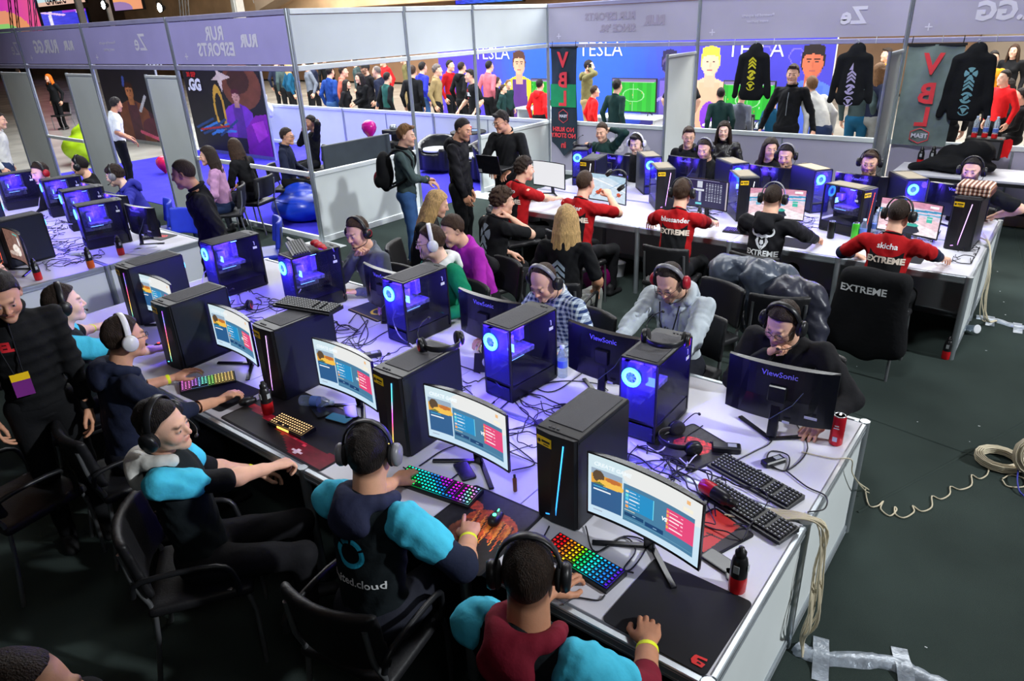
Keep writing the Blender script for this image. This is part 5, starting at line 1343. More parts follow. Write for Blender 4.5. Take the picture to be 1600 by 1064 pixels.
def water(p, label, rot=None, group='clear water bottles', h=.21):
    t = thing('water_bottle', label, 'bottle', p, 0, group)
    if rot: t.rotation_euler = rot
    b = MB(); b.lathe([(.028, 0), (.032, .005), (.032, .05), (.029, .07), (.032, .09), (.032, h - .065), (.014, h - .022), (.013, h - .015)], n=16); b.build('bottle_body', WAT, t)
    b = MB(); b.lathe([(.0325, .07), (.0325, .115)], n=16); b.build('label', WAL, t); b = MB(); b.lathe([(.015, h - .018), (.015, h), (0, h + .001)], n=12); b.build('cap', mat('pale_cap', rgb(190, 205, 235), .4), t); return t
def phone(p, rz, label, col=None, s=(.075, .155), z=.74):
    t = thing('phone', label, 'phone', p, rz * D2R, 'phones lying on the tables'); b = MB(); b.prism(rrect(s[0], s[1], .012), 0, .009); b.build('phone_body', MAT_BLACKPL, t); b = MB(); b.prism(rrect(s[0] - .008, s[1] - .01, .008), .009, .0096); b.build('screen', col or BLACKGL, t); return t
CABK = mat('black_cable', rgb(22, 21, 30), .5); CABW = mat('white_cable', rgb(205, 200, 225), .5); CABC = mat('cream_cable', rgb(196, 186, 160), .5); CABB = mat('blue_cable', rgb(60, 66, 170), .5)
def cable(pts, label, m=CABK, r=.0035, group='loose cables on the tables', n=5, z=None):
    P = bez(pts, n); b = MB(); b.tube(P, r, 6); o = b.build('cable', m); return tag(o, label, 'cable', group)
def tangle(cx, cy, w, d, n, label, seed, z=.744, m=CABK, r=.0032, hi=.03):
    rr = random.Random(seed); b = MB()
    for k in range(int(n * 1.6)):
        P = []; x = cx + (rr.random() - .5) * w; y = cy + (rr.random() - .5) * d; a = rr.random() * 6.28; tw = (rr.random() - .5) * 1.6
        for i in range(9):
            P.append((min(max(x, cx - w / 2), cx + w / 2), min(max(y, cy - d / 2), cy + d / 2), z + r + hi * rr.random() ** 2)); a += tw + (rr.random() - .5) * 1.3; st = .05 + .05 * rr.random(); x += st * math.cos(a); y += st * math.sin(a)
        b.tube(bez(P, 4), r * (.7 + .6 * rr.random()), 5)
    o = b.build('cable_tangle', m); tag(o, label, 'cables', None, 'stuff'); return o
# chairs
CHB = mat('black_chair_vinyl', rgb(24, 24, 27), .5, bump=.15, bscale=90); CHL = mat('chair_chrome', rgb(150, 152, 156), .3, .8); CHBL = mat('blue_chair_plastic', rgb(40, 60, 190), .4)
_CH = {}
def chair_meshes(m):
    if m.name in _CH: return _CH[m.name]
    s = SDF(.016, .02); s.fn(lambda P: np.sqrt((np.maximum(np.abs(P - _v(0, .0, .455)) - _v(.205, .20, .006), 0) ** 2).sum(-1)) - .022, (-.24, -.24, .42), (.24, .24, .49)); V, Q = s.mesh(); a = np_mesh('seat', V, Q); a.materials.append(m)
    s = SDF(.016, .02)
    def f(P):
        y = -.225 - (P[..., 2] - .46) * .16 + 1.1 * P[..., 0] ** 2; q = np.stack([P[..., 0], P[..., 1] - y, P[..., 2] - .69], -1); return np.sqrt((np.maximum(np.abs(q) - _v(.20, .004, .135), 0) ** 2).sum(-1)) - .020
    s.fn(f, (-.24, -.36, .52), (.24, -.12, .92)); V, Q = s.mesh(); c = np_mesh('backrest', V, Q); c.materials.append(m)
    out = [('seat', a), ('backrest', c)]
    for sx in (-1, 1):
        b = MB(); b.tube(bez([(sx * .215, .20, .01), (sx * .205, .19, .44), (sx * .205, -.05, .445)], 3), .012, 8); out.append(('leg', b.mesh('leg', CHL)))
        b = MB(); b.tube(bez([(sx * .215, -.27, .01), (sx * .20, -.20, .42), (sx * .19, -.245, .60), (sx * .185, -.262, .78)], 3), .012, 8); out.append(('leg', b.mesh('leg', CHL)))
    for sx in (-1, 1):
        b = MB(); b.tube(bez([(sx * .235, -.25, .58), (sx * .245, -.20, .66), (sx * .25, .10, .655), (sx * .235, .16, .56), (sx * .22, .16, .45)], 4), .013, 8); out.append(('armrest', b.mesh('armrest', MAT_BLACKPL)))
    _CH[m.name] = out; return out
def chair(x, y, rz, label, m=None, arms=False, group='black visitor chairs at the tables'):
    t = thing('chair', label, 'chair', (x, y, 0), rz * D2R, group)
    for nm, me in chair_meshes(m or CHB):
        if nm == 'armrest' and not arms: continue
        link(nm, me, t)
    return t
def chair_for(key, label, arms=False, m=None, dy=-.02):
    i = PEOPLE[key]; R_ = Matrix.Rotation(i['root'].rotation_euler.z, 4, 'Z'); p = i['loc'] + R_ @ Vector((0, dy, 0)); return chair(p.x, p.y, math.degrees(i['root'].rotation_euler.z), label, m, arms)
# tables
def table(label, X0, X1, Y0, Y1, end_posts=True, endm=None, n=None):
    t = thing('gaming_table', label, 'table', ((X0 + X1) / 2, (Y0 + Y1) / 2, 0), 0, None); ox, oy = (X0 + X1) / 2, (Y0 + Y1) / 2
    n = n or max(1, round((X1 - X0))); ym = (Y0 + Y1) / 2
    for i in range(n):
        a = X1 - (X1 - X0) * i / n; c = X1 - (X1 - X0) * (i + 1) / n
        for y0, y1 in ((Y0, ym), (ym, Y1)):
            b = MB(); b.box(((a + c) / 2 - ox, (y0 + y1) / 2 - oy, .729), (a - c - .004, y1 - y0 - .05, .022), ch=.002); b.build('tabletop', TOPW, t)
    def rl(x0, y0, x1, y1, z, h=.06, w=.03, nm='rail', m=ALU):
        b = MB(); L = math.hypot(x1 - x0, y1 - y0); T = Matrix.Translation(((x0 + x1) / 2 - ox, (y0 + y1) / 2 - oy, z)) @ Matrix.Rotation(math.atan2(y1 - y0, x1 - x0), 4, 'Z'); b.box((0, 0, 0), (L, w, h), T=T, ch=.004); b.box((0, 0, h * .25), (L * .998, w + .004, .004), T=T); b.box((0, 0, -h * .25), (L * .998, w + .004, .004), T=T); b.build(nm, m, t)
    for i in range(n):
        a = X1 - (X1 - X0) * i / n - .025; c = X1 - (X1 - X0) * (i + 1) / n + .025
        for y in (Y0, Y1): rl(a, y, c, y, .71)
        rl(a, ym, c, ym, .72, .04); b = MB(); b.box(((a + c) / 2 - ox, ym - oy, .38), (a - c, .006, .62)); b.build('modesty_panel', PANEL, t); rl(a, ym, c, ym, .04, .06)
    for x in (X0, X1):
        for y0, y1 in ((Y0 + .03, ym - .03), (ym + .03, Y1 - .03)):
            rl(x, y0, x, y1, .71); rl(x, y0, x, y1, .045); b = MB(); b.box((x - ox, (y0 + y1) / 2 - oy, .375), (.008, y1 - y0, .62)); b.build('end_panel', endm or PANEL_W, t)
    for i in range(n + 1):
        x = X1 - (X1 - X0) * i / n
        for y in (Y0, ym, Y1):
            b = MB(); P = [(x - ox + .026 * math.cos(a), y - oy + .026 * math.sin(a)) for a in np.linspace(0, 2 * PI, 13)[:-1]]; b.prism(P, 0, .742, smooth=True); b.build('post', ALU, t)
    return t
# ------------------------------------------------------------ tables and what stands on them
TZ = .742
table('main white gaming table in the foreground with computers back to back', -5.98, -.56, 1.65, 3.66)
table('right gaming table by the lilac fascia wall with red shirted players', -5.42, -.44, 6.42, 8.42)
table('left gaming table near the violet fascia, its pale end panel facing the foreground player', -14.5, -7.22, 1.68, 3.70)
# towers of the main table
def tw(key, x, y, rz, label, **k): return tower(key, x, y, rz, label, **k)
tw('T1', -1.43, 2.25, 0, 'black computer tower with plain blue light strip beside the nearest lit screen', led='blue')
tw('T2', -2.44, 2.24, 0, 'black computer tower with rainbow strip between the first and second lit screens', led='rain')
tw('T3', -3.49, 2.24, 0, 'black computer tower carrying a spare keyboard on its top', led='violet')
tw('T4', -4.42, 2.10, 2, 'black computer tower with red to blue strip in front of the white headset player', led='rain2')
tw('T5', -5.44, 2.34, 0, 'farthest front row tower of the main table with a rainbow strip', led='rain2')
tw('T6', -1.48, 3.03, 182, 'back row tower carrying a headset beside the seated man in black', led=None, sticker=False)
tw('T7', -2.33, 2.97, 176, 'back row tower in front of the man in the checked shirt', led=None, sticker=False)
tw('T8', -3.42, 3.20, 178, 'back row tower in front of the player in the green hoodie', led=None, sticker=False)
tw('T9', -4.52, 3.14, 172, 'back row tower with a keyboard and red pouch lying on top', led=None, sticker=False)
tw('T10', -5.43, 3.02, 176, 'farthest back row tower of the main table beside the man in the dark coat', led=None, sticker=False)
# right table
tw('B1', -4.64, 7.50, 12, 'narrow tower with tan top behind the player lifting his headset', led='white', pw=.7)
tw('B2', -3.64, 7.36, 38, 'tower showing its blue glass side right of the lifted headset', led='violet', top=TAN)
tw('B3', -2.69, 7.34, 36, 'tower with tan top left of the hooded bull print player', led='white', top=TAN)
tw('B4', -1.62, 7.26, 68, 'tower with wide blue glass side and red light strip left of the rightmost lit screen', led='red', top=TAN)
tw('B5', -.63, 7.36, -3, 'tower carrying a folded tartan scarf at the corner of the right table', led='violet')
tw('B6', -5.14, 8.02, 205, 'dark tower with a headset on top at the far left of the right table', led=None, sticker=False, pw=.7)
tw('B7', -4.13, 7.96, 222, 'dark blue tower in front of the white headset player at the right table', led=None, sticker=False, top=TAN)
tw('B8', -3.08, 7.98, 228, 'dark tower in front of the long haired woman at the right table', led=None, sticker=False, top=TAN)
tw('B9', -2.20, 8.00, 232, 'dark tower with cream top between the two rear players with headsets', led=None, sticker=False, top=mat('cream_top', rgb(200, 180, 150), .6))
tw('B10', -1.26, 7.98, 214, 'dark blue tower with a lit rear fan beside the bearded player', led=None, sticker=False, top=TAN)
# left table
tw('L1', -8.07, 2.32, 4, 'large dark tower beside the brown lit screen at the left edge', led='red')
tw('L2', -7.98, 3.06, 168, 'nearest blue lit tower of the left table in front of the blue hoodie player', led=None, sticker=False)
tw('L3', -8.95, 3.30, 168, 'middle blue lit tower of the left table', led=None, sticker=False)
tw('L4', -9.93, 3.46, 168, 'farther blue lit tower of the left table near the second headset player', led=None, sticker=False)
tw('L5', -10.95, 3.30, 170, 'farthest blue lit tower of the left table at the picture edge', led=None, sticker=False)
tw('L6', -9.3, 2.35, 2, 'dark tower half hidden at the left edge behind the large dark tower', led='blue')
# monitors
mon_px('m1', (912, 797), (1098, 895), 'nearest lit monitor on the main table with a game menu', 'menu')
mon_px('m2', (670, 682), (795, 738), 'second lit monitor from the near end of the main table', 'menu')
mon_px('m3', (502, 602), (587, 642), 'third lit monitor from the near end of the main table', 'menu')
mon_px('m4', (339, 539), (403, 573), 'fourth lit monitor behind the rainbow keyboard of the white headset player', 'menu')
mon_px('m5', (230, 486), (275, 505), 'farthest lit monitor of the main table mostly hidden by a tower', 'menu')
mon_px('k1', (1140, 551), (1310, 586), 'dark monitor back in front of the man resting his chin on his hand', 'off', 1.16, 1, True)
monitor('k2', -1.86, 3.16, 180, 'dark monitor back in front of the man in the grey hoodie', 'off', back=True)
monitor('k3', -2.79, 3.22, 178, 'blue lit monitor back in front of the man in the checked shirt', 'off', back=True)
monitor('k4', -3.78, 3.24, 176, 'blue lit monitor back in front of the green hoodie player', 'off', back=True)
monitor('k5', -4.90, 3.36, 176, 'blue lit monitor back behind the tower with the red pouch', 'off', back=True)
mon_px('s1', (832, 288), (884, 297), 'plain white lit monitor in front of the leftmost red shirt player', 'white')
monitor('s2', -4.06, 6.88, -9, 'lit monitor showing a pale desktop in front of the player lifting a headset', 'desk')
mon_px('s3', (1065, 320), (1135, 331), 'lit monitor with a dark score table in front of the middle red shirt player', 'table')
mon_px('s4', (1175, 340), (1247, 345), 'lit pink racing game monitor in front of the bull print hoodie player', 'race1', .84)
mon_px('s5', (1370, 358), (1462, 375), 'lit pink racing game monitor in front of the rightmost red shirt player', 'race2')
for k, (a, c, lb) in enumerate([((936, 235), (977, 242), 'blue lit monitor back in front of the white headset player'), ((1050, 240), (1097, 247), 'blue lit monitor back in front of the headset player below the long haired woman'),
                                ((1175, 254), (1233, 262), 'blue lit monitor back left of the cream topped tower'), ((1313, 267), (1382, 274), 'blue lit monitor back in front of the rear player with glasses and headset')]):
    m_ = (U(*a, 1.16) + U(*c, 1.16)) / 2; monitor('r%d' % k, m_.x, m_.y, 174, lb, 'off', back=True)
monitor('r9', -.80, 7.98, 176, 'dark monitor back in front of the bearded player by the corner tower', 'off', back=True)
monitor('l1', -7.74, 2.16, -2, 'lit monitor showing a brown room at the left edge', 'brown')
monitor('l2', -7.62, 3.30, 186, 'blue lit monitor back beside the blue hoodie player', 'off', back=True)
monitor('l3', -8.50, 3.45, 184, 'blue lit monitor back hidden behind the nearest left towers', 'off', back=True)
monitor('l4', -9.45, 3.60, 184, 'blue lit monitor back behind the middle left tower', 'off', back=True)
monitor('l5', -10.35, 3.55, 184, 'bright blue lit monitor back in front of the small far left player', 'off', back=True)

# mouse pads
def fire(c):
    c.ell(.62, .40, .34, .20, rgb(200, 80, 30)); c.ell(.70, .42, .2, .12, rgb(240, 130, 40)); c.ell(.2, .25, .16, .07, rgb(210, 80, 50)); c.ell(.38, .62, .14, .18, rgb(120, 60, 40))
    for k in range(14): c.line(.35 + .04 * k, .3 + .02 * (k % 3), .45 + .04 * k, .62 + .03 * (k % 4), .008, (rgb(250, 160, 60), rgb(60, 24, 20), rgb(220, 90, 40))[k % 3])
    c.noise(.3, 16, 4)
def redwave(c):
    c.poly([(.02, .55), (.3, .60), (.6, .74), (1, .80), (1, .9), (.6, .84), (.3, .72), (.02, .66)], rgb(185, 24, 50)); c.poly([(.5, .8), (1, .72), (1, 1), (.7, 1)], rgb(110, 16, 34)); c.line(.1, .62, .8, .82, .004, rgb(240, 70, 90)); c.rect(.72, .86, .75, .98, rgb(230, 200, 210)); c.rect(.69, .91, .78, .93, rgb(230, 200, 210)); c.noise(.2, 10, 2)
def redblot(c): c.ell(.5, .45, .3, .22, rgb(190, 20, 36)); c.ell(.62, .4, .14, .2, rgb(220, 30, 40)); c.ell(.3, .55, .12, .14, rgb(150, 16, 34)); c.noise(.6, 14, 6)
def yellowc(c): c.grad(rgb(28, 34, 80), rgb(24, 26, 66)); c.ring(.6, .5, .16, .26, .16, rgb(200, 170, 60)); c.line(.5, .5, .7, .4, .015, rgb(200, 170, 60)); c.line(0, .04, 1, .04, .01, rgb(200, 170, 60)); c.line(.0, .96, 1, .96, .01, rgb(200, 170, 60))
def redside(c): c.rect(0, 0, 1, 1, rgb(200, 52, 44)); c.line(.45, .6, .8, .5, .02, rgb(70, 24, 24)); c.line(.55, .55, .5, .75, .02, rgb(70, 24, 24)); c.poly([(.7, 0), (1, 0), (1, 1), (.85, 1)], rgb(40, 36, 40))
pad([(931, 968), (1108, 1057), (1171, 943), (1032, 872)], 'large plain black mouse pad with a small red emblem at the near corner')
b = MB()
T = frame(U(1093, 1033, .7462), (1, -.05, 0), (.05, 1, 0))
for P in ([(-.022, .018), (.018, .024), (.02, .014), (-.010, .010), (-.012, .002), (.022, .000), (.018, -.020), (-.018, -.022), (-.028, -.008), (-.026, .012)],): b.add([(x, y, 0) for x, y in P], [list(range(len(P)))[::-1]], T=T)
b.add([(-.004, -.004, .0004), (.010, -.006, .0004), (.008, -.012, .0004), (-.006, -.012, .0004)], [(0, 1, 2, 3)], 1, T=T)
o = b.build('print', [mat('red_emblem', rgb(225, 40, 40), .6), PADM]); po = [q for q in bpy.data.objects if q.name.startswith('mouse_pad')][0]; o.parent = po; o.matrix_parent_inverse = po.matrix_world.inverted() if False else (Matrix.Translation(po.location) @ Matrix.Rotation(po.rotation_euler.z, 4, 'Z')).inverted()
pad([(655, 855), (768, 905), (834, 803), (722, 748)], 'black mouse pad with an orange flaming beast beside the rainbow keyboard', paint=fire)
pad([(362, 658), (520, 745), (590, 668), (435, 598)], 'dark mouse pad with a red wave under the amber lit keyboard', paint=redwave)
pad_at(-3.82, 1.86, 3, .42, .30, 'black mouse pad under the player with the white headset')
pad([(1010, 700), (1075, 732), (1160, 712), (1080, 655)], 'dark mouse pad with a red blot behind the nearest towers', paint=redblot)
pad_at(-4.02, 3.33, -6, .40, .30, 'navy mouse pad with yellow markings before the man in the grey sweater', paint=yellowc)
pad([(1035, 820), (1100, 862), (1190, 850), (1130, 800)], 'red mouse pad under the spare keyboards near the table end', paint=redside)
pad_at(-1.00, 6.72, 0, .36, .30, 'dark mouse pad with a small green mark at the right table corner')
pad_at(-1.95, 6.66, 0, .40, .30, 'dark blue mouse pad beside the bull print hoodie player')
pad_at(-7.75, 3.52, 10, .3, .22, 'dark mouse pad with a red blot on the left table', paint=redblot)
pad_at(-8.05, 1.95, 0, .3, .24, 'black mouse pad under the hand at the left edge')
g = MB(); g.add([(-.62, 6.66, .7462), (-.55, 6.64, .7462), (-.60, 6.68, .7462), (-.66, 6.70, .7462)], [(0, 1, 2, 3)]); 
# keyboards
keyboard(*(U(915, 884, .74).xy), -32, 'compact keyboard glowing red through green to blue beside the nearest screen', glow=lambda u, v: hue((0 if u < .3 else (.02 + (u - .3) * .95)) if u < .98 else .65)) if False else None
P = [U(*q, .74) for q in ((845, 868), (945, 931), (980, 897), (873, 835))]; d = (P[1] + P[2] - P[0] - P[3]); ka = math.degrees(math.atan2(d.y, d.x)); m_ = sum(P, Vector()) / 4
K1 = keyboard(m_.x, m_.y, ka, 'compact keyboard glowing red through green to blue beside the nearest screen', w=.35, glow=lambda u, v: hue([0, 0, .04, .1, .3, .38, .5, .6, .63, .68][min(9, int(u * 10))]))
P = [U(*q, .74) for q in ((622, 762), (728, 797), (750, 768), (640, 730))]; d = (P[1] + P[2] - P[0] - P[3]); m_ = sum(P, Vector()) / 4
K2 = keyboard(m_.x, m_.y, math.degrees(math.atan2(d.y, d.x)), 'wide keyboard glowing green cyan and magenta beside the orange pad', w=.44, glow=lambda u, v: hue([.36, .34, .36, .45, .5, .62, .74, .82, .86, .9][min(9, int((u * .8 + v * .3) * 10))]) if u < .84 else hue(.3 + .6 * ((u * 17 + v * 5) % 1), .7))
K3 = keyboard(*U(456, 668, .744).xy, 2, 'small amber lit keyboard on the red wave mouse pad', w=.29, rows=5, glow=lambda u, v: (1, .62, .28), z=.744)
b = MB(); b.box((-.01, -.052, .012), (.10, .004, .012)); b.build('front_light', mat('amber_light', rgb(255, 180, 60), emit=(1, .6, .12), es=1.6), K3)
P = [U(*q, .74) for q in ((305, 625), (336, 628), (343, 577), (318, 575))]; m_ = sum(P, Vector()) / 4
K4 = keyboard(m_.x, m_.y, 62, 'keyboard glowing in amber green and pink stripes under the white headset player', w=.33, glow=lambda u, v: hue([.86, .9, .75, .6, .45, .3, .13, .12, .1, .1][min(9, int(u * 10))], .75))
keyboard(*U(1178, 754, .74).xy, -16, 'spare black keyboard lying nearer the red can on the main table', w=.44, group='spare unlit keyboards')
keyboard(*U(1165, 800, .748).xy, -17, 'spare black keyboard lying over the red pad near the cables', w=.44, z=.748, group='spare unlit keyboards')
keyboard(-3.50, 2.36, 12, 'spare black keyboard laid across the tower with violet strip', w=.44, z=1.204, group='spare unlit keyboards')
keyboard(-4.60, 3.10, -28, 'spare black keyboard laid on the back row tower with the red pouch', w=.40, z=1.204, group='spare unlit keyboards')
keyboard(-7.95, 3.46, -25, 'black keyboard at the corner of the left table', w=.40, group='spare unlit keyboards')
keyboard(-2.45, 6.75, 5, 'dark keyboard half hidden by the bull print hoodie player', w=.34, glow=lambda u, v: (.3, .2, 1))
# mice
mouse(*U(775, 812, .744).xy, 15, 'black mouse with green logo light on the orange pad', glow=mat('green_glow', rgb(60, 255, 160), emit=(.1, 1, .4), es=3))
mouse(-3.56, 1.88, -10, 'black mouse under the hand of the white headset player'); mouse(-3.02, 6.75, 10, 'white mouse beside the middle red shirt player', col=mat('white_mouse', rgb(225, 225, 230), .4), z=.742)
mouse(-8.06, 1.98, 0, 'red glowing mouse under the hand at the left edge', glow=mat('red_glow', rgb(255, 40, 30), emit=(1, .05, .03), es=3)); mouse(-4.82, 2.0, 0, 'black mouse with a red light before the second headset player', glow=mat('red_glow', rgb(255, 40, 30)), z=.742)
# bottles and cans
shaker(U(1151, 921, .742), 'black sports bottle with red base beside the nearest screen'); shaker(U(420, 645, .742), 'black sports bottle with red base left of the amber keyboard')
shaker(U(1477, 560, .0125), 'black sports bottle with red base standing on the carpet by the right table'); shaker(U(61, 437, .742), 'black sports bottle with red base at the left table edge by the brown screen')
shaker(U(190, 398, .742), 'black sports bottle with red base in the middle of the left table'); shaker(U(143, 418, .742), 'black sports bottle with orange base at the end of the left table', low=mat('shaker_orange', rgb(225, 100, 40), .25, trans=.3))
shaker(U(1098, 757, .80), 'black sports bottle with red base lying across the spare keyboards', rot=(PI / 2 * .96, 0, -1.95 + PI))
shaker(U(895, 318 + 20, .742) if False else (-2.98, 6.93, .742), 'small red bottle right of the white mouse', s=.8)
can(U(1305, 693, .742), 'tall red can at the far corner of the main table'); can(U(531, 455, .742), 'red can beside the tower with the red pouch', txt=False)
can(U(1297, 372, .742), 'black energy can in front of the red strip tower', m=mat('black_can', rgb(24, 26, 26), .3, .5), txt=False); can(U(1334, 375, .742), 'green energy can in front of the red strip tower', m=mat('green_can', rgb(70, 190, 50), .3, .4), txt=False)
water(U(879, 588, .742), 'clear water bottle behind the checked shirt tower'); water(U(1346, 376, .742), 'clear water bottle right of the green can'); water(U(1351, 368, .742) + Vector((.07, .05, 0)), 'taller clear water bottle behind the green can', h=.25)
w_ = U(470, 625, .775); water(w_, 'crushed clear water bottle lying by the third screen', rot=(PI / 2, 0, -1.15 + PI))
b = MB(); p = U(805, 767, .742); t = thing('vape_pen', 'small brown cylinder standing behind the orange pad', 'vial', p); b.lathe([(.009, 0), (.010, .004), (.010, .07), (.007, .075)], n=10); b.build('vial_body', mat('brown_tube', rgb(130, 80, 50), .4), t); b = MB(); b.lathe([(.006, .075), (.006, .092), (0, .093)], n=8); b.build('tip', MAT_BLACKPL, t)
phone(U(726, 737, .742), 60, 'black phone lying behind the rainbow keyboard'); phone(U(530, 655, .746), 100, 'phone with a blue screen above the amber keyboard', col=mat('dim_blue_screen', rgb(20, 60, 90), emit=(.02, .12, .2), es=.7))
phone(U(500, 643, .746), 70, 'black phone next to the crushed bottle'); phone(U(1127, 880, .742), 75, 'black phone beside the nearest black sports bottle'); phone(U(1144, 905 - 6, .742), 30, 'small black box behind the nearest black sports bottle', s=(.05, .07))
phone(U(548, 645, .746), 55, 'second black phone behind the blue screen phone')
# headsets left lying
def lying(p, rz, label, tilt=(1.45, 0, 0), band=None, cup=None, accent=None, mic=True):
    return headset(Matrix.Translation(p) @ Matrix.Rotation(rz * D2R, 4, 'Z') @ Matrix.Rotation(tilt[0], 4, 'X') @ Matrix.Rotation(tilt[1], 4, 'Y'), label, 'headsets left lying on the gear', band, cup, mic, accent)
REDA = mat('red_accent', rgb(225, 30, 40), .4)
lying(Vector((-1.46, 3.08, 1.24)), 20, 'black headset with red trim resting on the tower near the grey hoodie', accent=REDA)
lying(Vector((-2.42, 2.40, 1.24)), 60, 'black headset with red ends resting on the second near tower', accent=REDA)
lying(Vector((-5.14, 8.02, 1.24)), 10, 'black headset resting on the far left tower of the right table')
lying(Vector((-1.25, 2.92, .79)), -40, 'black headset lying by the dark mouse pad on the main table'); lying(Vector((-5.0, 2.72, .79)), 40, 'black headset with red trim lying between the far towers', accent=REDA)
lying(Vector((-3.02, 2.62, .79)), 70, 'black headset lying in the middle of the table behind the third screen')
# pouch, scarf, papers, small boxes
s = SDF(.008, .02); s.cone((-.08, 0, .025), (.08, .02, .02), .035, .028, flat=((0, 0, 1), .6)); V, Q = s.mesh(lambda P, F: F + .004 * np.sin(90 * P[:, 0] + 30 * P[:, 1])); me = np_mesh('pouch', V, Q); me.materials.append(mat('red_pouch', rgb(190, 26, 36), .6)); t = thing('pouch', 'soft red pouch on the back row tower beside a keyboard', 'pouch', (-4.42, 3.16, 1.225), -.4); link('pouch_body', me, t)
t = thing('folded_scarf', 'folded tartan scarf on the corner tower of the right table', 'scarf', (-.62, 7.38, 1.203), -.05)
for k, (w_, h_) in enumerate(((.25, .030), (.26, .028), (.24, .03))):
    s = SDF(.012, .01); s.fn(lambda P, w_=w_, k=k: np.sqrt((np.maximum(np.abs(P - _v(0, 0, .016 + k * .030)) - _v(w_ / 2, .12, .004), 0) ** 2).sum(-1)) - .014 + .003 * np.sin(40 * P[..., 0] + k), (-.16, -.16, -.02), (.16, .16, .14)); V, Q = s.mesh()
    m = mat('tartan', rgb(170, 130, 100), .9)
    if k == 0:
        nt = m.node_tree; b_ = nt.nodes['Principled BSDF']; wv = nt.nodes.new('ShaderNodeTexWave'); wv.inputs['Scale'].default_value = 9; wv.bands_direction = 'X'; tc = nt.nodes.new('ShaderNodeTexCoord'); nt.links.new(tc.outputs['Object'], wv.inputs['Vector']); cr = nt.nodes.new('ShaderNodeValToRGB'); cr.color_ramp.interpolation = 'CONSTANT'
        cr.color_ramp.elements[0].color = (*rgb(90, 50, 50), 1); e = cr.color_ramp.elements.new(.3); e.color = (*rgb(205, 160, 120), 1); e = cr.color_ramp.elements.new(.6); e.color = (*rgb(150, 90, 80), 1); cr.color_ramp.elements[-1].position = .85; cr.color_ramp.elements[-1].color = (*rgb(225, 215, 205), 1)
        nt.links.new(wv.outputs['Fac'], cr.inputs['Fac']); nt.links.new(cr.outputs['Color'], b_.inputs['Base Color'])
    me = np_mesh('fold', V, Q); me.materials.append(m); link('fold', me, t)
for k, (px, py, w_, d_, rz, lb) in enumerate([(222, 393, .3, .2, 20, 'sheet of paper near the end of the left table'), (228, 385, .22, .15, 60, 'small white leaflet beside the left table bottles')]):
    b = MB(); b.box((0, 0, .001), (w_, d_, .002)); p = U(px, py, .7425); o = b.build('paper_sheet', WSTK, None, p, rz * D2R); tag(o, lb, 'paper')
for k, (x, y, w_, d_, h_, rz, lb) in enumerate([(-2.98, 3.0, .09, .06, .03, 30, 'small black hub box beside the green hoodie tower'), (-1.92, 2.62, .16, .05, .03, -30, 'black power brick behind the first near tower'), (-1.05, 2.98, .14, .06, .035, 25, 'black adapter box at the foot of the dark monitor'), (-2.86, 2.66, .10, .07, .04, 10, 'black adapter behind the second near tower'), (-3.42, 2.72, .15, .06, .03, 60, 'black power strip between tower rows'), (-.82, 3.0, .12, .05, .03, 60, 'flat black box under the dark monitor back')]):
    b = MB(); b.box((0, 0, h_ / 2), (w_, d_, h_), ch=.006); t = thing('adapter_box', lb, 'adapter', (x, y, .742), rz * D2R); b.build('box_shell', MAT_BLACKPL, t); b = MB(); b.box((w_ * .2, 0, h_ + .0005), (w_ * .3, d_ * .5, .001)); b.build('label', SHG, t)
# tablet by k3, white box on left table
t = thing('tablet', 'black tablet with a white round emblem standing behind the green hoodie tower', 'tablet', (-2.62, 2.98, .742), .5); b = MB(); b.box((0, 0, .06), (.17, .012, .12), T=Matrix.Rotation(-.5, 4, 'X'), ch=.003); b.build('tablet_body', BLK, t); b = MB(); b.lathe([(0, 0), (.032, 0), (.032, .001), (0, .001)], n=12, T=Matrix.Rotation(-.5, 4, 'X') @ Matrix.Translation((0, -.008, .065)) @ Matrix.Rotation(PI / 2, 4, 'X')); b.build('print', WSTK, t)
t = thing('white_charger', 'white plastic charger among cables on the left table', 'charger', U(120, 398, .742), .6); b = MB(); b.box((0, 0, .018), (.13, .06, .036), ch=.008); b.build('charger_shell', WSTK, t); b = MB(); b.box((.075, 0, .018), (.02, .03, .008)); b.build('plug', MAT_BLACKPL, t)
# cables
rr = random.Random(11)
def tcable(pix, label, m=CABK, r=.0034, z=.747, lift=None, n=6):
    P = []
    for i, p in enumerate(pix):
        zz = z if len(p) < 3 else p[2]; P.append(U(p[0], p[1], zz))
    return cable(P, label, m, r, n=n)
tcable([(630, 730), (690, 757), (660, 735), (715, 700), (755, 720), (790, 745)][:2] + [(760, 690), (700, 700), (655, 728)], 'thin black cable looping behind the rainbow keyboard')
tcable([(858, 822), (848, 845), (853, 865)], 'short black cable behind the red to blue keyboard'); tcable([(915, 822), (930, 862), (975, 838), (1010, 850), (985, 890), (958, 885)], 'black cable looped on the table below the nearest screen')
tcable([(945, 930), (935, 938), (900, 934), (880, 945)], 'black cable leaving the nearest keyboard toward the table edge'); tcable([(930, 865), (975, 840), (993, 860), (975, 888), (990, 895)], 'thin cable crossing the foot of the nearest screen')
tcable([(1240, 655), (1262, 700), (1230, 735), (1200, 722), (1205, 705), (1232, 712), (1228, 735), (1205, 730)], 'black cable coiled near the red can')
tcable([(1228, 735), (1260, 760), (1290, 775), (1288, 795), (1262, 800)], 'black cable running from the coil to the table edge'); tcable([(1252, 706), (1300, 716), (1330, 718), (1332, 740, .6), (1350, 765, .3), (1358, 770, .05)], 'pale cable going over the table end to the floor', CABC)
tcable([(1190, 640), (1215, 660), (1205, 690), (1180, 705), (1150, 720)], 'black cable from the dark monitor foot to the towers'); tcable([(1070, 690), (1075, 680), (1098, 665)], 'black cable arching behind the red blot pad')
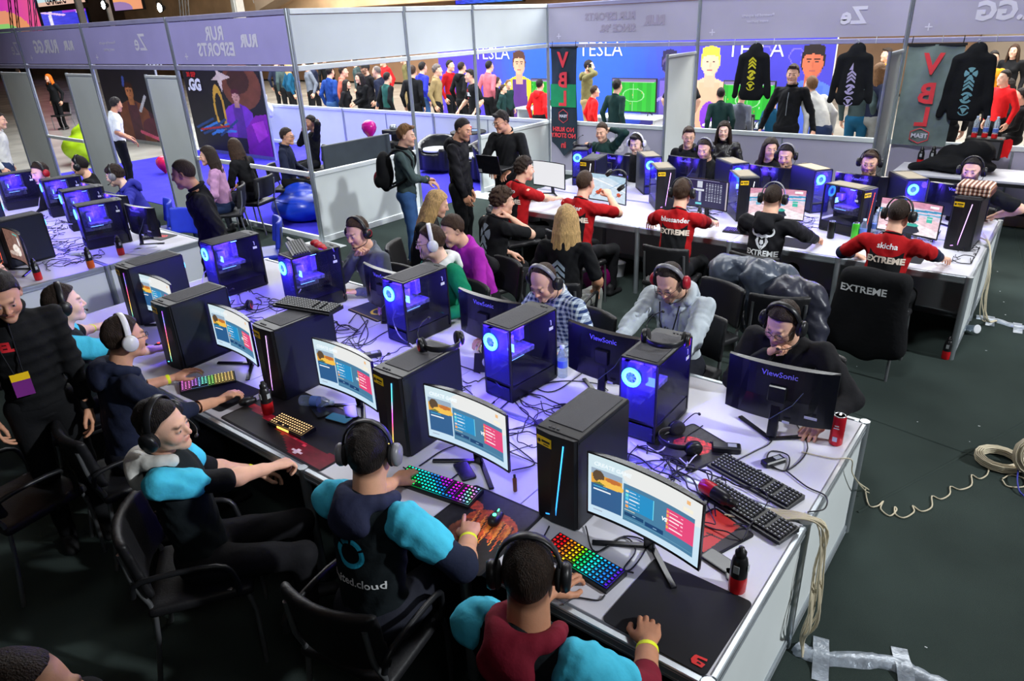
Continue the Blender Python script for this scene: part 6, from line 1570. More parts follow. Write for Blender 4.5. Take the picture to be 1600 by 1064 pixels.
for k, (a, lb) in enumerate([([(820, 620), (850, 600), (890, 595), (935, 600), (950, 610)], 'black cable curving right of the clear water bottle'), ([(800, 560), (830, 600), (862, 612), (900, 590), (935, 560)], 'black cable beneath the back of the dark monitor'),
        ([(700, 570), (720, 600), (745, 625), (740, 660)], 'black cable behind the second near tower'), ([(500, 530), (560, 540), (600, 520), (640, 500)], 'long black cable crossing the middle near the third screen'),
        ([(520, 545), (555, 520), (575, 500), (560, 540), (590, 560)], 'black looped cable behind the third screen'), ([(545, 505), (560, 490), (575, 520), (560, 545), (545, 530)], 'oval black cable loop behind the third screen'),
        ([(840, 660), (815, 640), (800, 625), (780, 640)], 'black cable from the first near tower to the middle'), ([(795, 690), (815, 705), (835, 725), (800, 735)], 'black cable left of the first near tower'),
        ([(790, 672), (820, 668), (840, 662)], 'black plug cable between the first two near towers'), ([(1000, 590), (960, 600), (935, 590), (945, 570)], 'black cable by the foot of the dark monitor'),
        ([(1110, 690), (1135, 705), (1160, 730), (1190, 735)], 'black cable over the spare keyboards')]): tcable(a, lb)
for k, (a, lb) in enumerate([([(618, 485, .98), (614, 500, .9), (625, 525, .80), (645, 540, .75)], 'white cable hanging from the rear of the green hoodie tower'), ([(762, 552, .96), (768, 585, .84), (790, 610, .75), (820, 602, .75)], 'white cable hanging from the rear of the checked shirt tower'),
        ([(470, 452, .96), (462, 470, .85), (478, 500, .75), (485, 512, .745)], 'white cable hanging from the tower with the red pouch'), ([(335, 425, .96), (320, 425, .88), (316, 450, .8), (322, 470, .75)], 'white cable arching from the farthest back row tower'),
        ([(985, 690), (1000, 700), (1030, 705), (1045, 690)], 'white cable tangled behind the first near tower'), ([(715, 585), (730, 600), (750, 640), (752, 662)], 'white cable hanging behind the second near tower'),
        ([(113, 350, .9), (90, 352, .85), (90, 372, .78)], 'white cable hanging behind the nearest left tower'), ([(80, 300, .95), (64, 305, .9), (60, 325, .8)], 'white cable arching behind the middle left tower'),
        ([(520, 388, 1.2), (530, 405, 1.0), (560, 425, .8), (575, 440, .76)], 'pale cable running down from the red pouch tower')]): tcable(a, lb, CABW, .004)
for k, (x, y, w_, d_, n, lb) in enumerate([(-1.95, 2.62, .75, .55, 12, 'cable tangle between the first and second near towers'), (-.98, 2.55, .5, .35, 9, 'cable tangle behind the nearest screen'), (-2.95, 2.66, .75, .55, 12, 'cable tangle behind the second near screen'), (-3.9, 2.7, .75, .5, 12, 'cable tangle behind the third near screen'),
        (-4.9, 2.75, .8, .5, 12, 'cable tangle between the farthest towers'), (-1.2, 2.6, .45, .3, 8, 'dense cable knot behind the first near tower'), (-8.6, 2.8, 1.0, .6, 14, 'cable tangle on the near part of the left table'), (-9.7, 2.9, 1.0, .6, 12, 'cable tangle on the far part of the left table'), (-7.75, 2.6, .5, .6, 8, 'cable tangle at the end of the left table'),
        (-1.2, 7.45, .7, .4, 12, 'cable tangle left of the corner tower'), (-2.1, 7.4, .6, .4, 9, 'cable tangle behind the bull print hoodie player'), (-3.2, 7.45, .6, .4, 7, 'cable tangle behind the score table screen'), (-.55, 7.0, .14, .5, 5, 'cable knot at the end of the right table')]):
    tangle(x, y, w_, d_, n, lb, k + 20)
tangle(-1.6, 2.62, .9, .5, 5, 'violet white cable tangle behind the first near tower', 71, m=CABW); tangle(-2.1, 7.3, .3, .3, 5, 'white cable tangle by the racing screens', 72, m=CABW); tangle(-1.1, 7.3, .5, .4, 6, 'white cable tangle beside the corner tower', 73, m=CABW)
# cream cable bundle over the end of the main table
rr = random.Random(3)
for k in range(9):
    a = [U(1130 + 6 * k % 20, 790 + k * 2, .75), U(1200, 795 + k * 2.2, .755), U(1256, 803 + k, .762)]
    o1 = rr.random(); o2 = rr.random()
    a += [Vector((-.50 + .03 * o1, 2.70 - .05 * o2, .72)), Vector((-.50 + .05 * o2, 2.66 + .10 * (o1 - .5), .5)), Vector((-.48 + .05 * o1, 2.62 + .16 * (o2 - .5), .28)), Vector((-.50 + .02 * o1, 2.66, .10)), Vector((-.47, 2.62 + .03 * o2, .02))]
    cable(a, 'cream network cable bundled over the end of the main table', CABC, .0042, 'cream cables bundled over the main table end', 5)
for k in range(7):
    o1, o2 = rr.random(), rr.random()
    a = [Vector((-.55 + .05 * o1, 7.60 + .2 * o2, .76)), Vector((-.42, 7.35 + .06 * o1, .76)), Vector((-.38 + .03 * o1, 7.25 + .1 * (o2 - .5), .55)), Vector((-.37 + .04 * o2, 7.22 + .15 * (o1 - .5), .3)), Vector((-.36 + .1 * o1, 7.25, .1)), Vector((-.22, 7.5 + .05 * o2, .02))]
    cable(a, 'cream network cable bundled over the end of the right table', CABC, .0042, 'cream cables bundled over the right table end', 5)
# coiled cable on the floor and its coils
P = [(1330, 720, .5), (1338, 750, .25), (1357, 765, .02)]
arcs = [(1352, 765), (1358, 790), (1372, 790), (1380, 783), (1376, 795), (1390, 806), (1401, 797), (1398, 792), (1399, 803), (1412, 809), (1428, 800), (1426, 790), (1440, 799), (1456, 792), (1456, 775), (1470, 780), (1484, 772), (1485, 760), (1500, 765), (1518, 758), (1518, 742), (1530, 748), (1542, 742), (1545, 730), (1540, 727), (1560, 736), (1572, 726)]
cable([U(*p) for p in P] + [U(x, y, .018) for x, y in arcs], 'springy cream cable curling across the carpet to the coil', CABC, .0045, None, 4)
def coil(p, r, n, label, m=CABC, tilt=(0, 0, 0)):
    t = thing('cable_coil', label, 'cable coil', p, 0); t.rotation_euler = tilt; b = MB(); rr = random.Random(5); P = []
    for k in range(n * 14): a = k * 2 * PI / 14; q = r * (.72 + .28 * ((k // 14) % 4) / 3) ; P.append((q * math.cos(a), q * math.sin(a), .006 + .012 * (k // 56) + .004 * rr.random()))
    b.tube(P, .0052, 6); b.build('cable_winding', m, t); b = MB(); b.tube([(r * .6, 0, 0), (r * 1.03, 0, .0), (r * 1.03, 0, .045), (r * .6, 0, .045)], .004, 5, closed=True); b.build('tie', BLK, t)
coil(U(1560, 722, .016), .135, 16, 'round coil of cream cable lying on the carpet'); coil(Vector(U(1598, 738, .0)) + Vector((.02, .0, .13)), .12, 14, 'second coil of cream cable standing at the picture edge', tilt=(1.1, .2, .5))
cable([U(1600, 700, .03), U(1590, 740, .05), U(1592, 765, .03), U(1600, 775, .02)], 'dark blue cable loop at the right picture edge', CABB, .005, None)
cable([U(1566, 748, .018), U(1580, 742, .018), U(1600, 748, .018), U(1600, 760, .018), U(1575, 760, .018), U(1566, 750, .018)], 'pale cable loop on the carpet below the coil', CABC, .0045, None)
# silver taped cable ducts on the floor
TAPE = mat('silver_tape', rgb(150, 160, 172), .32, .35, noise=.3, scale=14, bump=.6, bscale=30)
def duct(pts, label, strips):
    P = [U(x, y, .012) for x, y in pts]; t = thing('taped_cable', label, 'taped cable', (0, 0, 0)); C_ = bez(P, 5); b = MB(); vs = []; fs = []; n = len(C_); pr = [(-.045, .001), (-.032, .014), (-.012, .022), (.010, .019), (.030, .015), (.045, .001)]; rr = random.Random(4)
    for i, p in enumerate(C_):
        d = (C_[min(i + 1, n - 1)] - C_[max(i - 1, 0)]).normalized(); s_ = Vector((-d.y, d.x, 0))
        for u, z in pr: q = p + s_ * u * (1 + .3 * (rr.random() - .5)); vs.append((q.x, q.y, .012 + z * (.8 + .5 * rr.random())))
    for i in range(n - 1):
        for k in range(5): fs.append((i * 6 + k, i * 6 + k + 1, (i + 1) * 6 + k + 1, (i + 1) * 6 + k))
    b.add(vs, fs, 0, True); b.build('tape_run', TAPE, t)
    for (x, y, ang) in strips:
        q = U(x, y, .012); b = MB(); vs = []; 
        for i in range(9): 
            u = -.13 + .26 * i / 8; h = .002 + .024 * math.exp(-(u / .05) ** 2); a = ang * D2R
            for s_ in (-.035, .035): vs.append((q.x + u * math.cos(a) - s_ * math.sin(a), q.y + u * math.sin(a) + s_ * math.cos(a), .014 + h))
        b.add(vs, [(2 * i, 2 * i + 1, 2 * i + 3, 2 * i + 2) for i in range(8)] , 0, True); b.build('tape_strip', TAPE, t)
duct([(1245, 1010), (1262, 1022), (1300, 1030), (1350, 1032), (1395, 1038), (1440, 1058), (1500, 1085)], 'silver taped cable run on the carpet below the main table end', [(1282, 1030, 105), (1412, 1048, 110)])
duct([(1525, 496), (1550, 500), (1590, 511), (1640, 520)], 'silver taped cable run on the carpet beside the right table', [(1547, 502, 95), (1590, 513, 95)])
t = thing('plastic_cup', 'clear plastic cup lying on the carpet beside the right table', 'cup', U(1512, 512, .05)); t.rotation_euler = (1.3, 0, .9); b = MB(); b.lathe([(.026, 0), (.037, .10), (.039, .103)], n=16); b.build('cup_wall', WAT, t); b = MB(); b.lathe([(.037, .1), (.040, .1), (.040, .104), (.037, .104)], n=16); b.build('rim', WSTK, t)
# ------------------------------------------------------------ the people
F = {}
def fab(n):
    cs = dict(black=(17, 18, 21), vest=(16, 24, 28), cyan=(70, 190, 222), maroon=(120, 24, 44), navy=(30, 36, 58), cyannavy=(40, 44, 70), grey=(110, 116, 128), ltgrey=(178, 188, 196), white=(222, 224, 222), offwhite=(205, 205, 200), green=(10, 120, 86), red=(165, 14, 20), dkred=(120, 14, 20),
              purple=(168, 40, 170), lilac=(186, 140, 178), olive=(110, 104, 66), khaki=(150, 130, 90), teal=(20, 80, 110), blue=(30, 66, 140), royal=(44, 52, 190), jean=(60, 96, 150), dkjean=(38, 52, 84), salmon=(205, 110, 90), pink=(196, 104, 118), orange=(235, 150, 30), dkgreen=(24, 52, 50), gg=(62, 78, 78), bhood=(46, 48, 150), coat=(22, 22, 26), camo=(120, 122, 118), brightred=(222, 30, 34), tealgreen=(40, 90, 84))
    if n not in F: F[n] = fabric('cloth_' + n, rgb(*cs[n]), noise=.14)
    return F[n]
def plaid():
    m = mat('plaid_cloth', rgb(60, 90, 150), .85); nt = m.node_tree; N = nt.nodes; b_ = N['Principled BSDF']; tc = N.new('ShaderNodeTexCoord'); mix = N.new('ShaderNodeMix'); mix.data_type = 'RGBA'; ad = N.new('ShaderNodeMath'); ad.operation = 'ADD'
    for k, ax in enumerate(('X', 'Z')):
        wv = N.new('ShaderNodeTexWave'); wv.bands_direction = ax; wv.inputs['Scale'].default_value = 9; wv.inputs['Distortion'].default_value = 1.2; nt.links.new(tc.outputs['Object'], wv.inputs['Vector']); gt = N.new('ShaderNodeMath'); gt.operation = 'GREATER_THAN'; gt.inputs[1].default_value = .55; nt.links.new(wv.outputs['Fac'], gt.inputs[0]); nt.links.new(gt.outputs[0], ad.inputs[k])
    ml = N.new('ShaderNodeMath'); ml.operation = 'MULTIPLY'; ml.inputs[1].default_value = .5; nt.links.new(ad.outputs[0], ml.inputs[0]); nt.links.new(ml.outputs[0], mix.inputs['Factor']); mix.inputs['A'].default_value = (*rgb(24, 50, 104), 1); mix.inputs['B'].default_value = (*rgb(205, 220, 235), 1); nt.links.new(mix.outputs['Result'], b_.inputs['Base Color']); return m
WHP = mat('white_headset_plastic', rgb(215, 215, 218), .35); GRP = mat('grey_headset_plastic', rgb(120, 120, 126), .35)
REDP = mat('red_headset_plastic', rgb(170, 24, 40), .4)
def HS(label, band=None, cup=None, accent=None, mic=True): return dict(label=label, band=band, cup=cup, accent=accent, mic=mic)
LETW = mat('off_white_print', rgb(220, 205, 190), .6); CYP = mat('cyan_print', rgb(40, 170, 205), .6); WPR = mat('white_print', rgb(225, 228, 230), .6)
V = Vector
# ---- foreground row, light blue and black jerseys
i = person('P1', 'nearest player seen from behind with a maroon hood and light blue sleeves', (826, 893), rz=8, lean=6, head=(24, 4, 0), hr=U(1012, 1006, .785), hl=U(860, 925, .79), hpr='mouse', hpl='type', er=(.9, -.3, -.5), shirt=fab('vest'), slm=fab('cyan'), sleeve='half', under=fab('maroon'), undlen=1.32,
           collar='hood', colm=fab('maroon'), hair='fade', hc='dkbrown', heavy=True, lod=0, armband='r', skin='tan', hs=HS('black headset on the nearest player with the maroon hood'), wr=.006)
decal(i, 'united.cloud', .055, WPR, 'back', -.22, .0)
i = person('P2', 'player seen from behind with a blue ring logo on his black vest', (577, 706), rz=12, lean=8, head=(22, 6, 0), hr=U(733, 838, .785), hl=U(618, 752, .79), hpr='point', hpl='type', er=(.9, -.5, -.35), shirt=fab('vest'), slm=fab('cyan'), sleeve='short', under=fab('navy'), undlen=1.22,
           collar='hood', colm=fab('cyannavy'), hair='short', hc='black', heavy=True, lod=0, armband='r', skin='mid', hs=HS('grey cupped headset on the player with the blue ring logo', cup=GRP))
decal(i, flat_mesh([arcpoly(0, 0, .045, .066, 150, 380, 16), arcpoly(0, 0, .045, .066, 30, 82, 6), arcpoly(0, 0, .045, .066, 94, 140, 6)]), 1, CYP, 'back', -.02, -.01, off=.006); decal(i, 'united.cloud', .050, WPR, 'back', -.15, .0, bold=.0008)
i = person('P3', 'player leaning back and looking right with a pale hood', (256, 664), rz=-34, lean=-5, side=-6, head=(-22, 6, 12), hr=U(472, 722, .80), hl=U(400, 735, .66), hpr='grip', hpl='rest', er=(.5, -.5, -.7), shirt=fab('vest'), slm=fab('cyan'), sleeve='short', under=fab('black'), undlen=1.05,
           collar='hood', colm=fab('offwhite'), hair='short', hc='black', lod=0, armband='l', skin='fair', trouser=fab('coat'), hs=HS('black headset on the player leaning back with the pale hood'))
i = person('P4', 'player in a navy hoodie with a white headset typing on a striped lit keyboard', (196, 527), rz=-6, lean=10, head=(0, 6, 0), hr=U(345, 625, .79), hl=U(272, 590, .80), hpr='mouse', hpl='type', er=(.7, -.5, -.5), shirt=fab('navy'), sleeve='half', collar='hood', hair='short', hc='dkbrown', lod=0, armband='l', skin='mid', glasses=MAT_BLACKPL, hs=HS('white headset on the player in the navy hoodie', WHP, WHP))
i = person('P5', 'player in profile with short light blue sleeves and black headset beside the pale end panel', (101, 474), rz=-12, lean=4, head=(-4, 2, 0), hr=V((-4.6, 1.95, .80)), hl=U(155, 512, .80), hpr='mouse', hpl='type', er=(.8, -.5, -.5), shirt=fab('vest'), slm=fab('cyan'), sleeve='short', under=fab('black'), undlen=1.1, collar='crew', colm=fab('cyan'), hair='short', hc='dkbrown', heavy=True, lod=0, armband='l', skin='pale', hs=HS('black headset on the player beside the pale end panel'))
i = person('P6', 'standing person in a black puffer jacket with a purple badge at the left edge', (4, 462), rz=-105, pose='stand', lean=4, head=(0, 28, 0), hr=None, hl=('l', -.2, .12, .88), hpl='rest', hpr='rest', shirt=fab('black'), sleeve='long', collar='jacket', hair='short', hc='black', lod=0, skin='mid', trouser=fab('black'), wr=.003, quilt=True)
decal(i, 'EL', .07, mat('red_print', rgb(215, 40, 50), .6), 'front', .05, -.06, bold=.004)
# badge on a cord
bp = i['chest'] + i['Ru'] @ _v(.05, .15, -.14); b = MB(); b.box((0, 0, .03), (.085, .004, .04)); b.box((0, .0, -.035), (.085, .003, .09), 1); t = thing('name_badge', 'purple and yellow name badge hanging on the black puffer jacket', 'badge'); t.matrix_world = i['MR'] @ Matrix.Translation(bp) @ Matrix.Rotation(PI, 4, 'Z'); b.build('card', [STK, mat('purple_card', rgb(120, 40, 130), .5)], t); b = MB(); b.tube([(-.02, .0, .05), (-.06, .02, .30)], .004, 5); b.tube([(.02, .0, .05), (.03, .03, .32)], .004, 5); b.build('cord', MAT_BLACKPL, t)
person('P7', 'top of a close cropped head at the bottom left corner', (44, 1102), rz=-50, pose='stand', lean=0, shirt=fab('black'), hair='buzz', hc='dkbrown', lod=0, skin='mid', trouser=fab('black'))
# ---- back row of the main table
i = person('Q1', 'man in a black jacket and glasses resting his chin on his hand', (1222, 506), rz=176, lean=20, head=(-4, 24, -4), hr=('h', .035, .105, -.155), hl=V((-.72, 3.42, .80)), hpr='fist', hpl='rest', er=(.5, .4, -.9), el=(-.8, -.2, -.5), shirt=fab('coat'), collar='crew', hair='short', hc='dkbrown', beard=.55, glasses=MAT_BLACKPL, heavy=True, lod=0, skin='fair', shw=1.12, hs=HS('black headset on the man resting his chin on his hand'))
decal(i, flat_mesh([[(-.012, .03), (0, .055), (.05, -.02), (.035, -.025), (0, .02)], [(-.06, -.02), (-.012, .03), (0, .02), (-.05, -.03)], [(-.05, -.02), (.0, -.005), (.05, -.02), (.045, -.032), (0, -.015), (-.045, -.032)]]), 1, WPR, 'front', .03, 0)
i = person('Q2', 'man in a pale grey hoodie and glasses looking down with a red and black headset', (1046, 440), rz=178, lean=10, head=(4, 32, 4), hr=V((-2.05, 3.45, .80)), hl=V((-1.60, 3.45, .80)), hpr='mouse', hpl='type', shirt=fab('ltgrey'), collar='hood', hair='rec', hc='dkbrown', beard=.5, glasses=MAT_BLACKPL, heavy=True, lod=0, skin='fair', wr=.007, shw=1.08, hs=HS('red and black headset on the man in the pale grey hoodie', GRP, REDP))
decal(i, 'Viva', .10, MAT_BLACKPL, 'front', -.04, .0); 
c_ = i['chest']; Ru = i['Ru']; b = MB(); 
for s in (-1, 1): b.tube([c_ + Ru @ _v(s * .07, .10, .17), c_ + Ru @ _v(s * .055, .145, .06), c_ + Ru @ _v(s * .012, .160, -.10)], .005, 5)
o = b.build('lanyard', MAT_BLACKPL, i['root'])
i = person('Q3', 'bald man in a blue and white checked shirt looking down at the back row', (849, 440), rz=170, lean=16, head=(10, 30, 0), hr=V((-2.86, 3.30, .80)), hl=V((-2.34, 3.36, .80)), hpr='type', hpl='mouse', shirt=plaid(), sleeve='long', collar='crew', colm=fab('white'), hair='bald', hc='brown', lod=0, skin='fair', hs=HS('dark headset on the bald man in the checked shirt', GRP))
i = person('Q4', 'player in a green hoodie with white headphones turned to the left', (672, 378), rz=165, lean=6, head=(-28, 6, 0), hr=V((-3.95, 3.42, .80)), hl=V((-3.40, 3.40, .80)), hpl='mouse', shirt=fab('green'), collar='hood', colm=fab('white'), hair='short', hc='brown', glasses=MAT_BLACKPL, heavy=True, lod=0, skin='pale', hs=HS('white headphones on the player in the green hoodie', WHP, WHP, None, False))
headset(i['hm'] @ Matrix.Translation((0, .045, -.135)) @ Matrix.Rotation(2.0, 4, 'X') @ Matrix.Scale(.95, 4), 'black and red headset hung round the neck of the green hoodie player', band=REDP, mic=True)
i = person('Q5', 'player in a grey sweater holding his chin beside the booth corner', (558, 364), rz=172, lean=10, head=(14, 12, 4), hr=('h', -.01, .10, -.155), hl=V((-4.35, 3.42, .80)), hpr='fist', er=(.4, .5, -.9), shirt=fab('grey'), collar='crew', hair='short', hc='brown', lod=0, skin='fair', hs=HS('black and red headset on the player in the grey sweater', None, None, REDP))
# ---- watchers in the middle
person('M1', 'blonde woman in a dark top sitting behind the green hoodie player', (684, 318), rz=-60, lean=14, head=(10, 20, 0), hr=('l', .08, .34, .74), hl=('l', -.06, .36, .74), shirt=fab('black'), hair='long', hc='blond', fem=True, lod=1, skin='fair', trouser=fab('black'), collar='crew')
person('M2', 'person in a purple shirt sitting directly behind the green hoodie player', (706, 360), rz=160, lean=20, head=(0, 20, 0), shirt=fab('purple'), hair='short', hc='brown', lod=1, collar='crew', trouser=fab('black'))
i = person('M3', 'curly haired man in a black printed shirt seen from behind in the middle', (786, 314), rz=-18, lean=10, head=(-14, 8, 0), hr=('h', .07, .05, -.13), hl=None, hpr='fist', er=(.6, .2, -.8), shirt=fab('black'), sleeve='short', collar='crew', hair='curly', hc='brown', lod=0, skin='fair', trouser=fab('black'))
decal(i, chain_polys(1.15, ('ex', 'chev')), 1, mat('grey_blue_print', rgb(140, 156, 170), .6), 'back', .04, -.02)
i = person('M4', 'woman with very long blonde hair in a black shirt seen from behind in the middle', (886, 343), rz=14, lean=4, head=(8, 4, 0), shirt=fab('black'), sleeve='short', fem=True, hair='long', hc='blond', lod=0, skin='tan', trouser=fab('camo'), collar='crew', hr=('l', .2, .22, .62), hl=('l', -.2, .22, .62))
decal(i, chain_polys(1.1, ('chev', 'knot')), 1, mat('grey_blue_print', rgb(140, 156, 170), .6), 'back', -.10, -.03)
i = person('M5', 'boy in a grey green jacket carrying a backpack in front of the booth corner', (635, 212), rz=-52, pose='stand', lean=2, head=(-6, 6, 0), hr=('l', .02, .26, 1.10), hl=('l', -.02, .27, 1.06), er=(.9, -.1, -.5), shirt=fab('gg'), collar='jacket', colm=fab('black'), hair='quiff', hc='ltbrown', lod=0, skin='fair', trouser=fab('jean'), wr=.007, scale=.98)
s = SDF(.013, .03); s.ell((0, 0, 0), (.15, .10, .235)); s.cone((-.08, -.05, -.10), (.08, -.05, -.10), .07, .07); Vb, Qb = s.mesh(lambda P, F_: F_ + .003 * np.sin(30 * P[:, 2]))
t = thing('backpack', 'black and dark red backpack on the back of the boy by the booth corner', 'backpack'); t.matrix_world = i['MR'] @ Matrix.Translation(V((0, -.235, 1.20))); me = np_mesh('pack_body', Vb, Qb); me.materials.append(fab('black')); link('pack_body', me, t)
s = SDF(.012, .02); s.ell((.0, -.085, -.09), (.10, .055, .10)); Vb, Qb = s.mesh(); me = np_mesh('front_pocket', Vb, Qb); me.materials.append(fab('maroon')); link('front_pocket', me, t)
for sg in (-1, 1): b = MB(); b.tube(bez([(sg * .09, .06, .18), (sg * .13, .20, .26), (sg * .15, .35, .14), (sg * .16, .28, -.06), (sg * .12, .05, -.18)], 4), .014, 6); b.build('shoulder_strap', fab('black'), t)
person('M6', 'man in a black hoodie standing between the boy and the laptop holder', (724, 202), rz=-68, pose='stand', lean=3, head=(-10, 16, 0), hr=('l', .20, .14, .84), hl=('l', -.2, .06, .86), shirt=fab('coat'), collar='hood', hair='fade', hc='black', beard=.35, heavy=True, lod=0, skin='mid', trouser=fab('black'), wr=.007)
i = person('M7', 'man in a black shirt and glasses standing with an open laptop in his hands', (783, 190), rz=196, pose='stand', lean=3, head=(-30, 16, 0), hr=('l', .13, .28, 1.08), hl=('l', -.14, .28, 1.06), er=(.7, -.2, -.6), el=(-.7, -.2, -.6), shirt=fab('black'), collar='jacket', hair='quiff', hc='black', glasses=MAT_BLACKPL, heavy=True, lod=0, skin='mid', trouser=fab('black'))
t = thing('laptop', 'open black laptop held by the standing man with glasses', 'laptop'); t.matrix_world = i['MR'] @ Matrix.Translation(V((0, .37, 1.11))) @ Matrix.Rotation(-.25, 4, 'Z')
b = MB(); b.box((0, 0, 0), (.34, .24, .014), ch=.004); b.build('keyboard_deck', MAT_BLACKPL, t); b = MB(); b.box((0, .14, .10), (.34, .010, .24), T=Matrix.Translation((0, .0, .0)) @ Matrix.Rotation(-.25, 4, 'X'), ch=.003); b.build('lid', BLACKGL, t)
b = MB(); b.box((.14, .152, .02), (.05, .002, .04), T=Matrix.Rotation(-.25, 4, 'X')); b.build('sticker', WSTK, t)
# ---- right table, near row
BULL = None
def jersey(key, label, at, name, **k):
    i = person(key, label, at, shirt=fab('red'), sleeve='short', collar='crew', colm=fab('black'), lod=0, trouser=fab('black'), **k)
    decal(i, name, .062, WPR, 'back', .105, .0, bold=.0012)
    hump = [[(-.115, -.26), (-.12, -.10), (-.125, .03), (-.095, .00), (-.05, -.02), (0, -.02), (.05, -.02), (.095, .00), (.125, .03), (.12, -.10), (.115, -.26)]]
    decal(i, flat_mesh(hump), 1, fab('black'), 'back', .045, 0, off=.0045); decal(i, 'EXTREME', .066, LETW, 'back', -.005, 0, bold=.003, off=.006); return i
jersey('S1', 'leftmost red shirt player turned to the plain white screen', (820, 264), 'ajdoo', rz=-22, head=(-14, 6, 0), hr=V((-4.62, 6.85, .79)), hl=V((-5.1, 6.80, .79)), hpr='mouse', hair='messy', hc='dkbrown', skin='fair')
i = jersey('S2', 'red shirt player lifting a black headset with his right hand', (915, 286), 'Baker', rz=-6, head=(2, 4, 0), hr=U(952, 306, 1.08), hl=V((-4.2, 6.75, .79)), er=(.9, .1, -.6), hpr='grip', hair='fade', hc='brown', skin='fair')
headset(Matrix.Translation(U(962, 281, 1.20)) @ Matrix.Rotation(.5, 4, 'Z') @ Matrix.Rotation(.9, 4, 'Y') @ Matrix.Rotation(.3, 4, 'X'), 'black headset held up in the air by a red shirt player', mic=False)
jersey('S3', 'middle red shirt player seen from behind with elbows spread on the table', (1066, 301), 'bluesander', rz=6, head=(4, 8, 0), hr=U(1128, 352, .77), hl=U(1012, 350, .77), er=(.9, -.5, -.3), el=(-.9, -.5, -.3), hpr='mouse', hair='short', hc='brown', skin='fair', hs=HS('black headset on the middle red shirt player'))
i = person('S4', 'player in a black hoodie with a white bull print seen from behind', (1208, 309), rz=0, lean=6, head=(6, 4, 0), hr=U(1278, 376, .79), hl=U(1168, 360, .79), er=(.9, -.4, -.4), hpr='mouse', shirt=fab('coat'), collar='hood', hair='buzz', hc='dkbrown', heavy=True, lod=0, skin='fair', trouser=fab('black'), shw=1.12, hs=HS('grey headset on the player with the white bull print', GRP, None))
bull = [arcpoly(-.055, .085, .028, .045, 95, 300, 10), arcpoly(.055, .085, .028, .045, -120, 85, 10), [(-.06, .055), (-.03, .065), (0, .05), (.03, .065), (.06, .055), (.045, .03), (.02, .035), (0, .02), (-.02, .035), (-.045, .03)],
        [(-.045, .025), (-.028, .03), (-.03, -.01), (-.012, -.05), (0, -.085), (-.04, -.04), (-.058, .0)], [(.045, .025), (.028, .03), (.03, -.01), (.012, -.05), (0, -.085), (.04, -.04), (.058, .0)], [(-.012, .01), (.012, .01), (.018, -.02), (0, -.035), (-.018, -.02)], [(-.015, -.04), (.015, -.04), (0, -.07)]]
decal(i, flat_mesh(bull), 1, WPR, 'back', -.015, 0, off=.007); decal(i, 'EXTREME', .066, WPR, 'back', -.125, 0, bold=.002); decal(i, 'esports', .026, WPR, 'back', -.165, 0)
jersey('S5', 'rightmost red shirt player seen from behind by the corner tower', (1405, 335), 'skicha', rz=-2, head=(-6, 6, 0), hr=U(1480, 408, .785), hl=U(1338, 398, .785), er=(.95, -.4, -.2), el=(-.9, -.5, -.3), hpr='mouse', under=fab('navy'), undlen=1.55, hair='buzz', hc='dkbrown', skin='fair', shw=1.06, hs=HS('black headset on the rightmost red shirt player'))
# ---- right table, far row
FR = [('U1', 'man in a dark green top stretching one arm behind his head', (940, 206), 175, (14, 10, 0), dict(shirt=fab('dkgreen'), hair='short', hc='brown', hl=('h', -.12, -.06, .02), el=(-.9, .1, .3), hr=('l', .12, .34, 1.08), er=(.7, .2, -.6), hpr='fist', hpl='fist', side=4)),
      ('U2', 'player with a white headset and black shirt at the far side of the right table', (994, 224), 178, (6, 14, 0), dict(shirt=fab('black'), hair='quiff', hc='black', skin='pale', hs=HS('white headset on the far side player in black', WHP, WHP))),
      ('U3', 'man with glasses in a dark hoodie looking right behind the tall panel', (1076, 214), 185, (24, 4, 0), dict(shirt=fab('black'), collar='hood', hair='quiff', hc='brown', glasses=MAT_BLACKPL, at3=(1.25))),
      ('U4', 'player with a black headset in front of the woman with curly dark hair', (1101, 233), 178, (4, 14, 0), dict(shirt=fab('black'), hair='short', hc='dkbrown', beard=.5, hs=HS('black headset on the player in front of the curly haired woman', GRP))),
      ('U5', 'woman with long curly dark hair in a leather jacket facing the camera', (1131, 204), 198, (0, 4, 0), dict(shirt=mat('black_leather', rgb(26, 24, 26), .35, bump=.3), hair='long', hc='dkbrown', fem=True, skin='pale', collar='jacket')),
      ('U6', 'woman with long dark hair sitting behind the headset player at the far side', (1204, 232), 150, (60, 6, 0), dict(shirt=fab('coat'), hair='long', hc='dkbrown', fem=True)),
      ('U7', 'player with a black headset left of the cream topped tower', (1228, 243), 178, (6, 14, 0), dict(shirt=fab('black'), hair='short', hc='black', skin='fair', hs=HS('black headset on the player left of the cream topped tower', GRP))),
      ('U8', 'player with glasses and dark headset in front of the right white post', (1359, 254), 178, (8, 10, 0), dict(shirt=fab('black'), hair='quiff', hc='brown', beard=.7, glasses=mat('pink_glasses', rgb(150, 90, 130), .3), heavy=True, hs=HS('dark headset on the player in front of the right white post')))]
for key, lb, at, rz, hd_, k in FR:
    k.pop('at3', None); k.setdefault('hl', None); person(key, lb, at, rz=rz, lean=4, head=hd_, lod=1 if key in ('U3', 'U6') else 0, trouser=fab('black'), **k)
i = person('U9', 'bearded player with a black headset behind the corner tower with the scarf', (1518, 267), rz=172, lean=6, head=(4, 4, 0), hl=V((-.50, 8.30, .80)), hr=V((-1.05, 8.20, .80)), el=(-.9, -.2, -.5), hpl='rest', shirt=fab('black'), sleeve='short', collar='polo', hair='short', hc='black', beard=.85, heavy=True, lod=0, skin='fair', trouser=fab('black'), shw=1.08, hs=HS('black headset on the bearded player behind the corner tower'))
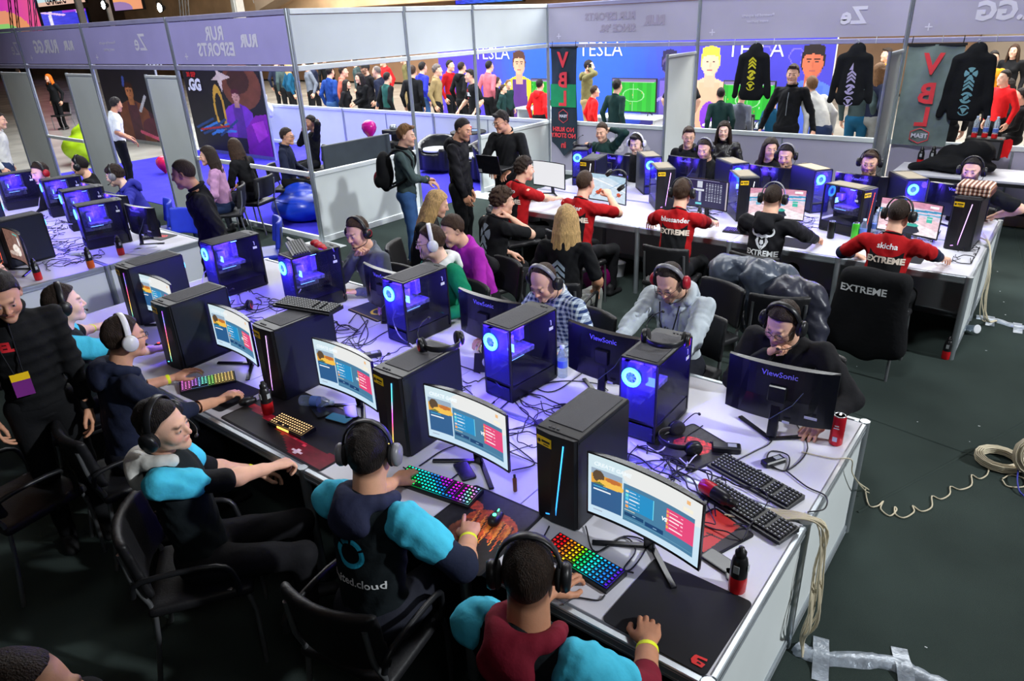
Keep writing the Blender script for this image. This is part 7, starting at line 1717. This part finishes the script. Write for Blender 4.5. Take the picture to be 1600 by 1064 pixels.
# ---- left table and the space in front of the lounge
person('V1', 'small player with a red cupped headset at the far end of the left table', (62, 270), rz=185, lean=8, head=(8, 10, 0), shirt=fab('coat'), hair='short', hc='dkbrown', lod=1, skin='fair', hs=HS('red cupped headset at the far end of the left table', None, REDP))
person('V2', 'player with a black headset behind the middle left tower', (124, 259), rz=150, lean=6, head=(-16, 8, 0), shirt=fab('black'), hair='fade', hc='black', lod=1, skin='fair', hs=HS('black headset on the player behind the middle left tower'))
i = person('V3', 'player in a blue violet hoodie bending forward at the left table', (179, 274), rz=158, lean=18, head=(-24, 14, 0), hr=V((-9.15, 3.45, .80)), hl=V((-8.55, 3.45, .80)), shirt=fab('bhood'), collar='hood', hair='mop', hc='dkbrown', lod=0, skin='pale', hs=HS('grey headset on the player in the blue violet hoodie', None, GRP))
person('V4', 'man in a long dark coat standing at the end of the left table', (286, 272), rz=148, pose='stand', lean=8, head=(-14, 12, 0), hr=('l', .22, -.02, .86), shirt=fab('coat'), collar='jacket', hair='fade', hc='dkbrown', lod=0, skin='tan', trouser=fab('black'), wr=.009, coat=True)
person('V5', 'woman with long dark hair in a pink sweater sitting before the lounge frame', (324, 243), rz=140, lean=4, head=(10, 6, 0), shirt=fab('lilac'), hair='long', hc='dkbrown', fem=True, lod=0, skin='fair', trouser=fab('dkjean'))
person('V7', 'woman with brown hair bending sideways inside the lounge frame', (366, 230), rz=110, lean=12, head=(-20, 10, 0), shirt=fab('black'), hair='long', hc='brown', fem=True, lod=1, skin='tan')
person('V6', 'man in a white shirt standing with his back turned in the violet frame opening', UY(184, 172, 6.3), rz=-12, pose='stand', lean=6, head=(14, 14, 0), hr=('l', .28, .16, 1.0), hl=('l', -.22, .22, 1.02), shirt=fab('white'), sleeve='short', collar='crew', hair='short', hc='black', lod=0, skin='tan', trouser=fab('black'))
person('V0', 'person in white standing cut off at the left picture edge', (-2, 188), rz=-30, pose='stand', lean=6, head=(0, 10, 0), shirt=fab('offwhite'), collar='hood', hair='short', hc='dkbrown', lod=1, trouser=fab('dkjean'))
person('V8', 'dark haired player whose hand rests on a glowing mouse at the left edge', (-16, 424), rz=-8, lean=6, head=(0, 8, 0), hr=U(12, 444, .785), hpr='mouse', shirt=fab('black'), hair='mop', hc='black', lod=0, hs=None)
person('W1', 'man in a navy jacket and glasses sitting in the lounge seen in profile', (449, 213), rz=-50, lean=4, head=(-10, 6, 0), shirt=fab('navy'), collar='jacket', hair='short', hc='dkbrown', glasses=MAT_BLACKPL, lod=0, skin='mid', trouser=fab('black'), feet=dict(l=(-.15, .75, .1), r=(.15, .75, .1)))
person('W2', 'person in black lounging with one arm behind the head beside the booth corner', UX(487, 208, -10.75), rz=155, lean=-8, head=(16, 2, 0), hl=('h', -.10, -.08, .03), el=(-.9, .1, .3), hr=('h', .05, .14, -.13), er=(.5, .2, -.8), hpr='grip', hpl='fist', shirt=fab('black'), hair='short', hc='black', lod=0, skin='mid', trouser=fab('black'))
# ---- the crowd beyond the far panel: (px, py, shirt, hair, hair colour, yaw, label, extra)
S = 'stand'
CROWD = [(431, 98, 'navy', 'short', 'black', 30, 'man in a dark navy jacket at the left end of the crowd', {}), (452, 104, 'teal', 'long', 'blond', -20, 'person in a long teal coat behind the booth corner post', dict(fem=True)), (441, 101, 'gg', 'short', 'brown', 60, 'person in grey green between navy and teal coats', {}),
         (477, 103, 'grey', 'short', 'dkbrown', 160, 'person in grey right of the booth corner post', {}), (491, 100, 'navy', 'short', 'black', -30, 'man in a navy quilted jacket left of the blue sweater', dict(wr=.012)), (516, 113, 'blue', 'fade', 'black', 5, 'man in a blue sweater seen from behind in the crowd', dict(trouser='jean')),
         (506, 92, 'black', 'short', 'black', 60, 'tall man in black behind the blue sweater', {}), (537, 112, 'salmon', 'quiff', 'dkbrown', -50, 'person in a salmon shirt right of the blue sweater', {}), (542, 132, 'coat', 'long', 'black', -60, 'woman with long black hair in front of the salmon shirt', dict(fem=True, scale=.92)), (553, 97, 'gg', 'short', 'brown', 120, 'person in grey green standing at the back of the crowd', {}),
         (561, 122, 'black', 'long', 'black', 170, 'smiling woman in black holding papers in the crowd', dict(fem=True, skin='fair', hr=('l', .1, .25, 1.05), hl=('l', -.05, .28, 1.02))), (570, 108, 'coat', 'short', 'brown', 165, 'bearded man in a black cap in the crowd', dict(cap=True, beard=.8)), (588, 112, 'navy', 'buzz', 'grey', 110, 'older man in navy and red looking left in the crowd', {}),
         (606, 122, 'tealgreen', 'short', 'black', -10, 'person in a green and black jacket seen from behind', dict(slm='black')), (630, 92, 'olive', 'short', 'brown', 150, 'tall person in olive and khaki at the back of the crowd', dict(trouser='khaki')), (598, 96, 'brightred', 'short', 'brown', 170, 'person in red and yellow far back in the crowd', {}),
         (645, 112, 'black', 'short', 'brown', 20, 'person in a black jacket left of the blue backpack wearer', {}), (661, 106, 'royal', 'short', 'black', -8, 'person in a bright blue jacket carrying a black backpack', dict(trouser='jean', bag=True)), (684, 110, 'khaki', 'mop', 'grey', -60, 'person with a pale woolly hat beside the blue jacket', {}), (704, 103, 'red', 'short', 'black', -80, 'person in a red hoodie looking down in the crowd', {}),
         (722, 106, 'black', 'fade', 'dkbrown', -10, 'man in a black hooded jacket seen from behind in the crowd', dict(collar='hood')), (734, 119, 'black', 'quiff', 'black', 150, 'young man in a black printed shirt bending over the far panel', dict(sleeve='short', hr=('l', .25, .28, 1.0), hl=('l', -.3, .1, 1.0), mark=True)), (765, 104, 'pink', 'fade', 'black', -5, 'man in a pink striped shirt with a shoulder strap', {}),
         (778, 128, 'coat', 'short', 'brown', -30, 'child in a dark green padded jacket below the pink shirt', dict(scale=.8)), (787, 139, 'dkgreen', 'short', 'brown', -60, 'small boy in a green quilted jacket at the far panel', dict(scale=.72, wr=.012)), (795, 132, 'dkgreen', 'short', 'ltbrown', -100, 'fair haired child next to the small boy', dict(scale=.76)),
         (844, 133, 'brightred', 'short', 'black', 0, 'person in a bright red hoodie at the television left of the dark banner', dict(scale=.85, collar='hood')),
         (921, 104, 'olive', 'fade', 'black', -70, 'man in an olive hoodie holding a phone to his ear', dict(collar='hood', trouser='khaki', hr=('h', .10, .03, -.05), er=(.8, .3, -.6), hpr='grip', phone=True)), (930, 143, 'brightred', 'short', 'brown', -40, 'person in red half hidden behind the olive hoodie', dict(scale=.8)),
         (965, 135, 'dkgreen', 'short', 'black', -8, 'player in a dark polo seen from behind at the football television', dict(scale=.9)), (1069, 112, 'black', 'short', 'black', 10, 'man in a black shirt with hands on hips behind the tall panel', dict(sleeve='short', hr=('l', .24, .04, 1.0), hl=('l', -.24, .04, 1.0), er=(.9, -.5, -.1), el=(-.9, -.5, -.1))),
         (1126, 146, 'dkgreen', 'fade', 'black', 30, 'player in a dark green jacket bending toward the right television', dict(scale=.85, lean=14, trouser='dkjean')), (1160, 150, 'grey', 'short', 'ltbrown', 0, 'player in a grey sweater below the yellow printed hoodie', dict(scale=.8)), (1209, 160, 'teal', 'curly', 'dkbrown', 20, 'player in teal left of the man leaning on the panel', dict(scale=.72)),
         (1268, 122, 'offwhite', 'short', 'ltbrown', 55, 'person in a pale top bending over behind the leaning man', dict(lean=34, trouser='dkjean')), (1375, 112, 'navy', 'long', 'ltbrown', -25, 'woman with long brown hair and patterned trousers', dict(fem=True, trouser='camo')), (1352, 112, 'gg', 'short', 'brown', 0, 'person in grey behind the lilac printed hoodie', dict(trouser='teal')),
         (1385, 86, 'orange', 'quiff', 'dkbrown', 130, 'man in an orange shirt left of the right white post', dict(trouser='blue')), (1584, 80, 'black', 'long', 'brown', 170, 'woman with big curly hair at the upper right edge', dict(fem=True)), (1568, 122, 'brightred', 'short', 'black', 140, 'person in bright red at the right edge', dict(scale=.9)), (1552, 92, 'orange', 'short', 'black', 190, 'person in a yellow top right of the teal printed hoodie', {}),
         (1574, 133, 'black', 'long', 'black', 120, 'dark haired woman in black seated near the right edge', dict(fem=True, sit=True)), (1594, 150, 'black', 'short', 'black', 100, 'person in black at the right picture edge', dict(sit=True)), (1492, 118, 'black', 'short', 'black', 20, 'person in black standing left of the teal printed hoodie', {}),
         (75, 122, 'black', 'long', 'orange', -160, 'woman with orange hair in black walking on the bright floor', dict(fem=True)), (28, 112, 'navy', 'short', 'dkbrown', 40, 'person in dark blue beyond the left frame', {})]
CAPM = mat('black_cap', rgb(20, 22, 22), .7)
for n_, (px, py, sh_, hr_, hc_n, yaw, lb, ex) in enumerate(CROWD):
    ex = dict(ex); sit = ex.pop('sit', False); bag = ex.pop('bag', False); ph = ex.pop('phone', False); mk_ = ex.pop('mark', False); tr = ex.pop('trouser', 'black'); sl = ex.pop('slm', None)
    if ex.pop('cap', False): ex['cap'] = CAPM
    ex.setdefault('lean', 3); q0 = ex.get('scale', 1.0); at_ = (px, py)
    if not sit and px > 425:
        yy = max(U(px, py, 1.62 * 1.08 * q0)[1], 11.95 + .12 * (n_ % 4)); at_ = UY(px, py, yy); ex['scale'] = at_[2] / 1.63; lo = 1 if px > 430 else 2
    i = person('C%d' % n_, lb, at_, rz=yaw, pose='sit' if sit else 'stand', shirt=fab(sh_), hair=hr_, hc=hc_n, lod=2 if n_ not in (5, 10, 11, 21, 27) else 1, trouser=fab(tr), slm=fab(sl) if sl else None, collar=ex.pop('collar', 'crew'), **ex)
    if bag:
        s = SDF(.02, .03); s.ell((0, 0, 0), (.16, .10, .23)); Vb, Qb = s.mesh(); t = thing('backpack', 'black backpack on the bright blue jacket in the crowd', 'backpack'); t.matrix_world = i['MR'] @ Matrix.Translation(V((0, -.22, 1.22))); me = np_mesh('pack_body', Vb, Qb); me.materials.append(fab('black')); link('pack_body', me, t)
        for sg in (-1, 1): b = MB(); b.tube([(sg * .09, .06, .16), (sg * .13, .22, .24), (sg * .14, .34, .1)], .014, 5); b.build('shoulder_strap', fab('black'), t)
    if ph:
        t = thing('phone', 'phone held to the ear of the man in the olive hoodie', 'phone'); t.matrix_world = i['hm'] @ Matrix.Translation((.095, .03, -.02)) @ Matrix.Rotation(PI / 2, 4, 'Y'); b = MB(); b.prism(rrect(.15, .07, .01), 0, .01); b.build('phone_body', MAT_BLACKPL, t); b = MB(); b.prism(rrect(.14, .06, .008), -.001, 0); b.build('screen', BLACKGL, t)
    if mk_: decal(i, 'RUR', .10, WPR, 'front', .0, 0, bold=.006); decal(i, flat_mesh([[(-.06, .05), (0, .12), (.06, .05), (.03, .05), (0, .08), (-.03, .05)], [(-.05, -.07), (.05, -.07), (0, -.10)]]), 1, REDP, 'front', 0, 0)
i = person('X1', 'young man in a black zipped jacket leaning on the panel rail with both hands', UY(1238, 122, 11.75), rz=184, scale=1.12, pose='stand', lean=-4, head=(6, 2, 0), hr=('l', .40, -.0, 1.0), hl=('l', -.42, .0, 1.0), er=(.6, -.8, -.1), el=(-.6, -.8, -.1), shirt=fab('black'), collar='jacket', hair='quiff', hc='brown', lod=0, skin='fair', trouser=fab('black'))
Ru = i['Ru']; b = MB(); b.tube([i['chest'] + Ru @ _v(.0, .128, .12), i['chest'] + Ru @ _v(0, .152, .0), i['chest'] + Ru @ _v(0, .14, -.22)], .005, 5); b.build('zip', ALU, i['root'])
# ---- chairs under the seated
for key, lb, arms in [('P1', 'black chair under the nearest player', False), ('P2', 'black chair under the player with the blue ring logo', True), ('P3', 'black chair under the player leaning back', True), ('P4', 'black chair under the white headset player', True), ('P5', 'black chair under the player beside the pale panel', False),
                      ('Q1', 'black chair under the man resting his chin', False), ('Q2', 'black chair under the grey hoodie man', False), ('Q3', 'black chair under the checked shirt man', False), ('Q4', 'black chair under the green hoodie player', False), ('Q5', 'black chair under the grey sweater player', False),
                      ('M1', 'black chair under the blonde woman in dark top', False), ('M2', 'black chair under the purple shirt person', False), ('M3', 'black chair under the curly haired man', False), ('M4', 'black armchair under the woman with very long hair', True),
                      ('S1', 'black chair under the leftmost red shirt player', False), ('S2', 'black chair under the player lifting his headset', False), ('S3', 'black chair under the middle red shirt player', False), ('S4', 'black chair under the bull print player', False), ('S5', 'black chair under the rightmost red shirt player', False),
                      ('U1', 'black chair under the stretching man', False), ('U2', 'black chair under the far player with white headset', False), ('U3', 'black chair under the man with glasses behind the panel', False), ('U4', 'black chair under the player before the curly haired woman', False), ('U5', 'black chair under the curly haired woman', False), ('U6', 'black chair under the woman behind the headset player', False), ('U7', 'black chair under the player left of the cream tower', False), ('U8', 'black chair under the player before the white post', False), ('U9', 'black chair under the bearded player', False),
                      ('W1', 'dark chair under the man in navy in the lounge', False), ('W2', 'dark chair under the lounging person in black', False), ('V1', 'dark chair under the small far left player', False), ('V2', 'dark chair under the player behind the middle left tower', False), ('V5', 'dark chair under the woman in the pink sweater', False), ('V7', 'dark chair under the woman bending in the frame', False), ('V8', 'dark chair at the left picture edge', False), ('C44', 'dark chair under the woman seated at the right edge', False), ('C45', 'dark chair under the person at the right picture edge', True)]:
    if key in PEOPLE: chair_for(key, lb, arms)
chair_for('V3', 'blue chair under the player in the blue violet hoodie', m=CHBL)
p = U(268, 345, .75); chair(p.x, p.y, 200, 'blue backed chair beside the left table end', CHBL); p = U(398, 358, .75); chair(p.x, p.y, 150, 'blue backed chair before the blue bean bag', CHBL)
p = U(1095, 470, .75); chair(p.x, p.y, 160, 'empty black chair behind the grey hoodie man'); p = U(1215, 470, .7); chair(p.x, p.y, 20, 'black chair with a grey jacket thrown over it', arms=True)
p = U(35, 770, .5); chair(p.x, p.y, 10, 'black chair standing in the dark at the left edge', arms=True)
chair(*U(1555, 190, .45).xy, 150, 'dark chair standing on the polished floor at the right edge', group='dark chairs on the polished floor'); chair(*U(1590, 200, .45).xy, 190, 'second dark chair on the polished floor at the right edge', group='dark chairs on the polished floor')
chair(*U(862, 160, .75).xy, 0, 'black chair left of the dark banner by the far panel', group='dark chairs on the polished floor'); chair(*U(1165, 187, .7).xy, 10, 'black armchair below the yellow printed hoodie', arms=True, group='dark chairs on the polished floor')
# ------------------------------------------------------------ lounge and other things
def soft(name, label, cat, loc, rz, m, build, vox=.02, k=.05, post=None, part='body', extra=None):
    s = SDF(vox, k); build(s); Vb, Qb = s.mesh(post); me = np_mesh(part, Vb, Qb); me.materials.append(m); t = thing(name, label, cat, loc, rz * D2R); link(part, me, t)
    if extra: extra(t)
    return t
BB = mat('blue_shiny_vinyl', rgb(20, 60, 190), .3, bump=.25, bscale=8); BG = mat('lime_vinyl', rgb(175, 215, 20), .4, bump=.2, bscale=8)
def bag(s): s.ell((0, 0, .20), (.54, .46, .23)); s.ell((-.12, .12, .36), (.32, .26, .20)); s.cone((-.18, .16, .42), (-.34, .2, .62), .11, .04); s.ell((.25, -.05, .3), (.26, .26, .12))
def bagp(P, F_): return np.maximum(F_ + .014 * np.sin(9 * P[:, 0] + 4 * np.sin(5 * P[:, 2])) * np.sin(7 * P[:, 1] + 9 * P[:, 2]) + .006 * np.sin(26 * P[:, 2] + 10 * P[:, 0]), -(P[:, 2] - .02))
def seam(t): b = MB(); b.tube(bez([(-.45, -.2, .36), (-.2, -.36, .34), (.2, -.36, .33), (.46, -.18, .34)], 4), .008, 5); b.build('seam', BB, t)
p = U(436, 352, .02); soft('bean_bag', 'shiny blue bean bag inside the lounge frame', 'bean bag', p + V((0, .5, 0)), 10, BB, bag, .025, .08, bagp, 'cover', seam)
p = U(488, 335, .02); soft('bean_bag', 'lime green bean bag beside the booth corner post', 'bean bag', p + V((.1, .45, 0)), 60, BG, bag, .03, .08, bagp, 'cover')
soft('bean_bag', 'large lime green bean bag seen through the left frame opening', 'bean bag', V((-18.9, 7.4, .02)), 20, BG, lambda s: (s.ell((0, 0, .34), (.6, .5, .36)), s.ell((0, .1, .62), (.36, .32, .3)), s.cone((0, .1, .8), (-.05, .1, 1.0), .16, .04)), .035, .08, bagp, 'cover')
# television seen from the back
a = UX(497, 268, -8.9); t = thing('television', 'large television seen from behind over the low booth panel', 'television', (-8.8, 7.3, .93), -90 * D2R + .0)
b = MB(); b.box((0, 0, 0), (1.35, .05, .50), ch=.01); b.box((0, -.04, -.03), (1.1, .06, .34), ch=.02); b.box((.0, -.075, -.10), (.9, .01, .02)); b.build('rear_housing', mat('grey_tv_back', rgb(48, 56, 62), .5), t)
b = MB(); b.box((-.28, -.076, .12), (.06, .002, .04)); b.build('sticker', STK, t)
for s_ in (-1, 1): b = MB(); b.tube([(s_ * .45, 0, -.24), (s_ * .45, -.12, -.32)], .012, 6); b.tube([(s_ * .45, 0, -.24), (s_ * .45, .12, -.32)], .012, 6); b.build('foot', BLK, t)
t = thing('media_stand', 'dark low cabinet carrying the large television', 'cabinet', (-8.8, 7.3, 0), -90 * D2R); b = MB(); b.box((0, 0, .30), (1.5, .45, .60), ch=.01); b.build('cabinet_body', BLK, t); b = MB(); b.box((-.36, -.23, .3), (.70, .02, .5)); b.build('door', MAT_BLACKPL, t); b = MB(); b.box((.36, -.23, .3), (.70, .02, .5)); b.build('door', MAT_BLACKPL, t)
# balloons
BAL = mat('magenta_balloon', rgb(215, 20, 150), .2)
def balloon(p, label, r=.125, m=BAL):
    t = thing('balloon', label, 'balloon', p); b = MB(); b.lathe([(0.004, -.16), (.02, -.135), (.06, -.09), (.1, -.04), (.122, .02), (.112, .08), (.07, .125), (.03, .14), (0, .143)], n=18); o = b.build('balloon_skin', m, t); o.scale = (r / .125,) * 3
    b = MB(); b.lathe([(.016, -.175), (.006, -.165), (.006, -.158)], n=8); o = b.build('knot', m, t); o.scale = (r / .125,) * 3; return t
balloon(UX(577, 202, -9.1), 'magenta balloon above the back of the large television'); balloon(U(933, 438, .16), 'dark magenta balloon on the carpet by the long haired woman chair', .17, mat('dark_magenta_balloon', rgb(120, 14, 90), .25))
balloon(UY(256, 257, 7.5), 'red pink balloon seen through the violet frame opening', .16, mat('pink_red_balloon', rgb(230, 30, 80), .25))
# tub chairs and low table of the lounge
TUB = mat('black_leatherette', rgb(22, 23, 26), .3, bump=.15, bscale=40)
def tub(s):
    def f(P):
        x, y, z = P[..., 0], P[..., 1], P[..., 2]; r = np.sqrt((x / .36) ** 2 + (y / .34) ** 2) * .35; top = .46 + .22 * np.clip((y + .25) / .5, 0, 1)
        return np.maximum(np.maximum(np.abs(r - .31 - .06 * z) - .045, z - top), np.maximum(.06 - z, -y - .22)) - .012
    s.fn(f, (-.5, -.5, 0), (.5, .5, .75), k=.01); s.fn(lambda P: np.maximum(np.sqrt(P[..., 0] ** 2 + P[..., 1] ** 2) - .30, np.abs(P[..., 2] - .23) - .16), (-.32, -.32, .05), (.32, .32, .42), k=.02)
def cush(t): b = MB(); b.lathe([(.0, .40), (.22, .405), (.27, .43), (.26, .47), (.0, .485)], n=18); b.build('seat_cushion', MAT_WHC, t)
MAT_WHC = mat('white_cushion', rgb(215, 220, 225), .5)
for (px, py), rz, lb in (((684, 268), 10, 'black tub chair with white cushion behind the boy'), ((747, 280), -20, 'black tub chair behind the laptop holder'), ((774, 282), 95, 'black tub chair at the right end of the lounge'), ((557, 225), 40, 'black tub chair left of the magenta balloon')):
    soft('tub_chair', lb, 'chair', U(px, py, .02), rz, TUB, tub, .028, .04, None, 'shell', cush)
t = thing('round_table', 'black round lounge table with bottles and papers on it', 'table', U(735, 262, .02)); b = MB(); b.lathe([(.0, .70), (.36, .70), (.37, .715), (.36, .73), (0, .73)], n=24); b.build('tabletop', BLK, t); b = MB(); b.lathe([(.22, 0), (.2, .02), (.03, .04), (.03, .70)], n=16); b.build('leg', BLK, t)
q = t.location.copy(); can(q + V((.10, -.05, .731)), 'small red can on the round lounge table', h=.12, txt=False); shaker(q + V((-.12, .05, .731)), 'green tinted bottle on the round lounge table', low=mat('green_base', rgb(20, 110, 90), .3)); b = MB(); b.box((0, 0, .002), (.22, .16, .004)); tag(b.build('paper_sheet', mat('blue_paper', rgb(90, 120, 190), .6), None, q + V((.02, .14, .731)), .4), 'blue printed sheet on the round lounge table', 'paper')
t = thing('coffee_machine', 'black coffee machine standing behind the boy', 'machine', UX(617, 225, -9.6)); b = MB(); b.box((0, 0, .0), (.26, .3, .10), ch=.01); b.box((0, .1, .12), (.26, .12, .2), ch=.01); b.box((0, 0, .22), (.28, .32, .07), ch=.01); b.build('machine_body', BLK, t); b = MB(); b.lathe([(.06, .26), (.07, .30), (.05, .33)], n=12); b.build('cup_rest', ALU, t)
q = t.location; tt = thing('side_cabinet', 'dark narrow cabinet under the coffee machine', 'cabinet', (q.x, q.y, 0)); b = MB(); b.box((0, 0, (q.z - .05) / 2), (.5, .45, q.z - .05), ch=.01); b.build('cabinet_body', BLK, tt); b = MB(); b.box((0, -.23, (q.z - .05) / 2), (.46, .02, q.z - .15)); b.build('door', MAT_BLACKPL, tt)
soft('plastic_bag', 'white carrier bag hanging at the far left panel end', 'bag', UY(419, 166, 11.2), 0, WSTK, lambda s: (s.ell((0, 0, -.1), (.16, .08, .2)), s.cone((-.04, 0, .1), (0, 0, .28), .03, .012)), .02, .03, lambda P, F_: F_ + .008 * np.sin(40 * P[:, 0] + 20 * P[:, 2]), 'bag_skin')
# jackets over chairs
JK = mat('grey_shiny_jacket', rgb(70, 78, 92), .35, bump=.3, bscale=20)
def jacket(s): s.cone((-.26, 0, 0), (.26, 0, .02), .10, .09); s.cone((-.22, -.08, -.02), (-.2, -.12, -.34), .11, .09); s.cone((.1, -.1, 0), (.16, -.14, -.40), .14, .12); s.cone((.28, 0, 0), (.42, -.1, -.3), .09, .06)
def crum(P, F_):
    x, y, z = P.T; a = np.sin(9 * x + 5 * z + 3 * np.sin(7 * y + 4 * x)); c = np.sin(14 * z - 8 * x + 3.5 * np.sin(6 * z + 9 * y + 1)); d = np.sin(31 * x + 23 * z + 4 * np.sin(11 * z - 8 * y) + 2)
    return F_ + .018 * (1 - np.abs(a)) * c + .007 * (1 - np.abs(d)) - .006
soft('jacket', 'crumpled grey shiny jacket thrown over a chair behind the bull print player', 'jacket', U(1178, 425, .86), -5, JK, jacket, .014, .05, crum, 'garment')
soft('jacket', 'darker grey padded jacket drooping below the bull print player', 'jacket', U(1225, 450, .80), -20, mat('dark_shiny_jacket', rgb(44, 46, 60), .4, bump=.3, bscale=20), jacket, .016, .05, crum, 'garment')
i = soft('jacket', 'black hoodie with white lettering hung over the rightmost player chair', 'jacket', PEOPLE['S5']['loc'] + V((0, -.30, .74)), 0, fab('black'), lambda s: (s.cone((-.18, 0, .10), (.18, 0, .10), .075, .075), s.cone((-.17, -.02, .0), (-.2, -.02, -.42), .09, .11, flat=((0, 1, 0), .5)), s.cone((.17, -.02, .0), (.2, -.02, -.42), .09, .11, flat=((0, 1, 0), .5)), s.cone((0, -.02, .02), (0, -.02, -.42), .14, .16, flat=((0, 1, 0), .35))), .015, .05, lambda P, F_: F_ + .006 * np.sin(20 * P[:, 0]) * np.sin(12 * P[:, 2]), 'garment')
decal(dict(Ru=np.eye(3), chest=_v(0, 0, 0), top=i.children[0], root=i), 'EXTREME', .08, WPR, 'back', .02, -.06, bold=.002)
soft('jacket', 'black jacket hanging on a chair behind the green hoodie player', 'jacket', U(742, 430, .72), 20, fab('coat'), lambda s: (s.cone((-.16, 0, .1), (.16, 0, .1), .07, .07), s.cone((0, -.02, .05), (0, -.02, -.36), .15, .17, flat=((0, 1, 0), .4))), .018, .05, crum, 'garment')
# the bright bench by the back wall on the right
t = thing('side_table', 'white topped black framed table against the wall behind the bearded player', 'table', (-.55, 10.75, 0)); W_, D_ = 2.6, .8
b = MB(); b.box((0, 0, .735), (W_, D_, .03), ch=.004); b.build('tabletop', TOPW, t); b = MB(); b.box((0, -D_ / 2 + .02, .70), (W_, .04, .04)); b.box((0, D_ / 2 - .02, .70), (W_, .04, .04)); b.build('frame', BLK, t)
for sx in (-1, 1):
    for sy in (-1, 1): b = MB(); b.box((sx * (W_ / 2 - .03), sy * (D_ / 2 - .03), .34), (.04, .04, .68)); b.build('leg', BLK, t)
shaker(V((-1.62, 10.9, .752)), 'left bottle of the pair on the white side table', s=1.25); shaker(V((-1.50, 11.0, .752)), 'right bottle of the pair on the white side table', s=1.25); shaker(V((-.30, 10.45, .752)), 'lone bottle near the right end of the white side table', s=1.25)
soft('equipment_bag', 'heap of black bags on the white side table', 'bag', V((-1.15, 10.7, .80)), 0, fab('black'), lambda s: (s.ell((0, 0, .05), (.42, .22, .10)), s.ell((.15, .05, .2), (.22, .18, .16)), s.ell((-.1, .1, .15), (.16, .14, .12)), s.cone((-.5, -.1, .0), (-.3, 0, .02), .05, .06)), .022, .05, crum, 'bag_body')
t = thing('speaker_box', 'black box standing on the bags at the wall', 'box', (-.95, 11.02, .90)); b = MB(); b.box((0, 0, .12), (.42, .26, .26), ch=.01); b.build('box_body', BLK, t); b = MB(); b.box((0, -.133, .12), (.36, .006, .2)); b.build('grille', MESHT, t)
for k, x in enumerate((-1.08, -.97, -.86)):
    w2 = water(V((x, 11.0 + .04 * (k % 2), 1.152)), ('left', 'middle', 'right')[k] + ' clear bottle with a red lid on the black box', h=.26); 
    b = MB(); b.lathe([(.034, .0), (.034, .05)], n=14); b.build('red_band', mat('red_band', rgb(215, 30, 34), .5), w2)
t = thing('red_cloth', 'red cloth hanging off the black box by the wall', 'cloth', (-.74, 10.95, 1.12)); b = MB(); vs = []; fs = []
for a in range(6):
    for c in range(6): vs.append((.03 * c - .06 + .01 * math.sin(a), -.02 * math.sin(c * 1.4), .03 - .045 * a + .01 * math.sin(c * 2)))
for a in range(5):
    for c in range(5): fs.append((a * 6 + c, a * 6 + c + 1, a * 6 + c + 7, a * 6 + c + 6))
b.add(vs, fs, 0, True); b.build('cloth_sheet', fab('brightred'), t)
K_ = keyboard(-.05, 10.9, 3, 'black keyboard with cables on the white side table', w=.44, z=.752, group='spare unlit keyboards'); tangle(.15, 10.8, .5, .3, 5, 'cables on the white side table', 88, z=.754)
t = thing('board_stack', 'wooden boards leaning under the white side table', 'boards', (.05, 10.4, 0))
for k in range(3): b = MB(); b.box((0, .05 * k, .30), (.34, .018, .6), T=Matrix.Rotation(.25, 4, 'Y')); b.build('board', mat('pale_wood', rgb(190, 160, 120), .6, noise=.3, scale=3), t)
t = thing('white_case', 'pale box lying on the carpet at the right edge under the side table', 'box', U(1596, 352, .012)); b = MB(); b.box((0, 0, .08), (.4, .3, .16), ch=.01); b.build('case_body', mat('pale_box', rgb(190, 165, 120), .6), t); b = MB(); b.box((0, 0, .165), (.42, .32, .02), ch=.005); b.build('lid', BLK, t)
# a few things on the floor under the tables
t = thing('bucket', 'small pale bucket on the carpet near the long haired woman', 'bucket', U(965, 430, .012)); b = MB(); b.lathe([(.07, 0), (.09, .15), (.094, .155), (.086, .155), (.07, .01)], n=18); b.build('bucket_wall', WSTK, t); b = MB(); b.tube([(.09 * math.cos(a), 0, .15 + .05 * math.sin(a)) for a in np.linspace(0, PI, 9)], .003, 5); b.build('handle', ALU, t)
for (px, py), lb in (((1395, 515), 'pale crumpled sneaker under the rightmost chair'), ((905, 480), 'white sneaker below the armchair of the long haired woman')):
    t = thing('sneaker', lb, 'shoe', U(px, py, .012), 1.2); m = mat('white_shoe', rgb(200, 198, 190), .6); link('shoe_upper', shoe_mesh(m), t); b = MB(); b.prism([(-.045, -.09), (.045, -.09), (.05, .1), (.02, .17), (-.02, .17), (-.05, .1)], .0, .018); b.build('sole', WSTK, t)
t = thing('small_box', 'small pale box on the floor under the player leaning back', 'box', U(245, 838, .012), .4); b = MB(); b.box((0, 0, .03), (.22, .12, .06), ch=.004); b.build('box_body', mat('reddish_box', rgb(190, 140, 130), .5), t); b = MB(); b.box((0, 0, .0605), (.15, .07, .001)); b.build('label', WSTK, t)
soft('backpack', 'dark backpack standing on the floor beside the chair of the player leaning back', 'backpack', U(300, 900, .012) + V((0, 0, .2)), 20, fab('black'), lambda s: (s.ell((0, 0, 0), (.17, .12, .22)), s.ell((0, -.08, -.05), (.12, .07, .12))), .018, .03, crum, 'pack_body')
for k in range(24):
    rr = random.Random(k + 50); x = rr.uniform(1330, 1590); y = rr.uniform(560, 1040)
o = MB()
rr = random.Random(9)
for k in range(16):
    p = U(rr.uniform(1290, 1600), rr.uniform(420, 1060), .0135); o.box((p.x, p.y, p.z), (.006 + .01 * rr.random(), .005, .002), T=None)
tag(o.build('litter', WSTK), 'tiny paper specks scattered on the dark carpet', 'litter', None, 'stuff')
